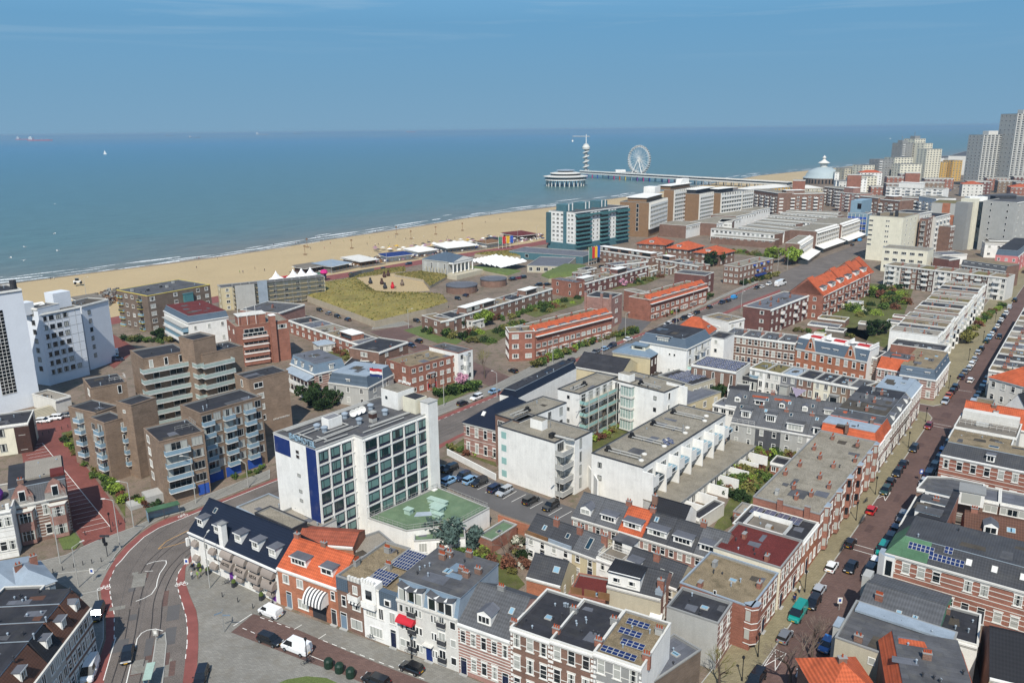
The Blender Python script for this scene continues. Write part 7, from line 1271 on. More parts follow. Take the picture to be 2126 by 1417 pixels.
MB().prism(P2,0,10,'cream','gravel').build('base',t_);Q_=inset(P2,.4);MB().prism(Q_,10,30,'glass_curtain','bitumen').build('glass_front',t_)if mk('glass_curtain','24444a',rough=.12,var=.35,spec=.7,scale=.25)else 0
g_=MB()
for i in range(4):
 a,b=V(Q_[i]),V(Q_[i+1]);n_=max(3,int((b-a).length/1.6))
 for k in range(n_+1):p=a.lerp(b,k/n_);g_.box(p.x-.07,p.x+.07,p.y-.1,p.y+.1,10,30,'grey')
 for f in range(8):e=(b-a).normalized();g_.poly([(a.x,a.y-.08,10+f*2.5),(b.x,b.y-.08,10+f*2.5),(b.x,b.y-.08,10.3+f*2.5),(a.x,a.y-.08,10.3+f*2.5)],'teal')
g_.build('mullion',t_)
for i in range(4):face(t_,P_[i],P_[i+1],10,[(3,1,1.2,2.2,'plain',{'z':5.5,'fh':3.5,'fr':'orange'}),(4,1,1.6,2.2,'two',{'z':.5,'fh':4})])
MB().box(-2.6,2.6,-1.2,8,0,33,'cream').build('tower_slab',t_,(0,0,0),math.radians(35));MB().box(-9,-2.7,0,8,0,31,'grey').build('stair_wing',t_,(0,0,0),math.radians(35))
MB().box(4,16,14,20,30,33,'white').box(20,34,12,18,30,33.5,'charcoal').build('roof_plant',t_)
building('office_building','pale concrete block cut off by the right edge, with small square windows','offices',G((28,1970,570),10),G((28,2400,480),10),20,32,wall='lightgrey',rm='bitumen',L=(2,8,1.2,1.4,'plain',{'gl':'glass_dark'}),F=(6,8,1.2,1.4,'plain'))
sheet('car_park',[(28,1440,640),(28,1900,600),(28,1700,720),(28,1440,730)],'asphalt_dark',.05)
S=building('row_house','salmon pink corner house with blue-grey mansard at the top of the long street','house',G((28,2050,800),10),G((28,2250,640),10),(28,1760,800),9.5,wall='pink',roof='man',rm='slate',rh=3,inz=[1,.5,.5,1],wallm={'top':'bitumen_dark'},corn='white',F=(5,3,1.4,1.6,'two'),L=(3,2,1.4,1.6,'two'))
S=building('row_house','block with small arched dormers in grey mansard in front of the pink house','house',(28,1320,920),(28,1890,1000),12,8.6,wall='brown',roof='man',rm='tile_grey',rh=2.6,inz=[1,0,.4,0],wallm={'top':'gravel_brown'},corn='white',F=(8,3,1.6,1.6,'two'),dorm=[((i+.5)/6,1.5,1.4)for i in range(6)])
for i in range(7):
 a,b=G((28,355,915),11),G((28,1910,1085),11);a,b=lerp(a,b,i/7),lerp(a,b,(i+1)/7)
 building('row_house','%s gallery flats with brown gravel roof, %s from the left behind the big court'%(('White','Brown brick','Dark brick')[i%3].lower(),ORD[i]),'apartments',a,b,d=12,h=11,wall=('offwhite','brown','dark_brick')[i%3],rm=('gravel_brown','gravel','moss')[i%3],corn='white',F=[(3,4,1.5,1.8,'two',{'balc':(1,),'bp':'white','bw':4})],chim=[(.8,.5,3)],group='gallery flats behind the big court')
building('house','white low building beside the stepped balconies','building',(28,1080,790),(28,1400,780),12,6,wall='white',rm='bitumen_grey',corn='white');building('house','purple-brick box house among the roofs right of the cream wing','house',(28,1170,850),(28,1310,830),9,9,wall='purple_brick',rm='bitumen')
GB='stepped brown brick apartments in front of the dome'
cfg=[((27,-990,1010),(27,-700,985),'brown'),((27,-700,960),(27,-420,1000),'brown'),((27,-420,1010),(27,60,1000),'brown'),((27,60,935),(27,260,960),'brown'),((27,190,990),(27,430,1010),'pinkbrick'),((27,430,1030),(27,620,1050),'brown'),((27,620,1060),(27,840,1080),'brown'),((27,850,1040),(27,1040,1050),'brown'),((27,700,935),(27,1290,960),'white'),((27,1040,1030),(27,1220,1060),'white')]
for i,(a,b,wl)in enumerate(cfg):
 S=building('apartment_block','%s apartment terrace with white balconies, %s from the left below the dome'%({'brown':'brown brick','pinkbrick':'pinkish brick','white':'white'}[wl],ORD[i]),'apartments',a,b,d=16,h=18+(i*7%4),wall=wl,rm='gravel',corn='white',group=GB);w=S['w']
 face(S['root'],(0,0),(w,0),18,[(max(3,int(w/5)),6,2.6,1.4,'three',{'balc':tuple(range(0,20,2)),'bp':'white','bw':4,'bd':1.5})]);face(S['root'],(0,S['d']),(0,0),18,(2,5,1.6,1.4,'two'))
 if i%2==0:MB().box(w*.2,w*.6,3,12,17.5,22.5,wl).box(w*.2-.3,w*.6+.3,2.7,12.3,22.5,22.8,'white').build('roof_storey',S['root'])
for i,(p,hh,ww)in enumerate((((27,300,810),30,16),((27,900,790),30,17),((26,730,-30),27,14))):
 building('apartment_block','blank red brick tower rising above the terraces, %s'%('left of the cream steps','below the tall cream steps','left of the dome')[i],'apartments',G(p,hh),G(p,hh)+V((ww*.8,-ww*.3)),d=10,h=hh,wall='red',rm='bitumen',group=GB)
for i,(a,b,hh)in enumerate((((26,320,70),(26,700,35),17),((26,810,55),(26,1040,50),17))):
 building('hotel_wing','grand sand-coloured hotel wing with long white-metal roof, %s'%('left','right')[i],'hotel',a,b,d=22,h=hh,wall='ochre' if i==0 else 'sandstone',roof='hip',rm='offwhite',rh=2.5,F=[(10,4,1.8,2.0,'two')])
c_=G((12,500,640));t_=thing('domed_hall','grand seaside hall with wide pale blue-grey dome and lantern','building',c_);Rd=42;t_.scale=(.56,.56,.6)
MB().lathe([(Rd+6,0),(Rd+6,13)],'greybrown',28).lathe([(Rd+6.5,13),(Rd+6.5,14.5)],'white',28).build('wall',t_);MB().lathe([(Rd+7,14),(Rd+1,17),(Rd-2,24),(Rd*.82,30),(Rd*.55,35),(Rd*.3,38),(9,39)],'dome_zinc',28).build('dome',t_,smooth=True)if mk('dome_zinc','a0acad',rough=.6,var=.06)else 0
MB().lathe([(9,38),(9,46),(12,47),(15,48),(6,53),(3,56),(3,59),(5,60),(0,66)],'offwhite',14).build('lantern',t_)
for k in range(18):a_=-PI*(k+.5)/18-.1;MB().box(-1.6,1.6,-.5,.5,2,11,'glass_dark').build('arched_window',t_,((Rd+6)*math.cos(a_),(Rd+6)*math.sin(a_),0),a_+PI/2)
def ray(p,Y):
 n,x,y=p;a=TL[n];u,v=(a[0]+x*a[2]-CX)/F,-(a[1]+y*a[2]-CY)/F;u,v=u*cr+v*sr,-u*sr+v*cr;k=Y/(cp+v*sp)
 return V((u*k,Y)),CAMZ+k*(-sp+v*cp)
def tower(label,p0,x1,Y,d,wl='cream',group='cream stepped seafront towers',gl='glass_dark',F=None,balc=(),**k):
 a,h=ray(p0,Y);b=ray((p0[0],x1,p0[2]),Y)[0]+V((0,6));w=(b-a).length;nf=max(4,min(24,int(h/3)))
 S=building('apartment_tower',label,'apartments',a,b,d=d,h=h,wall=wl,rm='bitumen',corn='grey',group=group,z0=-2,F=F or[(max(2,int(w/4.5)),nf,2.6,1.4,'two',{'gl':gl,'balc':balc,'bw':4,'bp':'white'})],L=(max(2,int(d/6)),min(nf,16),2.6,1.4,'two',{'gl':gl}),**k);return S
for i,(p,x1,Y,d,wl)in enumerate((((27,1100,487),1205,1190,22,'cream'),((27,870,485),1000,1200,20,'grey'),((27,1125,548),1302,1150,20,'cream'),((27,1000,440),1130,1220,22,'cream'),((27,790,635),1000,1120,22,'cream'),((27,630,655),800,1100,20,'grey'),((27,850,705),1090,1080,18,'cream'),((27,460,715),600,1100,20,'cream'),((27,270,745),460,1120,20,'stone'),((27,400,830),630,1000,16,'cream'))):  # grey entries: shaded left faces of cream towers, shade put into wall colour
 S=tower('%s stepped tower with loggias, %s'%(wl,('highest shoulder on the right','left face whose shade is painted grey, top left','right-hand tall one','the very highest with roof room','mid-height behind the face with grey painted shade','dark-windowed left face, its shade painted grey','broad lower one in front','left low one','far left lowest','front left with white curved balconies')[i]),p,x1,Y,d,wl,balc=(0,)if i in(1,5,9)else())
 if i in(1,3):MB().box(2,S['w']*.6,3,12,S['h'],S['h']+4,'grey').tube((3,5,S['h']),(3,5,S['h']+10),.3,'grey',4).build('roof_room',S['root'])
for i,(p,x1)in enumerate((((27,1275,680),1360),((27,1395,665),1515))):tower('ochre yellow apartment block, %s of the pair by the boulevard'%('left','right')[i],p,x1,1180,18,'ochre',group='ochre blocks')
for i,(a,b,h_,wl)in enumerate((((27,1300,640),(27,1450,620),26,'white'),((27,1450,610),(27,1540,610),26,'navy'),((27,1540,690),(27,1700,700),24,'bluegrey'),((27,1560,620),(27,1700,570),30,'offwhite'),((27,1950,590),(27,2040,560),34,'pinkbrick'))):building('apartment_block','distant %s block on the far boulevard'%{'white':'white','navy':'dark blue','bluegrey':'blue-grey','offwhite':'off-white','pinkbrick':'pinkish'}[wl],'apartments',a,b,d=30,h=h_,wall=wl,rm='bitumen',F=(5,6,3,2,'two'))
for i,(p,x1,Y,d)in enumerate((((27,1710,400),1935,1075,26),((27,2060,180),2330,1060,28))):
 S=tower('tall pale residential tower with grid of dark balconies, %s'%('left and lower of the two','cut off by the right edge')[i],p,x1,Y,d,'lightgrey',group='tall towers at the right edge',F=[(5,24+8*i,3.6,1.7,'strip',{'gl':'glass_dark'})]);w,h_=S['w'],S['h'];MB().box(w*.3,w*.8,2,12,h_,h_+5,'offwhite').build('plant_room',S['root'])
 for k in range(6):MB().box(0,.9,-.7,0,0,h_,'offwhite').build('fin',S['root'],(w*k*.195,0,0))
r_=random.Random(3);placed=[]
def infill(lab,pts,n,hr,ww,ang):
 P=tiles_poly(pts);x0,x1=min(p.x for p in P),max(p.x for p in P);y0,y1=min(p.y for p in P),max(p.y for p in P);k=t=0
 def inside(x,y):
  c=False
  for i in range(len(P)):
   a,b=P[i-1],P[i]
   if(a.y>y)!=(b.y>y)and x<(b.x-a.x)*(y-a.y)/(b.y-a.y)+a.x:c=not c
  return c
 while k<n and t<4000:
  t+=1;x,y=r_.uniform(x0,x1),r_.uniform(y0,y1)
  if not inside(x,y)or any((x-a)**2+(y-b)**2<(c+ww)**2*.5 for a,b,c in placed):continue
  placed.append((x,y,ww));w_=ww*r_.uniform(.8,1.15);h_=r_.uniform(*hr);a_=math.radians(ang);wl=r_.choice(('brown','red','offwhite','taupe','white','purple_brick'));rm_=r_.choice(('gravel','gravel_brown','bitumen','bitumen_dark','gravel_light','tile_orange'))
  building('house','%s house with %s roof %s, %s counted'%({'offwhite':'off-white','purple_brick':'dark brick','red':'red brick','brown':'brown brick','taupe':'taupe'}.get(wl,wl),{'gravel':'gravel','gravel_brown':'brown gravel','bitumen':'grey','bitumen_dark':'black','gravel_light':'pale','tile_orange':'orange'}[rm_],lab,ORD[k]),'house',V((x,y)),V((x+math.cos(a_)*w_,y+math.sin(a_)*w_)),d=ww*.7,h=h_,wall=wl,rm=rm_ if rm_!='tile_orange' else 'tile_orange',roof='flat' if rm_!='tile_orange' else 'hip',F=(max(2,int(w_/4)),max(2,int(h_/3)),1.6,1.5,'two'),L=(2,max(2,int(h_/3)),1.6,1.5,'two'),corn='white',group='roofs '+lab);k+=1
infill('beyond the glass crescent',[(28,1100,60),(28,1300,30),(27,1700,960),(27,2126,950),(27,2600,950),(27,2600,1080),(27,1200,1040)],22,(10,18),26,-20)
infill('behind the stepped terraces',[(27,150,900),(27,700,900),(27,1300,940),(27,1300,1000),(27,700,1100),(27,60,1050)],18,(12,20),24,-15)
infill('right of the long street',[LS(-30,25),LS(260,26),LS(330,40),LS(330,120),LS(-30,80)]if 0 else[(18,2126,200),(17,2126,700),(17,2126,100),(17,3200,100),(17,3200,900),(18,2900,600)],14,(7,10),12,-37)
infill('above the gallery flats',[(28,1350,860),(28,2100,780),(28,2100,640),(28,1500,740)],6,(7,9),14,-20)
infill('between mound rows and tram road',[(3,700,90),(30,830,300),(30,1480,130),(30,1480,60),(30,1130,120)],7,(3,4),8,50)
infill('along the upper long street',[(28,1930,620),(17,2126,60),(17,2700,60),(28,2700,300)],14,(9,13),15,-37)
FAR=False
# ------------------------------------------------------------------ pier, wheel, beach life
FAR=True
PA,PB=G((11,560,452),2),G((12,0,640),2)
PB=G((0,1640,384),2);e_=(PB-PA).normalized();n_=V((-e_.y,e_.x));L_=(PB-PA).length
t_=thing('pier','long two-level white pier on coloured columns running out to sea','pier',PA,math.atan2(e_.y,e_.x))
MB().box(0,L_,-7,7,1.0,2.0,'offwhite').box(0,L_,-7.2,-6.8,2,3.2,'white').build('lower_deck',t_);MB().box(0,L_,-4.5,4.5,5.6,6.4,'offwhite').box(0,L_,-4.8,-4.5,5.2,7.2,'white').box(0,L_,-4.4,4.4,2.2,5.2,'glass_dark').build('upper_deck',t_)
cc_=['lightblue','purple','magenta','blue','teal','navy','magenta','orange','yellow'];mk('magenta','c2307a',var=.05)
for k in range(30):
 for y_ in(-6,6):MB().lathe([(.8,-9),(.8,1)],cc_[k%9]if k<16 else 'grey',6).build('column',t_,(8+k*(L_-14)/30,y_,0))
c_=G((25,385,540),-5)+n_*0;t_=thing('pier_pavilion','round white tiered pavilion on stilts at the seaward end of the pier','pavilion',(c_.x,c_.y+31))
Rp=33
MB().lathe([(Rp,4),(Rp,5.5),(Rp-1,5.5)],'white',32).lathe([(Rp-1,5.5),(Rp-1,8.5)],'glass_dark',32).lathe([(Rp+1,8.5),(Rp+1.5,9.5),(Rp-9,11)],'offwhite',32).lathe([(Rp-10,11),(Rp-10,13.5)],'glass_dark',32).lathe([(Rp-9,13.5),(Rp-9,14.3),(Rp-20,16)],'offwhite',32).lathe([(Rp-21,16),(Rp-21,18)],'glass_dark',32).lathe([(Rp-18,18),(Rp-20,19),(0,20)],'zinc',32).build('pavilion_body',t_)
MB().lathe([(Rp,4),(0,4)],'grey',32).build('deck',t_)
for k in range(26):a_=2*PI*k/26;MB().lathe([(.9,-9),(.9,4)],'offwhite',6).build('column',t_,((Rp-3)*math.cos(a_),(Rp-3)*math.sin(a_),0))
c_=G((11,593,440),4);t_=thing('tower','white spiral bungee tower with a crane arm on top, at the pier end','tower',(c_.x,c_.y,4));t_.scale=(.62,.62,1)
sp_=MB();sp_.lathe([(4.5,0),(4.5,40)],'lightgrey',12)
for k in range(80):a0,a1=k*.33,(k+1)*.33;z0,z1=2+k*.46,2+(k+1)*.46;sp_.poly([(5*math.cos(a0),5*math.sin(a0),z0),(10*math.cos(a0),10*math.sin(a0),z0),(10*math.cos(a1),10*math.sin(a1),z1),(5*math.cos(a1),5*math.sin(a1),z1)],'white').poly([(10*math.cos(a0),10*math.sin(a0),z0-.2),(10*math.cos(a1),10*math.sin(a1),z1-.2),(10*math.cos(a1),10*math.sin(a1),z1+1.3),(10*math.cos(a0),10*math.sin(a0),z0+1.3)],'white')
sp_.build('spiral_stair',t_);MB().lathe([(5,38),(11,40),(11.5,44),(8,46),(8,48),(4,49)],'offwhite',14).build('lookout',t_);MB().tube((0,0,48),(0,0,66),1.4,'white',6,.9).tube((10,0,62),(-40,0,62.5),.7,'lightgrey',5).tube((-40,0,62),(-40,0,56),.2,'grey',4).box(-42,-38,-1.5,1.5,53,56,'white').build('crane',t_)
c_=G((11,1010,462),4);t_=thing('ferris_wheel','white ferris wheel with enclosed cabins standing on the pier','ferris wheel',(c_.x,c_.y,4),math.radians(-47));R_=22;hz=25
q=MB()
for y_ in(-1.5,1.5):
 for k in range(36):
  a0,a1=2*PI*k/36,2*PI*(k+1)/36
  for rr in(R_,R_-2):q.tube((rr*math.cos(a0),y_,hz+rr*math.sin(a0)),(rr*math.cos(a1),y_,hz+rr*math.sin(a1)),.3,'white',4,caps=False)
q.build('rim',t_)
for k in range(24):a_=2*PI*k/24;MB().tube((0,-1.2,hz),(R_*math.cos(a_),-1.5,hz+R_*math.sin(a_)),.2,'white',4,caps=False).tube((0,1.2,hz),(R_*math.cos(a_),1.5,hz+R_*math.sin(a_)),.2,'white',4,caps=False).build('spoke',t_)
MB().lathe([(1.6,-2.5),(1.6,2.5)],'white',10).build('hub',t_,(0,0,hz)).rotation_euler=(PI/2,0,0)
for k in range(36):a_=2*PI*(k+.5)/36;MB().box(-1,1,-1.2,1.2,-2.2,0,'glass_dark').box(-1.1,1.1,-1.3,1.3,-.2,.3,'white').box(-1.1,1.1,-1.3,1.3,-2.6,-2.0,'white').build('cabin',t_,((R_+.8)*math.cos(a_),0,hz+(R_+.8)*math.sin(a_)))
for x_ in(-11,11):
 for y_ in(-6,6):MB().tube((x_,y_,0),(0,y_*.4,hz),.7,'white',6).build('support_leg',t_)
MB().box(-14,14,-8,8,0,1.6,'lightgrey').build('platform',t_);o=tag(MB().box(-30,30,-12,12,0,1.2,'grey').box(-8,10,-6,6,1.2,5,'white').build('pier_hall',None,(G((11,860,440),4).x,G((11,860,440),4).y,2),0),'low white hall standing on the second pier deck left of the wheel','building')
def ship(label,p,L_,hull,group='ships on the horizon',scale=1.0,deck=(.12,.28)):
 c=G(p,-5);t_=thing('ship',label,'ship',(c.x,c.y,-5),0,group);Wd=L_*.16;hh=L_*.055
 MB().prism([(-L_/2,-Wd/2),(L_*.38,-Wd/2),(L_/2,0),(L_*.38,Wd/2),(-L_/2,Wd/2)],0,hh,hull,'redpaint').build('hull',t_);MB().box(-L_*.45,-L_*.3,-Wd*.4,Wd*.4,hh,hh+L_*.09,'white').box(-L_*.42,-L_*.36,-Wd*.2,Wd*.2,hh+L_*.09,hh+L_*.13,'white').build('bridge',t_)
 for k in range(3):MB().tube((-L_*.15+k*L_*.2,0,hh),(-L_*.15+k*L_*.2,0,hh+L_*.07),L_*.006,'white',5).build('mast',t_)
ship('red-hulled cargo ship on the horizon, far left',(9,320,200),330,'redpaint');ship('dark ship just right of the red one on the far left horizon',(9,200,192),300,'redpaint',scale=1);ship('small dark coaster ship on the horizon left of centre',(9,1340,160),240,'charcoal');ship('small grey ship with white bridge on the horizon',(9,1535,175),200,'charcoal')
ship('large pale tanker on the horizon above the beach',(9,2070,152),420,'grey');ship('dark ship with white bridge right of the pale tanker',(10,300,143),350,'charcoal');ship('red and white ship on the horizon at centre',(10,1190,132),420,'redpaint')
def boat(label,p,sail=True):
 c=G(p,-5);t_=thing('boat',label,'boat',(c.x,c.y,-5));MB().prism([(-6,-2),(4,-2),(8,0),(4,2),(-6,2)],0,1.8,'white','white').build('hull',t_)
 if sail:MB().poly([(0,0,2),(6,.1,2.2),(0,0,17)],'white').poly([(-.3,.1,2),(-.3,.1,18),(-5.5,0,2.2)],'white').build('sail',t_)
 else:MB().box(-3,2,-1.4,1.4,1.8,4,'white').build('cabin',t_);mb_=MB().poly([(-8,-1.5,.08),(-6,0,.08),(-8,1.5,.08),(-80,8,.08),(-80,-4,.08)],'foam').build('wake',t_);t_.rotation_euler=(0,0,.3)
boat('white sailing boat alone on the sea, left',(9,828,305));boat('small white sail far out at sea, centre',(10,912,165));boat('white motor boat trailing a wake, upper right sea',(27,740,440),False)
def gull_mesh():
 b=MB();b.tube((-.25,0,0),(.25,0,.02),.09,'white',6,.03)
 for s in(-1,1):b.poly([(-.1,0,.03),(.15,0,.03),(.1,s*.45,.18),(-.1,s*.45,.18)],'white').poly([(-.1,s*.45,.18),(.1,s*.45,.18),(-.1,s*.95,.08)],'grey')
 return b.mesh('gull')
gm_=gull_mesh()
for i,p in enumerate(((9,430,930),(9,455,1065),(9,185,1140),(9,82,1120),(9,195,1035),(9,430,698))):
 g=G(p,45);tag(ob('gull',gm_,None,(g.x,g.y,45),i*1.1,scale=1.4),'white gull gliding over the sea, %s'%('highest of the left flock','right of the flock','just above the surf','leftmost one','brownish one at left','small and far out')[i],'gull','gulls over the sea')
def figure(key,top,legs,skin='skin',arms=.2):
 def fn():
  me=bpy.data.meshes.new('person');vs=[(0,0,.95),(0,0,1.2),(0,0,1.42),(0,0,1.55),(0,.01,1.68),(-.11,0,.9),(-.12,.02,.5),(-.12,0,.06),(-.12,-.1,.03),(.11,0,.9),(.13,-.05,.5),(.13,.02,.06),(.13,-.08,.03),(-.2,0,1.42),(-.27,0,1.15),(-.28,-.08,.9),(.2,0,1.42),(.27,0,1.15),(.28,-.08,.9)]
  es=[(0,1),(1,2),(2,3),(3,4),(0,5),(5,6),(6,7),(7,8),(0,9),(9,10),(10,11),(11,12),(2,13),(13,14),(14,15),(2,16),(16,17),(17,18)]
  rs=[.14,.15,.14,.06,.11,.1,.07,.05,.04,.1,.07,.05,.04,.07,.05,.04,.07,.05,.04]
  me.from_pydata(vs,es,[]);o=bpy.data.objects.new('tmp',me);COL.objects.link(o);md=o.modifiers.new('s','SKIN')
  for i,v in enumerate(me.skin_vertices[0].data if me.skin_vertices else[]):v.radius=(rs[i],rs[i]*.8);v.use_root=(i==0)
  if not me.skin_vertices:
   pass
  o.modifiers.new('u','SUBSURF').levels=1;bpy.context.view_layer.update();m2=bpy.data.meshes.new_from_object(o.evaluated_get(bpy.context.evaluated_depsgraph_get()));bpy.data.objects.remove(o)
  for c in(top,legs,skin):m2.materials.append(M(c))
  for p in m2.polygons:z=p.center.z;p.material_index=2 if z>1.52 or(abs(p.center.x)>.22 and z<.98)else(0 if z>.92 else 1)
  m2.name='person';return m2
 return cached(('person',key),fn)
mk('skin','b98466',var=.05)
for k,c in(('shirt_red','a53530'),('shirt_blue','3a5680'),('shirt_green','7d9a4a'),('jeans','2c3648'),('khaki','7d735c')):mk(k,c,var=.06)
PT=[('black','jeans'),('shirt_red','jeans'),('shirt_blue','khaki'),('white','jeans'),('shirt_green','khaki'),('navy','black')];PN=['black','red','blue','white','green','navy']
def person(p,k,label,z=0,rz=0):
 g=G(p,z);tag(ob('person',figure(k,*PT[k]),None,(g.x,g.y,z),rz),label,'person')
 return g
for i,(x_,y_,k)in enumerate(((1165,740,0),(1162,790,3),(1195,790,4),(1215,770,4),(1175,735,5))):person((5,x_,y_),k,'person in %s top standing at the corner of the white hotel, %s'%(PN[k],ORD[i]),0,i*1.3)
for i,(x_,y_,k)in enumerate(((1340,590,5),(1395,490,3),(1350,560,0))):person((20,x_,y_),k,'person in %s top beside the turquoise van, %s'%(PN[k],ORD[i]),0,i)
bp_=[(9,402,1295,0),(9,428,1292,3),(9,1552,1130,0),(9,1570,1130,1),(9,1550,1205,0),(9,1716,1132,0),(9,1890,1240,4),(9,1916,1240,5),(9,2010,1210,0),(9,2085,1225,0),(10,107,1022,0),(10,280,1012,1),(10,300,1010,0),(10,448,965,5),(10,537,960,2),(10,475,992,0),(10,488,992,0),(10,555,1012,1),(10,660,995,4),(10,700,945,2),(10,400,1055,0),(10,507,1050,1),(10,1095,885,0),(10,920,918,0),(10,1642,812,5),(10,1815,780,0),(10,1775,845,0),(10,2022,755,0),(10,2080,748,1),(10,1890,822,0),(10,1115,1340,2),(10,1070,1365,0)]
q_=random.Random(8)
for i,(n,x_,y_,k)in enumerate(bp_+[(10,q_.uniform(750,2100),q_.uniform(960,1040)-0,q_.randrange(6))for _ in range(36)]):
 z_=-3.9 if y_<1300 or n==9 else 0
 px=540+x_*.26341;person((n,x_,y_),k,'%s walker on the beach, %s from the left'%(PN[k],ORD[min(i,80)]),z_,i)
mk('canvas_mauve','93707f',var=.15)
def hut(label,p0,p1,d,h,roofm,wl='offwhite',**k):
 A_,B_=G(p0,-3),G(p1,-3);a_=math.atan2((B_-A_).y,(B_-A_).x);t_=thing('beach_pavilion',label,'pavilion',(A_.x,A_.y,-3.4),a_,'beach pavilions');w=(B_-A_).length
 MB().box(0,w,0,d,-1,.3,'woodgrey').build('deck',t_);MB().box(w*.15,w*.85,d*.25,d*.9,.3,h,wl).build('wall',t_);MB().poly([(w*.1,d*.15,h),(w*.9,d*.15,h),(w*.9,d,h+.8),(w*.1,d,h+.8)],roofm).box(w*.1,w*.9,d*.13,d,h-.2,h-.01,'white').build('roof',t_)
 for j in range(int(w/3)):MB().box(0,.12,.1,.2,.3,2.6,'wood').build('post',t_,(j*3,0,0))
 return t_
HB_=[((10,350,1250),(10,560,1215),'woodgrey','dark_brick'),((10,575,1235),(10,780,1190),'zinc','woodgrey'),((10,800,1195),(10,990,1165),'offwhite','wood'),((10,990,1155),(10,1250,1125),'navy','white'),((10,1250,1115),(10,1450,1085),'white','white'),((10,1460,1085),(10,1780,1050),'white','lightgrey'),((10,1790,1045),(10,1960,1020),'wood','offwhite'),((10,1960,1015),(11,40,995),'bitumen_dark','navy'),((11,60,985),(11,270,960),'redroof','wood'),((1,640,230),(1,880,190),'woodgrey','wood')]
for i,(a,b,rm_,wl)in enumerate(HB_):hut('beach pavilion with %s roof and timber deck, %s along the promenade'%({'woodgrey':'weathered','zinc':'zinc','offwhite':'cream','navy':'dark blue','white':'white','wood':'wooden','bitumen_dark':'black','redroof':'dark red'}[rm_],ORD[i]),a,b,16+(i%3)*5,3.2,rm_,wl)
for i in range(60):
 fx=(i+q_.uniform(0,1))/60;a=lerp(G((10,1010,1100),-3.6),G((10,2100,985),-3.6),fx)+V((q_.uniform(-18,4),q_.uniform(4,30)));cm=('canvas_mauve','canvas_mauve','white','charcoal','awning_yellow','offwhite')[i%6]
 tag(ob('parasol',cached(('par',cm),lambda:MB().tube((0,0,0),(0,0,2.4),.05,'white',4).lathe([(2.0,2.1),(0,2.8)],cm,8).mesh('parasol')),None,(a.x,a.y,-3.9)),'%s parasol among the beach terraces, %s from the left of all'%({'canvas_mauve':'mauve','white':'white','charcoal':'dark','awning_yellow':'yellow','offwhite':'cream'}[cm],ORD[i]),'parasol','parasols on the beach terraces')
for i,x_ in enumerate((130,265,330,400)):
 a=G((10,x_,1330-x_*.12),0);tag(MB().lathe([(4.2,0),(4.2,2.2),(2.2,3.2),(.8,5.0),(0,6.6)],'tent_white',4).build('tent',None,(a.x,a.y,0),.6),'white peaked marquee tent on the promenade, %s from the left'%ORD[i],'tent','white marquee tents')if mk('tent_white','f0efec',var=.02)else 0
a=G((10,508,1298));t_=thing('balloon_sculpture','dark figure with magenta and orange puffed top beside the white tents','sculpture',a);MB().lathe([(.6,0),(1.3,2),(1.0,3.6)],'navydark',10).build('body',t_);MB().lathe([(1.2,3.4),(2.2,4.4),(1.6,5.8),(0,6.2)],'magenta',9).build('top',t_)
tag(MB().box(-3,3,-1.5,1.5,0,2.4,'redpaint').build('stall',None,(*G((10,190,1300)),0),.7),'small red stall between the white tents','stall');tag(MB().box(-3,3,-1.5,1.5,0,2.2,'green').build('stall',None,(*G((10,465,1270)),0),.7),'small lime green stall right of the white tents','stall')
a=G((9,620,1325),-3.4);t_=thing('tractor','white beach tractor parked on the sand at left','tractor',(a.x,a.y,-3.4),.5);MB().box(-2.6,1.2,-1.1,1.1,.8,2.0,'white').box(-1.6,.4,-1,1,2.0,3.2,'glass_dark').build('body',t_)
for x_ in(-1.7,1.2):
 for y_ in(-1.3,1.3):MB().lathe([(.75,-.25),(.75,.25),(0,.25)],'black',10).build('wheel',t_,(x_,y_,.75)).rotation_euler=(PI/2,0,0)
for i,c_ in enumerate((('green',),('redpaint',),('awning_yellow',),('blue',))):a=lerp(G((25,610,1350)),G((25,690,1330)),i/3);t_=thing('flagpole','%s banner flag on white pole by the museum car park'%('green','red','yellow','blue')[i],'flag',a,0,'banner flags');MB().tube((0,0,0),(0,0,11),.1,'white',5).build('pole',t_);flag(t_,c_,2.0,7,(.1,0,3.8),0)
for i,c_ in enumerate(('green','redpaint','awning_yellow','blue')):a=lerp(G((10,1880,1050)),G((10,1970,1040)),i/3);t_=thing('flagpole','%s flag on the promenade above the pavilions'%('green','red','yellow','blue')[i],'flag',a,0,'promenade flags');MB().tube((0,0,0),(0,0,9),.1,'white',5).build('pole',t_);flag(t_,(c_,),2.2,5,(.1,0,3.4),0)
for i,(n,x_,y_)in enumerate(((10,372,1035),(10,355,1095),(10,722,1045),(10,1075,935),(10,1190,970),(10,1595,905),(10,1385,935))):
 a=G((n,x_,y_),-4);tag(MB().tube((0,0,0),(0,0,7),.14,'wood',5).box(-1.2,1.2,-.4,.4,0,.5,'wood').box(-.8,.8,-.1,.1,5.6,6.4,'wood').build('beach_post',None,(a.x,a.y,-4)),'tall wooden post on the open sand, %s from the left'%ORD[i],'post','wooden beach posts')
FAR=False
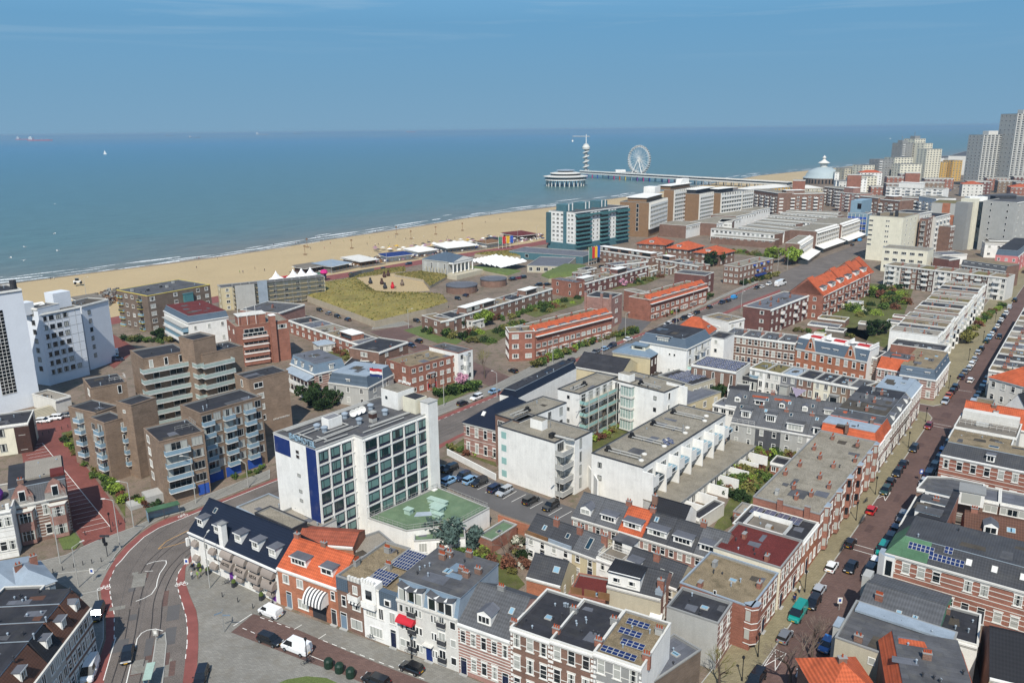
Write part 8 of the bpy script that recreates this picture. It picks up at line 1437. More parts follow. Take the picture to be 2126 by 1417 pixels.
# ------------------------------------------------------------------ vehicles
CARC=dict(black='17181b',darkblue='1b2740',grey='6d7074',silver='a4a8ac',white='e2e3e1',red='b3171c',darkred='7a1c22',blue='2e6fb5',teal='12897f',darkgreen='1f3a33',orange='b5562a',lightblue='7fa3c0',skyblue='2f93cf')
for k,v in CARC.items():mk('car_'+k,v,rough=.28,var=.02,spec=.6,coat=.6,rv=0)
mk('car_glass','12161a',rough=.06,var=.02,spec=.8);mk('tyre','141414',var=.05);mk('rim','8f9296',rough=.35,metal=.6,var=.05);mk('head_light','d8dcdc',rough=.15,var=.02,spec=.8);mk('tail_light','8c1418',rough=.2,var=.02);mk('plate','d9a521',var=.02)
SHP=dict(hatch=(4.0,1.72,.92,1.48,[(-2,.86),(-1.75,1.42),(.35,1.48),(1.05,.96),(2,.74)]),estate=(4.6,1.8,.95,1.5,[(-2.3,.9),(-1.95,1.44),(.5,1.5),(1.25,.98),(2.3,.74)]),sedan=(4.6,1.8,.93,1.44,[(-2.3,.94),(-1.75,.98),(-1.1,1.4),(.45,1.44),(1.2,.96),(2.3,.72)]),suv=(4.6,1.88,1.05,1.7,[(-2.3,1.0),(-2.05,1.64),(.5,1.7),(1.15,1.12),(2.3,.9)]),van=(4.5,1.85,1.15,1.85,[(-2.25,1.15),(-2.2,1.82),(.9,1.85),(1.5,1.2),(2.25,.95)]),bigvan=(5.3,1.95,1.2,2.15,[(-2.65,1.2),(-2.6,2.1),(1.2,2.15),(2.0,1.25),(2.65,1.0)]))
def car_parts(shape,col):
 L_,Wd,belt,top,prof=SHP[shape];c='car_'+col;h=Wd/2;b,g=MB(),MB()
 st=[(-L_/2,.38,prof[0][1]-.12,.86),(-L_/2+.12,.24,prof[0][1],.96),(-L_*.3,.2,belt,1),(L_*.1,.2,belt,1),(L_*.26,.2,belt-.02,1),(L_/2-.22,.22,prof[-1][1]+.04,.95),(L_/2,.36,prof[-1][1]-.16,.8)]
 R_=[]
 for x,zb,zt,f in st:y=h*f;R_.append([(x,-y*.9,zb),(x,-y,zb+.16),(x,-y,zt-.2),(x,-y*.86,zt),(x,y*.86,zt),(x,y,zt-.2),(x,y,zb+.16),(x,y*.9,zb)])
 for p,q in zip(R_,R_[1:]):
  for i in range(8):b.poly([p[i],q[i],q[(i+1)%8],p[(i+1)%8]],c)
 b.poly(R_[0][::-1],c);b.poly(R_[-1],c)
 up=[p for p in prof if p[1]>belt-.03 and abs(p[0])<L_/2];x0,x1=up[0][0],up[-1][0]
 cab=[p for p in prof if p[1]>belt+.2];ty=h*.74;by=h*.9
 A=[(x0-.08 if shape!='sedan' else x0,belt-.02),*cab,(x1+.02,belt-.02)]
 for s in(-1,1):
  ring=[(x,s*(by if z<belt+.1 else ty),z-(.05 if z>belt+.1 else 0))for x,z in A];g.poly(ring if s<0 else ring[::-1],'car_glass')
 for(xa,za),(xb,zb)in zip(A,A[1:]):
  ya,yb=(by if za<belt+.1 else ty),(by if zb<belt+.1 else ty);roof=za>belt+.1 and zb>belt+.1
  pl=[(xa,-ya,za),(xb,-yb,zb),(xb,yb,zb),(xa,ya,za)]
  (b if roof or(shape in('van','bigvan')and xb<0)else g).poly(pl,c if roof or(shape in('van','bigvan')and xb<0)else 'car_glass')
  if roof:b.poly([(xa,-ya-.02,za-.09),(xb,-yb-.02,zb-.09),(xb,-yb,zb),(xa,-ya,za)],c).poly([(xb,yb+.02,zb-.09),(xa,ya+.02,za-.09),(xa,ya,za),(xb,yb,zb)],c)
 for s in(-1,1):
  for xp in((-.15,)if shape=='hatch' else(-.25,-1.3)):b.poly([(xp,s*(by+.012),belt-.02),(xp+.1,s*(by+.012),belt-.02),(xp+.1,s*(ty+.012),top-.06),(xp,s*(ty+.012),top-.06)][::s],c)
  b.box(L_*.14,L_*.14+.18,s*(h+.09)-.08,s*(h+.09)+.08,belt-.06,belt+.08,c)
  if shape in('van','bigvan'):b.poly([(-L_/2+.05,s*(by+.02),belt-.05),(.1,s*(by+.02),belt-.05),(.1,s*(ty+.03),top-.1),(-L_/2+.08,s*(ty+.03),top-.1)][::s],c)
 b.box(-L_/2-.03,-L_/2,-.26,.26,.5,.62,'plate').box(L_/2,L_/2+.03,-.26,.26,.42,.54,'plate')
 return b.mesh('car_body'),g.mesh('windows')
def wheel_mesh():
 m_=MB();m_.lathe([(0,-.1),(.2,-.1),(.31,-.1),(.33,-.06),(.33,.1),(.2,.1)],'tyre',14).lathe([(0,-.115),(.19,-.11)],'rim',10);return m_.mesh('wheel')
WM=wheel_mesh();HL=MB().box(-.03,.03,-.2,.2,-.07,.07,'head_light').mesh('headlight');TLm=MB().box(-.03,.03,-.12,.12,-.09,.09,'tail_light').mesh('tail_light')
def car(p,ang,col,shape,label,cat='car',group='parked cars',z=.02,far=False):
 L_,Wd=SHP[shape][:2];bm_,gm=cached(('car',shape,col),lambda:car_parts(shape,col));p=p if isinstance(p,Vector)else G(p,.5)
 t_=thing('parked_car' if 'driv' not in label else 'car',label,cat,(p.x,p.y,z),ang,group);ob('car_body',bm_,t_);ob('windows',gm,t_)
 for sx_ in(-1,1):
  for sy in(-1,1):w_=ob('wheel',WM,t_,(sx_*L_*.31,sy*(Wd/2-.02),.33));w_.rotation_euler=(PI/2*sy,0,0)
 if not far:
  for sy in(-1,1):ob('headlight',HL,t_,(L_/2-.06,sy*Wd*.33,.66));ob('tail_light',TLm,t_,(-L_/2+.02,sy*Wd*.36,.78))
 return t_
u_=LSA
CN=dict(darkblue='dark blue',darkred='dark red',darkgreen='dark green',lightblue='light blue',skyblue='sky blue',teal='turquoise')
LK=[((20,945,1380),'black','suv'),((20,1245,935),'grey','hatch'),((20,1380,700),'teal','bigvan'),((20,1540,580),'black','estate'),((20,1600,455),'silver','hatch'),((20,1730,215),'white','hatch'),((18,325,1330),'black','hatch'),((18,545,990),'red','hatch'),((18,690,785),'darkgreen','estate'),((18,745,695),'black','hatch'),((18,815,600),'black','estate'),((18,875,510),'black','sedan'),((18,985,350),'black','estate'),((18,1135,120),'darkred','hatch'),((17,1310,1210),'silver','estate'),((17,1345,1150),'orange','sedan'),((17,1385,1105),'black','hatch'),((17,1415,1065),'black','suv'),((17,1475,960),'darkblue','hatch'),((17,1515,905),'grey','sedan'),((17,1555,870),'silver','hatch'),((17,1585,825),'white','estate'),((17,1615,775),'silver','hatch'),((17,1650,705),'silver','estate'),((17,1685,665),'black','hatch'),((17,1735,590),'darkgreen','hatch'),((17,1765,550),'lightblue','suv'),((17,1795,515),'white','hatch'),((17,1820,475),'darkblue','hatch'),((17,1850,435),'white','hatch'),((17,1870,400),'black','sedan'),((17,1890,370),'white','estate'),((17,1915,335),'black','suv'),((17,1940,300),'white','suv'),((17,1975,240),'silver','van'),((17,2030,165),'black','suv')]
for i,(p,c,s)in enumerate(LK):car(p,u_+(PI if i in(0,2,3,8,10,12,13,14)else 0),c,s,'%s %s at the left kerb of the long street, %s from the bottom'%(CN.get(c,c),{'bigvan':'panel van','van':'van','suv':'off-roader','hatch':'hatchback','sedan':'saloon','estate':'estate car'}[s],ORD[i]),'van' if 'van' in s else 'car','cars along the left kerb of the long street',far=i>18)
RKc=['black','darkblue','grey','black','darkblue','blue','black','silver','darkblue','teal','black']
sR=[-38,-22,4.8,9.5,14.6,20,25.3,31,52,58,63.5,69,75,81,87,96]+[102+5.7*k for k in range(27)]
for i,s in enumerate(sR):car(LS(s,6.6+.012*max(0,s)),u_+(PI if i%3 else 0),'white' if i==3 else RKc[i*5%11],('estate','hatch','suv','hatch','van')[i%5],'%s %s at the right kerb of the long street, %s from the bottom'%(CN.get('white' if i==3 else RKc[i*5%11],'white' if i==3 else RKc[i*5%11]),('estate car','hatchback','off-roader','hatchback','van')[i%5],ORD[i]),'car','cars along the right kerb of the long street',far=i>15)
for p,a,c,s,lab in(((20,1930,215),u_+PI,'black','sedan','black car driving down the middle of the long street'),((20,1450,1300),u_+PI,'silver','hatch','silver car with patterned tree shadows on it, bottom of the long street'),((17,1570,995),u_,'white','hatch','white car driving up the long street past the side street'),((17,1868,545),u_+PI,'black','hatch','small black car driving in the upper long street'),((5,770,1245),math.radians(-72),'black','sedan','black saloon driving towards the camera on the tram road'),((5,590,1000),math.radians(-75),'black','van','black van parked in the shade beside the brown corner house'),((5,545,1345),math.radians(-75),'white','bigvan','white van with blue-tinted shade at the kerb, bottom left'),((5,1215,1375),math.radians(-80),'black','estate','black estate car cut off by the bottom edge beside the cycle path'),((6,62,990),math.radians(150),'white','van','white small van parked in front of the hotel with awnings'),((6,60,1155),math.radians(-28),'black','estate','black estate car parked left of the big white van'),((6,220,1205),math.radians(152),'white','bigvan','big white van parked on the square side of the brick street'),((6,915,1325),math.radians(150),'black','hatch','black hatchback parked in front of the grey apartment house'),((6,700,1400),math.radians(152),'black','estate','black car cut off by the bottom edge near the black bins'),((26,600,1050),math.radians(50),'white','bigvan','white bus on the tram road beside the red-orange roofs'),((26,1425,595),math.radians(50),'skyblue','bigvan','bright blue van parked by the estate blocks'),((26,1345,640),math.radians(50),'black','sedan','black car driving on the tram road near the bright blue van'),((26,120,1185),math.radians(50),'skyblue','van','sky blue van parked along the tram road')):
 t_=car(p,a,c,s,lab,'bus' if 'bus' in lab else('van' if 'van' in s else 'car'),'single vehicles')
 if 'bus' in lab:t_.scale=(2.1,1.3,1.45)
def lot(pts,ang,cols,lab,grp,shp=('hatch','estate','sedan','suv')):
 for i,p in enumerate(pts):c=cols[i%len(cols)];car(p,math.radians(ang)+(PI if i%2 else 0),c,shp[i*3%len(shp)],'%s car %s, %s'%(CN.get(c,c),lab,ORD[i]+' in line'),'car',grp)
lot([(16,-60,960),(16,15,955),(16,10,1040),(16,103,1010),(16,160,1035),(16,220,1050),(16,335,1092),(16,395,1115),(16,580,1175),(16,720,1215)],50,['black','black','lightblue','darkblue','lightblue','black','darkblue','silver','black','black'],'in the car park below the white block','cars in the car park',('suv','estate','estate'))
lot([(2,1595,975),(2,1705,930),(2,1845,880),(3,305,710),(3,388,680),(3,470,648),(3,600,590),(3,670,570),(3,745,545),(3,800,522),(3,925,470),(3,1240,350),(3,1300,325),(3,1365,305),(3,1415,285),(3,1465,262),(3,1570,218),(3,1665,182),(3,1715,167),(3,1940,65),(26,410,1075),(26,480,1045)],51,['black','white','lightblue','black','white','darkblue','white','grey','lightblue','darkblue','white','white','darkblue','black','white','black','black','darkblue','black','black','white','white'],'parked along the far side of the tram road','cars along the tram road')
lot([(15,430,60),(15,530,35),(15,650,10)],10,['white','white','grey'],'on the red square below the white angular hotel','cars on the red square')
lot([(29,850,530),(29,960,725),(29,1000,780),(29,870,700)],30,['white','white','darkblue','grey'],'beside the white angular hotel','cars beside the white angular hotel',('bigvan','bigvan','hatch'))
lot([(2,1235,325),(2,1250,485),(2,1195,520),(2,1265,265),(2,470,240),(2,540,268),(2,610,290),(2,690,315),(2,1370,230),(2,1995,720),(2,1560,150),(2,1620,125)],-50,['black','black','darkblue','black','black','grey','black','darkblue','white','black','black','darkblue'],'in the brick streets around the mound','cars around the mound',('hatch','estate','van'))
lot([(10,975,1205),(10,1170,1168),(10,725,1248),(10,1985,1285),(10,2030,1280),(10,2070,1275),(11,20,1290),(11,60,1280),(11,100,1270),(11,220,1335),(11,290,1330),(11,710,1190)],35,['black','darkblue','black','black','darkred','black','black','darkred','grey','black','black','black'],'by the promenade and museum','cars by the museum')
for i in range(70):
 f=i//7;a=lerp(G((27,1340,985)),G((27,1620,870)),(i%14)/14)+V((14*(i//14),-9*(i//14)));c=('black','darkblue','silver','white','grey','blue')[i*5%6]
 car(a,math.radians(60),c,('hatch','sedan')[i%2],'%s car in the far boulevard car park, %s along row %s'%(CN.get(c,c),ORD[i%14],ORD[i//14]),'car','cars in the far boulevard car park',far=True)
def bike_mesh():
 m_=MB()
 for x_ in(-.52,.52):
  for k in range(14):a0,a1=2*PI*k/14,2*PI*(k+1)/14;m_.tube((x_+.33*math.cos(a0),0,.34+.33*math.sin(a0)),(x_+.33*math.cos(a1),0,.34+.33*math.sin(a1)),.022,'black',4,caps=False)
 for p,q in(((-.52,0,.34),(-.15,0,.85)),((-.15,0,.85),(.4,0,.85)),((.52,0,.34),(.38,0,1.02)),((-.15,0,.85),(0,0,.3)),((0,0,.3),(.42,0,.82)),((-.52,0,.34),(0,0,.3)),((.38,-.28,1.05),(.38,.28,1.05)),((-.3,0,.97),(-.02,0,.97))):m_.tube(p,q,.03,'bikeframe',4)
 return m_.mesh('bicycle')
mk('bikeframe','3a4148',rough=.4,var=.1);BM=bike_mesh()
for i,(p,a,n_,w_)in enumerate((((18,425,1140),.9,6,'in the rack opposite the white crossing lines'),((20,1825,60),.9,7,'in the rack above the white hatchback'),((20,2040,360),.9,4,'beside the ribbed old roof'),((6,670,1155),-.5,2,'before the castellated white house'),((6,900,1240),-.5,3,'before the grey apartment house'),((6,280,1305),.3,2,'at the lamp post behind the big white van'),((5,1370,820),.2,2,'against the hotel with awnings'),((18,480,920),.6,2,'by the hatched bay near the red car'))):
 g=G(p)
 for k in range(n_):tag(ob('bicycle',BM,None,(g.x+.55*k*math.cos(LSA),g.y+.55*k*math.sin(LSA)*.9,.13 if p[0]>8 else.03),a+k*.12),'black bicycle, %s of the bikes %s'%(ORD[k],w_),'bicycle','bikes '+w_)
mk('bin_green','1f3328',rough=.4,var=.1)
# ------------------------------------------------------------------ trees, shrubs, street furniture
for k,c in(('leaf_dark','2f4024'),('leaf_mid','4f6230'),('leaf_olive','6d6a3c'),('leaf_bright','7c8f3c'),('leaf_red','6e4a3a'),('blossom','b98a9c'),('blossom_white','c9c8b6'),('leaf_yellow','a89a3c')):mk(k,c,kind='leaf',var=.4,scale=1.2,rough=.9,rv=.25,spec=.1)
mk('bark','5d5046',var=.3,scale=3);mk('twig','75685c',var=.2)
def crown(mat,n,seed,leaf=.16,flat=.8):
 def fn():
  r=random.Random(seed);mb=MB();cl=[(r.uniform(-.62,.62),r.uniform(-.62,.62),r.uniform(.1,1)*flat,r.uniform(.25,.48))for _ in range(9)]
  for i in range(n):
   c=cl[i%9];th,ph=r.uniform(0,2*PI),math.acos(r.uniform(-1,1));rr=c[3]*r.uniform(.55,1.08);p=Vector((c[0]+rr*math.sin(ph)*math.cos(th),c[1]+rr*math.sin(ph)*math.sin(th),max(.02,c[2]+rr*math.cos(ph)*flat)))
   a,b=Vector((r.gauss(0,1),r.gauss(0,1),r.gauss(0,1))).normalized()*leaf*r.uniform(.5,1.1),Vector((r.gauss(0,1),r.gauss(0,1),r.gauss(0,1))).normalized()*leaf*r.uniform(.5,1.1);mb.poly([p-a,p-b,p+a,p+b],mat)
  return mb.mesh('crown')
 return cached(('crown',mat,n,seed,flat),fn)
def shrub(p,s,mat,label,z=0,h=1.0,group='garden shrubs',seed=None,cat='shrub'):
 g=p if isinstance(p,Vector)else G(p,z);sd=seed if seed is not None else q_.randrange(5)
 t_=thing('shrub',label,cat,(g.x,g.y,z),q_.uniform(0,6),group);ob('foliage',crown(mat,420,sd),t_,(0,0,.05),scale=(s,s,s*h));ob('stem',cached('stem',lambda:MB().tube((0,0,-.1),(0,0,.8),.06,'bark',5).mesh('stem')),t_);return t_
def tree(p,s,th,mat,label,z=0,group='trees'):
 g=G(p,z);t_=thing('tree',label,'tree',(g.x,g.y,z),q_.uniform(0,6),group);m_=MB();m_.tube((0,0,0),(0,0,th),.09*s,'bark',7,.05*s)
 for k in range(5):a=k*1.3;m_.tube((0,0,th*.8),(s*.6*math.cos(a),s*.6*math.sin(a),th+s*.7),.045*s,'bark',5,.015*s)
 m_.build('trunk',t_);ob('crown',crown(mat,1500,11,.11),t_,(0,0,th*.75),scale=s);return t_
def bare(p,s,label,z=0,twigs=170,mat='twig',seed=1):
 def fn():
  r=random.Random(seed);t1,t2=MB(),MB();ends=[]
  def br(a,d,L_,rad,lv):
   b=a+d*L_;(t1 if lv<3 else t2).tube(a,b,rad,'bark' if lv<3 else mat,4 if lv>1 else 6,rad*.62,caps=False)
   if lv<5:
    for _ in range(3 if lv<4 else 2):br(b,(d+Vector((r.gauss(0,.42),r.gauss(0,.42),r.gauss(.12,.25)))).normalized(),L_*r.uniform(.62,.85),rad*.55,lv+1)
  br(Vector((0,0,0)),Vector((0,0,1)),.3,.03,0);return t1.mesh('trunk'),t2.mesh('crown')
 a,b=cached(('bare',seed,mat),fn);g=G(p,z);t_=thing('bare_tree',label,'tree',(g.x,g.y,z),0,'bare trees');ob('trunk',a,t_,scale=s);ob('crown',b,t_,scale=s)
LM=['leaf_dark','leaf_mid','leaf_olive','leaf_mid','leaf_red','leaf_bright'];LN=dict(leaf_dark='dark green',leaf_mid='green',leaf_olive='olive',leaf_red='reddish',leaf_bright='bright green',leaf_yellow='yellow',blossom='pink flowering',blossom_white='white flowering')
def line_shrubs(a,b,n,s,where,mats=LM,jit=1.0,h=1.0):
 A_,B_=G(a),G(b)
 for i in range(n):m_=mats[(i*7+n)%len(mats)];shrub(lerp(A_,B_,(i+.5)/n)+V((q_.uniform(-jit,jit),q_.uniform(-jit,jit))),s*q_.uniform(.75,1.3),m_,'%s shrub %s, %s from the left'%(LN[m_],where,ORD[i]),0,h,'shrubs '+where)
line_shrubs((3,190,690),(3,640,500),14,2.3,'in front of the long orange-roofed block');line_shrubs((3,640,500),(3,980,400),9,2.0,'at the far end of the long orange-roofed block',LM+['leaf_yellow'])
line_shrubs((3,1180,300),(3,1600,130),10,2.2,'in front of the second orange-roofed block');line_shrubs((2,1380,930),(2,1720,850),8,2.3,'beside the red brick corner flats',['leaf_dark','leaf_mid'])
line_shrubs((2,1300,410),(2,1720,500),9,2.6,'in the ivy corner garden',['leaf_dark','leaf_mid','leaf_olive']);line_shrubs((2,1500,360),(2,2060,300),9,2.4,'behind the brick rows by the ivy corner',LM+['blossom_white','leaf_olive'])
line_shrubs((15,640,210),(15,890,520),8,1.3,'along the red street wall',['leaf_olive','leaf_mid','leaf_bright','leaf_dark']);line_shrubs((15,940,590),(15,1180,760),6,1.5,'before the taupe complex entrance',['leaf_mid','leaf_bright']);line_shrubs((5,740,310),(5,960,370),6,1.5,'behind the bus shelter',['leaf_bright','leaf_red','leaf_dark'])
line_shrubs((21,560,720),(21,870,800),9,1.7,'in the clipped hedge by the long brick block',['leaf_dark'],.2);line_shrubs((21,520,640),(21,800,330),10,1.8,'beside the white terraced block',['leaf_olive','leaf_mid','leaf_bright']);line_shrubs((21,700,640),(21,1050,560),8,1.8,'in the lush courtyard garden');line_shrubs((21,900,340),(21,1340,330),8,1.6,'under the rear facades');line_shrubs((21,750,520),(21,1000,480),5,1.8,'in the courtyard centre',['leaf_olive','leaf_red'])
line_shrubs((16,1020,760),(16,1240,640),9,1.4,'in the white block courtyard',['leaf_bright','leaf_red','leaf_olive']);line_shrubs((16,0,800),(16,330,900),7,1.5,'in the villa garden');line_shrubs((22,20,480),(22,150,820),8,1.5,'in the garden behind the grey apartments',['leaf_olive','leaf_red','blossom_white','leaf_dark']);line_shrubs((16,1560,1120),(16,1760,1060),5,1.0,'in the little white-walled gardens',['leaf_red','leaf_olive'])
line_shrubs((4,920,130),(4,1230,200),9,3.0,'at the top of the big garden court');line_shrubs((4,600,220),(4,900,250),8,2.6,'in the middle of the big garden court',LM+['blossom_white','leaf_yellow']);line_shrubs((4,1060,120),(4,1000,240),5,2.6,'right in the big garden court');line_shrubs((4,330,410),(4,800,460),7,1.7,'along the bare plot',['leaf_mid','leaf_olive'])
line_shrubs((17,1440,600),(17,1900,220),16,1.9,'in the front gardens of the tall terraces',LM);line_shrubs((1,980,480),(1,1350,500),9,2.2,'before the yellow-trimmed block',['leaf_dark','leaf_mid','leaf_olive']);line_shrubs((30,780,800),(30,1000,740),5,2.0,'on the tram road corner',['leaf_dark','leaf_mid']);line_shrubs((26,180,1060),(26,560,960),8,2.4,'before the blue-awninged block',['leaf_dark','leaf_olive']);line_shrubs((3,40,290),(3,280,200),8,2.2,'in the gardens behind the first orange roof',LM+['blossom']);line_shrubs((30,520,260),(30,1200,200),9,2.2,'behind the brown brick rows',LM+['blossom','blossom_white'])
line_shrubs((25,620,1200),(25,700,1210),3,3,'at the foot of the teal block',['leaf_mid']);line_shrubs((25,1280,1360),(25,1700,1400),6,2.2,'between the flat brown rows');line_shrubs((28,200,1270),(28,690,1200),7,2.6,'below the gallery flats',['leaf_mid','leaf_bright','leaf_dark'])
tree((14,1960,560),5,.8,'leaf_dark','dense dark green tree between the hotel and the blue mansard villa');tree((2,450,1010),4.6,1,'leaf_dark','dark round evergreen in front of the pale grey villa');tree((2,570,1000),4.4,1,'leaf_dark','second dark evergreen right beside the first by the grey villa');tree((4,960,440),5.2,1.5,'leaf_dark','dark evergreen by the bare garden plot');tree((25,1900,1360),7,2.5,'leaf_dark','big dark evergreen beside the orange-roofed villas')
tree((26,520,830),7,4,'leaf_bright','pale yellow-green spring tree by the estate crossing');tree((26,700,840),7.5,4,'leaf_bright','wide pale green spring tree nearest the shop canopy');tree((24,1570,800),4,.6,'leaf_dark','tall green conifer beside the school');tree((2,1520,400),4.5,1,'leaf_dark','dark tree in the ivy corner garden');tree((2,1770,360),5,2.5,'leaf_bright','pale green tree above the brown garage');tree((6,1180,590),5.5,.8,'leaf_cedar','blue-grey cedar spreading beside the green roof')if mk('leaf_cedar','4d5f58',kind='leaf',var=.35,scale=1.2,rough=.9)else 0
tree((2,1575,830),3.2,1.2,'blossom','pink blossom tree by the red brick corner flats');tree((30,860,265),3.2,1,'blossom','pink blossom tree behind the second orange roof');tree((17,1530,610),4,2,'leaf_olive','olive-green street tree before the red end wall');tree((1,1270,470),4,.6,'leaf_dark','dark shrub tree beside the yellow-trimmed block')
bare((6,1500,700),8,'pale bare birch in the garden behind the green roof',0,seed=2);bare((2,1770,780),10,'budding tree on the brick side street by the white slim house',0,mat='leaf_olive',seed=3);bare((20,1520,1190),8,'dark bare tree over the silver car, bottom right',0,seed=4);bare((20,1290,1500),10,'bare street tree at the bottom edge of the long street',0,seed=5);bare((20,560,1480),8,'bare yellowish tree beside the dark shed at the bottom',0,mat='leaf_olive',seed=6);bare((17,1850,1180),9,'bare dark tree in front of the large orange hipped roof',0,seed=7);bare((19,1960,740),8.5,'dark bare tree in the gap at the right edge',0,seed=8);bare((24,300,1240),7,'slim bare birch in the white courtyard',0,seed=9)
def lamp(p,h,label,arm=1.8,ang=0,old=False,z=.12):
 def fn():
  m_=MB()
  if old:m_.tube((0,0,0),(0,0,h-.5),.07,'black',6).lathe([(.1,h-.55),(.26,h-.1),(.1,h+.12),(0,h+.2)],'black',6).lathe([(.14,0),(.1,.6)],'black',8)
  else:m_.tube((0,0,0),(0,0,h),.11,'lightgrey',6,.07)
  l_=MB();
  if not old:l_.tube((0,0,h),(arm,0,h+.35),.05,'lightgrey',5).box(arm-.1,arm+.7,-.14,.14,h+.28,h+.42,'offwhite')
  else:l_.lathe([(.12,h-.5),(.2,h-.12)],'glass_pale',6)
  return m_.mesh('pole'),l_.mesh('lamp_head')
 a,b=cached(('lamp',h,arm,old),fn);g=G(p);t_=thing('street_lamp',label,'street lamp',(g.x,g.y,z),ang,'old black street lamps' if old else 'tall street lamps');ob('pole',a,t_);ob('lamp_head',b,t_)
for i,(p,h,a)in enumerate((((5,727,608),10.5,PI),((5,365,700),10.5,0),((5,475,840),8,1.0),((5,808,475),10,PI),((5,1183,333),11,PI),((5,1268,845),10,1.5),((5,1500,240),6,2.5),((2,1450,1000),11,0),((2,1868,935),8,2.4),((3,333,670),10,0),((3,903,470),10,.7),((3,722,625),7,2.4),((3,1435,255),10,.7),((3,1305,370),7,2.4),((3,1830,120),10,.7),((2,1170,385),8,0),((10,565,1250),9,.8),((10,998,1170),10,.8),((10,1780,1060),10,.8),((10,2030,1025),11,.8),((11,205,980),10,.8),((26,570,920),10,.7),((26,670,900),10,.7),((26,190,1340),9,.7),((1,680,130),9,.8),((1,845,380),8,.5),((16,780,1190),6,3.6))):lamp(p,h,'tall grey street lamp, %s counting from the camera along the tram road and promenade'%ORD[i],1.6,a)
for i,p in enumerate(((20,800,1400),(20,1450,480),(18,385,1100),(18,585,830),(18,925,345),(18,1105,80),(17,1345,1080),(17,1550,790),(17,1700,600),(17,1825,400),(20,965,1150),(15,1090,1150),(15,365,250),(6,285,1290),(6,915,1270),(6,75,940))):lamp(p,4.2,'black old-style lantern post, %s along the brick streets'%ORD[i],old=True)
g=G((5,900,455));t_=thing('bus_shelter','green-roofed glass bus shelter with blue poster on the tram road pavement','bus shelter',(g.x,g.y,.12),math.radians(35));MB().box(0,6.5,0,2,2.4,2.6,'green_felt').build('roof',t_);MB().box(0,6.5,1.9,1.95,.1,2.3,'glass_bluepane').build('glass_wall',t_);MB().box(0,.12,.1,1.8,.2,2.2,'lightblue').build('poster',t_)
for x_ in(.1,3.2,6.4):MB().box(x_-.05,x_+.05,.05,.15,0,2.4,'darkgrey').build('post',t_)
def sign(p,h,label,board,a=0):g=G(p);t_=thing('road_sign',label,'sign',(g.x,g.y,.02),a,'road signs');MB().tube((0,0,0),(0,0,h),.05,'lightgrey',5).build('pole',t_);MB().box(-.4,.4,-.06,-.02,h-1.1,h,board).box(-.22,.22,-.075,-.06,h-.8,h-.25,'white' if board!='white' else 'blue').build('board',t_)
sign((5,563,800),2.6,'blue and white sign beside the left cycle path','white');sign((5,1133,740),2.6,'blue and white sign at the right cycle path by the white hotel','white');sign((5,945,1165),2.2,'white sign on the traffic island with the tram stop','lightgrey');sign((20,1805,660),2.4,'blue parking sign at the right of the long street','white');sign((18,1050,690),3,'blue sign by the angled grey roof','blue')
g=G((5,1355,1110));t_=thing('signpost','grey finger signpost on the square','signpost',(g.x,g.y,0));MB().tube((0,0,0),(0,0,4),.07,'grey',6).build('pole',t_);[MB().box(0,1.3,-.03,.03,3.1+.3*k,3.32+.3*k,'bluegrey').build('sign_arm',t_,(0,0,0),k*1.9)for k in range(3)]
g=G((5,650,655));t_=thing('traffic_light','dark signpost with lamps between cycle path and pavement','traffic light',(g.x,g.y,.1));MB().tube((0,0,0),(0,0,4.6),.08,'charcoal',6).build('pole',t_);MB().box(-.9,.9,-.1,.1,4.2,4.6,'charcoal').box(-.5,-.1,-.15,.15,3,4,'black').box(-.3,.3,-.2,.2,2.4,3,'black').build('signal_head',t_)
for i,(x_,y_)in enumerate(((415,1320),(480,1348),(547,1378))):g=G((6,x_,y_));t_=thing('litter_bin','dark green rounded waste container on the square, %s of three'%ORD[i],'bin',g,0,'waste containers');MB().lathe([(.7,0),(.75,.3),(.72,1.2),(.5,1.5),(0,1.6)],'bin_green',10).build('body',t_)
bl=MB().tube((0,0,0),(0,0,.9),.09,'charcoal',6,.07).mesh('bollard')
for i,(n,x_,y_)in enumerate([(5,1343,898),(5,1437,930),(5,1527,968),(5,322,755),(5,380,740),(5,447,722),(5,502,708),(5,556,698),(5,613,688),(5,515,525),(5,683,470),(5,718,458),(5,755,448)]+[(15,420+62*k,205-19*k)for k in range(6)]+[(15,310+50*k,75+12*k)for k in range(3)]):g=G((n,x_,y_));tag(ob('bollard',bl,None,(g.x,g.y,.1)),'short dark bollard, %s counted over the square and the red street'%ORD[i],'bollard','bollards')
g=G((5,960,1210));raised('traffic_island',[(5,940,1150),(5,1000,1110),(5,1008,1180),(5,985,1417),(5,960,1600),(5,870,1600),(5,900,1417)],'pavement_grey',.13);tag(MB().box(-.6,.6,-2.4,1.6,2.3,2.45,'palegreen').box(-.55,-.5,-2.2,1.4,.2,2.3,'glass_bluepane').build('tram_shelter',None,(*G((5,915,1420)),.13),math.radians(15)),'pale-roofed tram stop shelter cut off by the bottom edge','shelter')
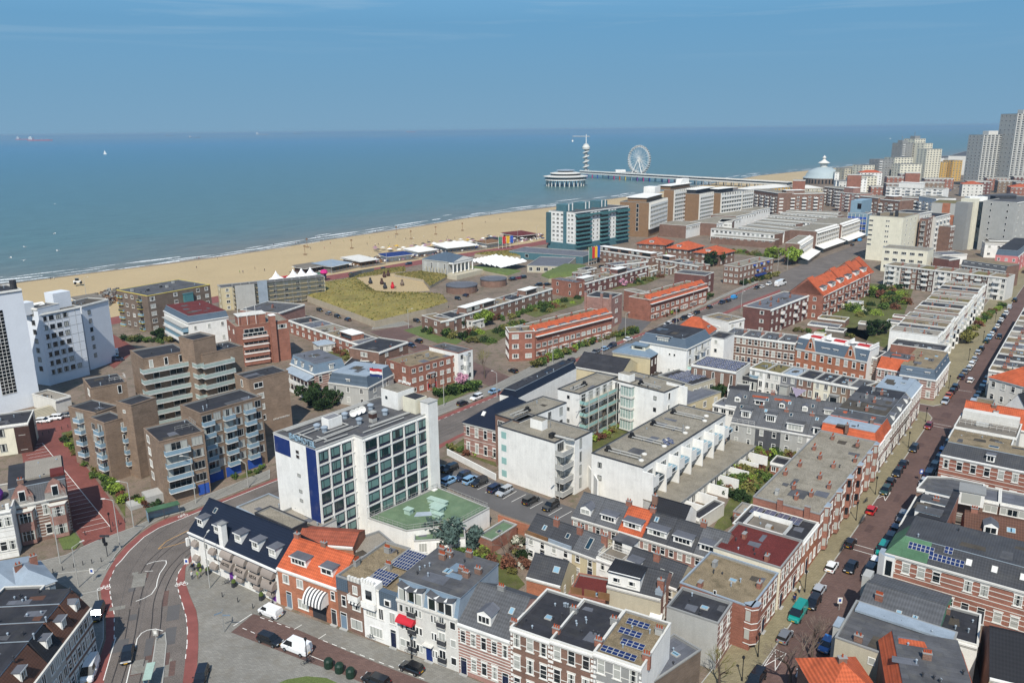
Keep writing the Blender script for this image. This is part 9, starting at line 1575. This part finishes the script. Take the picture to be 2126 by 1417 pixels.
# ------------------------------------------------------------------ more planting and beach clutter
def thicket(pts,n,where,s=2.0,mats=LM,ground='garden',mass=False):
 P=tiles_poly(pts);c=sum(P,V((0,0)))/len(P);r=random.Random(n);sheet('garden_ground',P,ground,.012)
 tb=MB()
 for i in range(n*mass):
  k=r.randrange(len(P));f=r.random()**.5*.92;p=c+(P[k].lerp(P[(k+1)%len(P)],r.random())-c)*f;m_=mats[r.randrange(len(mats))];q=s*r.uniform(.6,1.4)
  for _ in range(260):a,b,o=(Vector((r.gauss(0,1),r.gauss(0,1),r.gauss(0,1))).normalized()*w_ for w_ in(.3,.3,q*r.uniform(.5,1)));o=Vector((p.x+o.x,p.y+o.y,abs(o.z)*r.uniform(.6,1.1)));tb.poly([o-a,o-b,o+a,o+b],m_)
 if mass:return struct('garden_bushes',tb,'stuff')
 for i in range(n):k=r.randrange(len(P));f=r.random()**.5*.92;p=c+(P[k].lerp(P[(k+1)%len(P)],r.random())-c)*f;m_=mats[r.randrange(len(mats))];shrub(p,s*r.uniform(.6,1.4),m_,'%s shrub %s, %s counted'%(LN[m_],where,ORD[i]),0,r.uniform(.7,1.2),'shrubs '+where,seed=r.randrange(5))
MX=['leaf_olive','leaf_dark','leaf_red','leaf_mid','leaf_olive','leaf_bright']
thicket([(2,1560,430),(2,1780,400),(2,2126,330),(3,60,330),(2,2000,420),(2,1800,520)],20,'in the gardens behind the four-storey brick corner',2.3,MX,mass=True);thicket([(3,60,250),(3,330,160),(3,640,100),(3,560,190),(3,200,300)],16,'between the two brick rows',2.1,MX,mass=True)
thicket([(30,520,300),(30,1000,200),(30,1400,120),(30,1100,250),(30,800,300)],14,'behind the second orange roof block',2.2,MX+['blossom'],mass=True);thicket([(2,560,540),(2,700,560),(2,900,640),(2,700,650),(2,480,560)],10,'behind the blue mansard villa',1.8,MX)
thicket([(25,1250,1180),(25,1420,1240),(25,1760,1260),(25,1700,1300),(25,1280,1240)],10,'under the orange-roofed villas',2.4,MX,mass=True);thicket([(4,620,250),(4,950,60),(4,1240,100),(4,1180,260),(4,900,330)],26,'across the big garden court',2.4,MX+['blossom_white'],mass=True);thicket([(6,1100,600),(6,1420,620),(6,1560,780),(6,1450,840),(6,1200,640)],12,'behind the grey apartments',1.6,MX)
thicket([(21,560,640),(21,760,430),(21,1080,560),(21,900,740)],18,'in the court by the long brick block',1.6,MX,mass=True);thicket([(21,760,400),(21,900,260),(21,1380,340),(21,1250,400)],14,'below the white rear facade',1.5,MX,mass=True);thicket([(15,860,420),(15,930,560),(15,1200,740),(15,1228,900),(15,1120,800),(15,960,620)],14,'around the taupe complex foot',1.1,MX);thicket([(14,1300,1180),(14,1420,1120),(14,1560,1080),(14,1500,1140)],5,'in planters by the blue garages',.9,['leaf_mid'])
thicket([(26,0,720),(26,420,760),(26,540,790),(26,420,730),(26,60,690)],12,'along the estate service road',2.2,MX,mass=True);thicket([(19,1880,600),(19,2000,560),(19,2060,760),(19,1700,780),(19,1500,700)],8,'in the gap at the right edge',1.2,['leaf_olive','leaf_red'])
cb=MB();r=random.Random(21)
for _ in range(1100):
 f=r.random();a=lerp(G((10,360,1245),-3.4),G((11,260,965),-3.4),f)+V((r.uniform(-6,2),r.uniform(-3,26)));x,y,s_=a.x,a.y,r.uniform(.3,1.1);cb.box(x-s_,x+s_,y-.4,y+.4,-4,-3.2+r.uniform(0,1.2),r.choice(('wood','woodgrey','canvas_mauve','white','charcoal','dark_brick','offwhite','navy')))
for _ in range(260):a=lerp(G((1,640,240),-3.4),G((1,890,120),-3.4),r.random())+V((r.uniform(-9,9),r.uniform(-3,16)));cb.box(a.x-.8,a.x+.8,a.y-.5,a.y+.5,-4,-3+r.uniform(0,1.6),r.choice(('wood','dark_brick','woodgrey','grey')))
struct('terrace_furniture',cb,'stuff')
wb=MB();WP=[G(p)for p in((5,760,1300),(5,830,950),(5,960,720),(5,1160,560),(0,560,1020),(2,1500,1170),(3,300,760),(3,900,500),(3,1500,270),(3,2126,30))]
for a,b in zip(WP,WP[1:]):
 for o_ in(-.9,2.2):n_=(b-a).normalized();n_=V((n_.y,-n_.x))*o_;wb.tube((*(a+n_),5.8),(*(b+n_),5.8),.02,'charcoal',3,caps=False)
tag(wb.build('tram_wire'),'thin dark overhead wires above the tram tracks','wire')
pm_=MB();r=random.Random(4)
for i in range(46):
 s_=r.uniform(-35,240);c=LS(s_,r.uniform(1.8,5.4))if i%2 else G((5,r.uniform(700,1050),r.uniform(750,1350)));a_,b_=r.uniform(.4,2.6),r.uniform(.4,1.3);an=LSA if i%2 else 1.9;e=V((math.cos(an),math.sin(an)));n_=V((-e.y,e.x));pm_.poly([(*(c-e*a_-n_*b_),.017+i*.0002),(*(c+e*a_-n_*b_),.017+i*.0002),(*(c+e*a_+n_*b_),.017+i*.0002),(*(c-e*a_+n_*b_),.017+i*.0002)],r.choice(('asphalt_dark','brick_road','plaza','asphalt'))if i%2==0 else r.choice(('brick_road2','brick_road2','brick_road')))
struct('road_patches',pm_,'stuff')if mk('brick_road2','5a4742',kind='paving',var=.2)else 0
infill('between the rows below the evergreen',[(25,1300,1300),(25,1700,1400),(30,1450,60),(30,1150,30)],5,(4,6.5),10,50);infill('left of the four-storey brick corner',[(2,1560,330),(2,1700,330),(2,1800,400),(2,1640,420)],2,(3,4),7,50);infill('behind the big villa garden',[(3,320,60),(3,860,-60),(3,900,20),(3,500,90)],5,(4,6),9,50)
HAZE=.00009
# ------------------------------------------------------------------ haze
hb=MB();hb.box(-9000,12000,-1200,16000,-8,84,'white');ho=hb.build('haze');ho['kind']='stuff'
hm=bpy.data.materials.new('haze');hm.use_nodes=True;t=hm.node_tree;t.nodes.clear();o_=t.nodes.new('ShaderNodeOutputMaterial');pv=t.nodes.new('ShaderNodeVolumePrincipled')
pv.inputs['Color'].default_value=(.38,.56,.72,1);pv.inputs['Density'].default_value=HAZE;t.links.new(pv.outputs[0],o_.inputs['Volume'])
ho.data.materials.clear();ho.data.materials.append(hm)
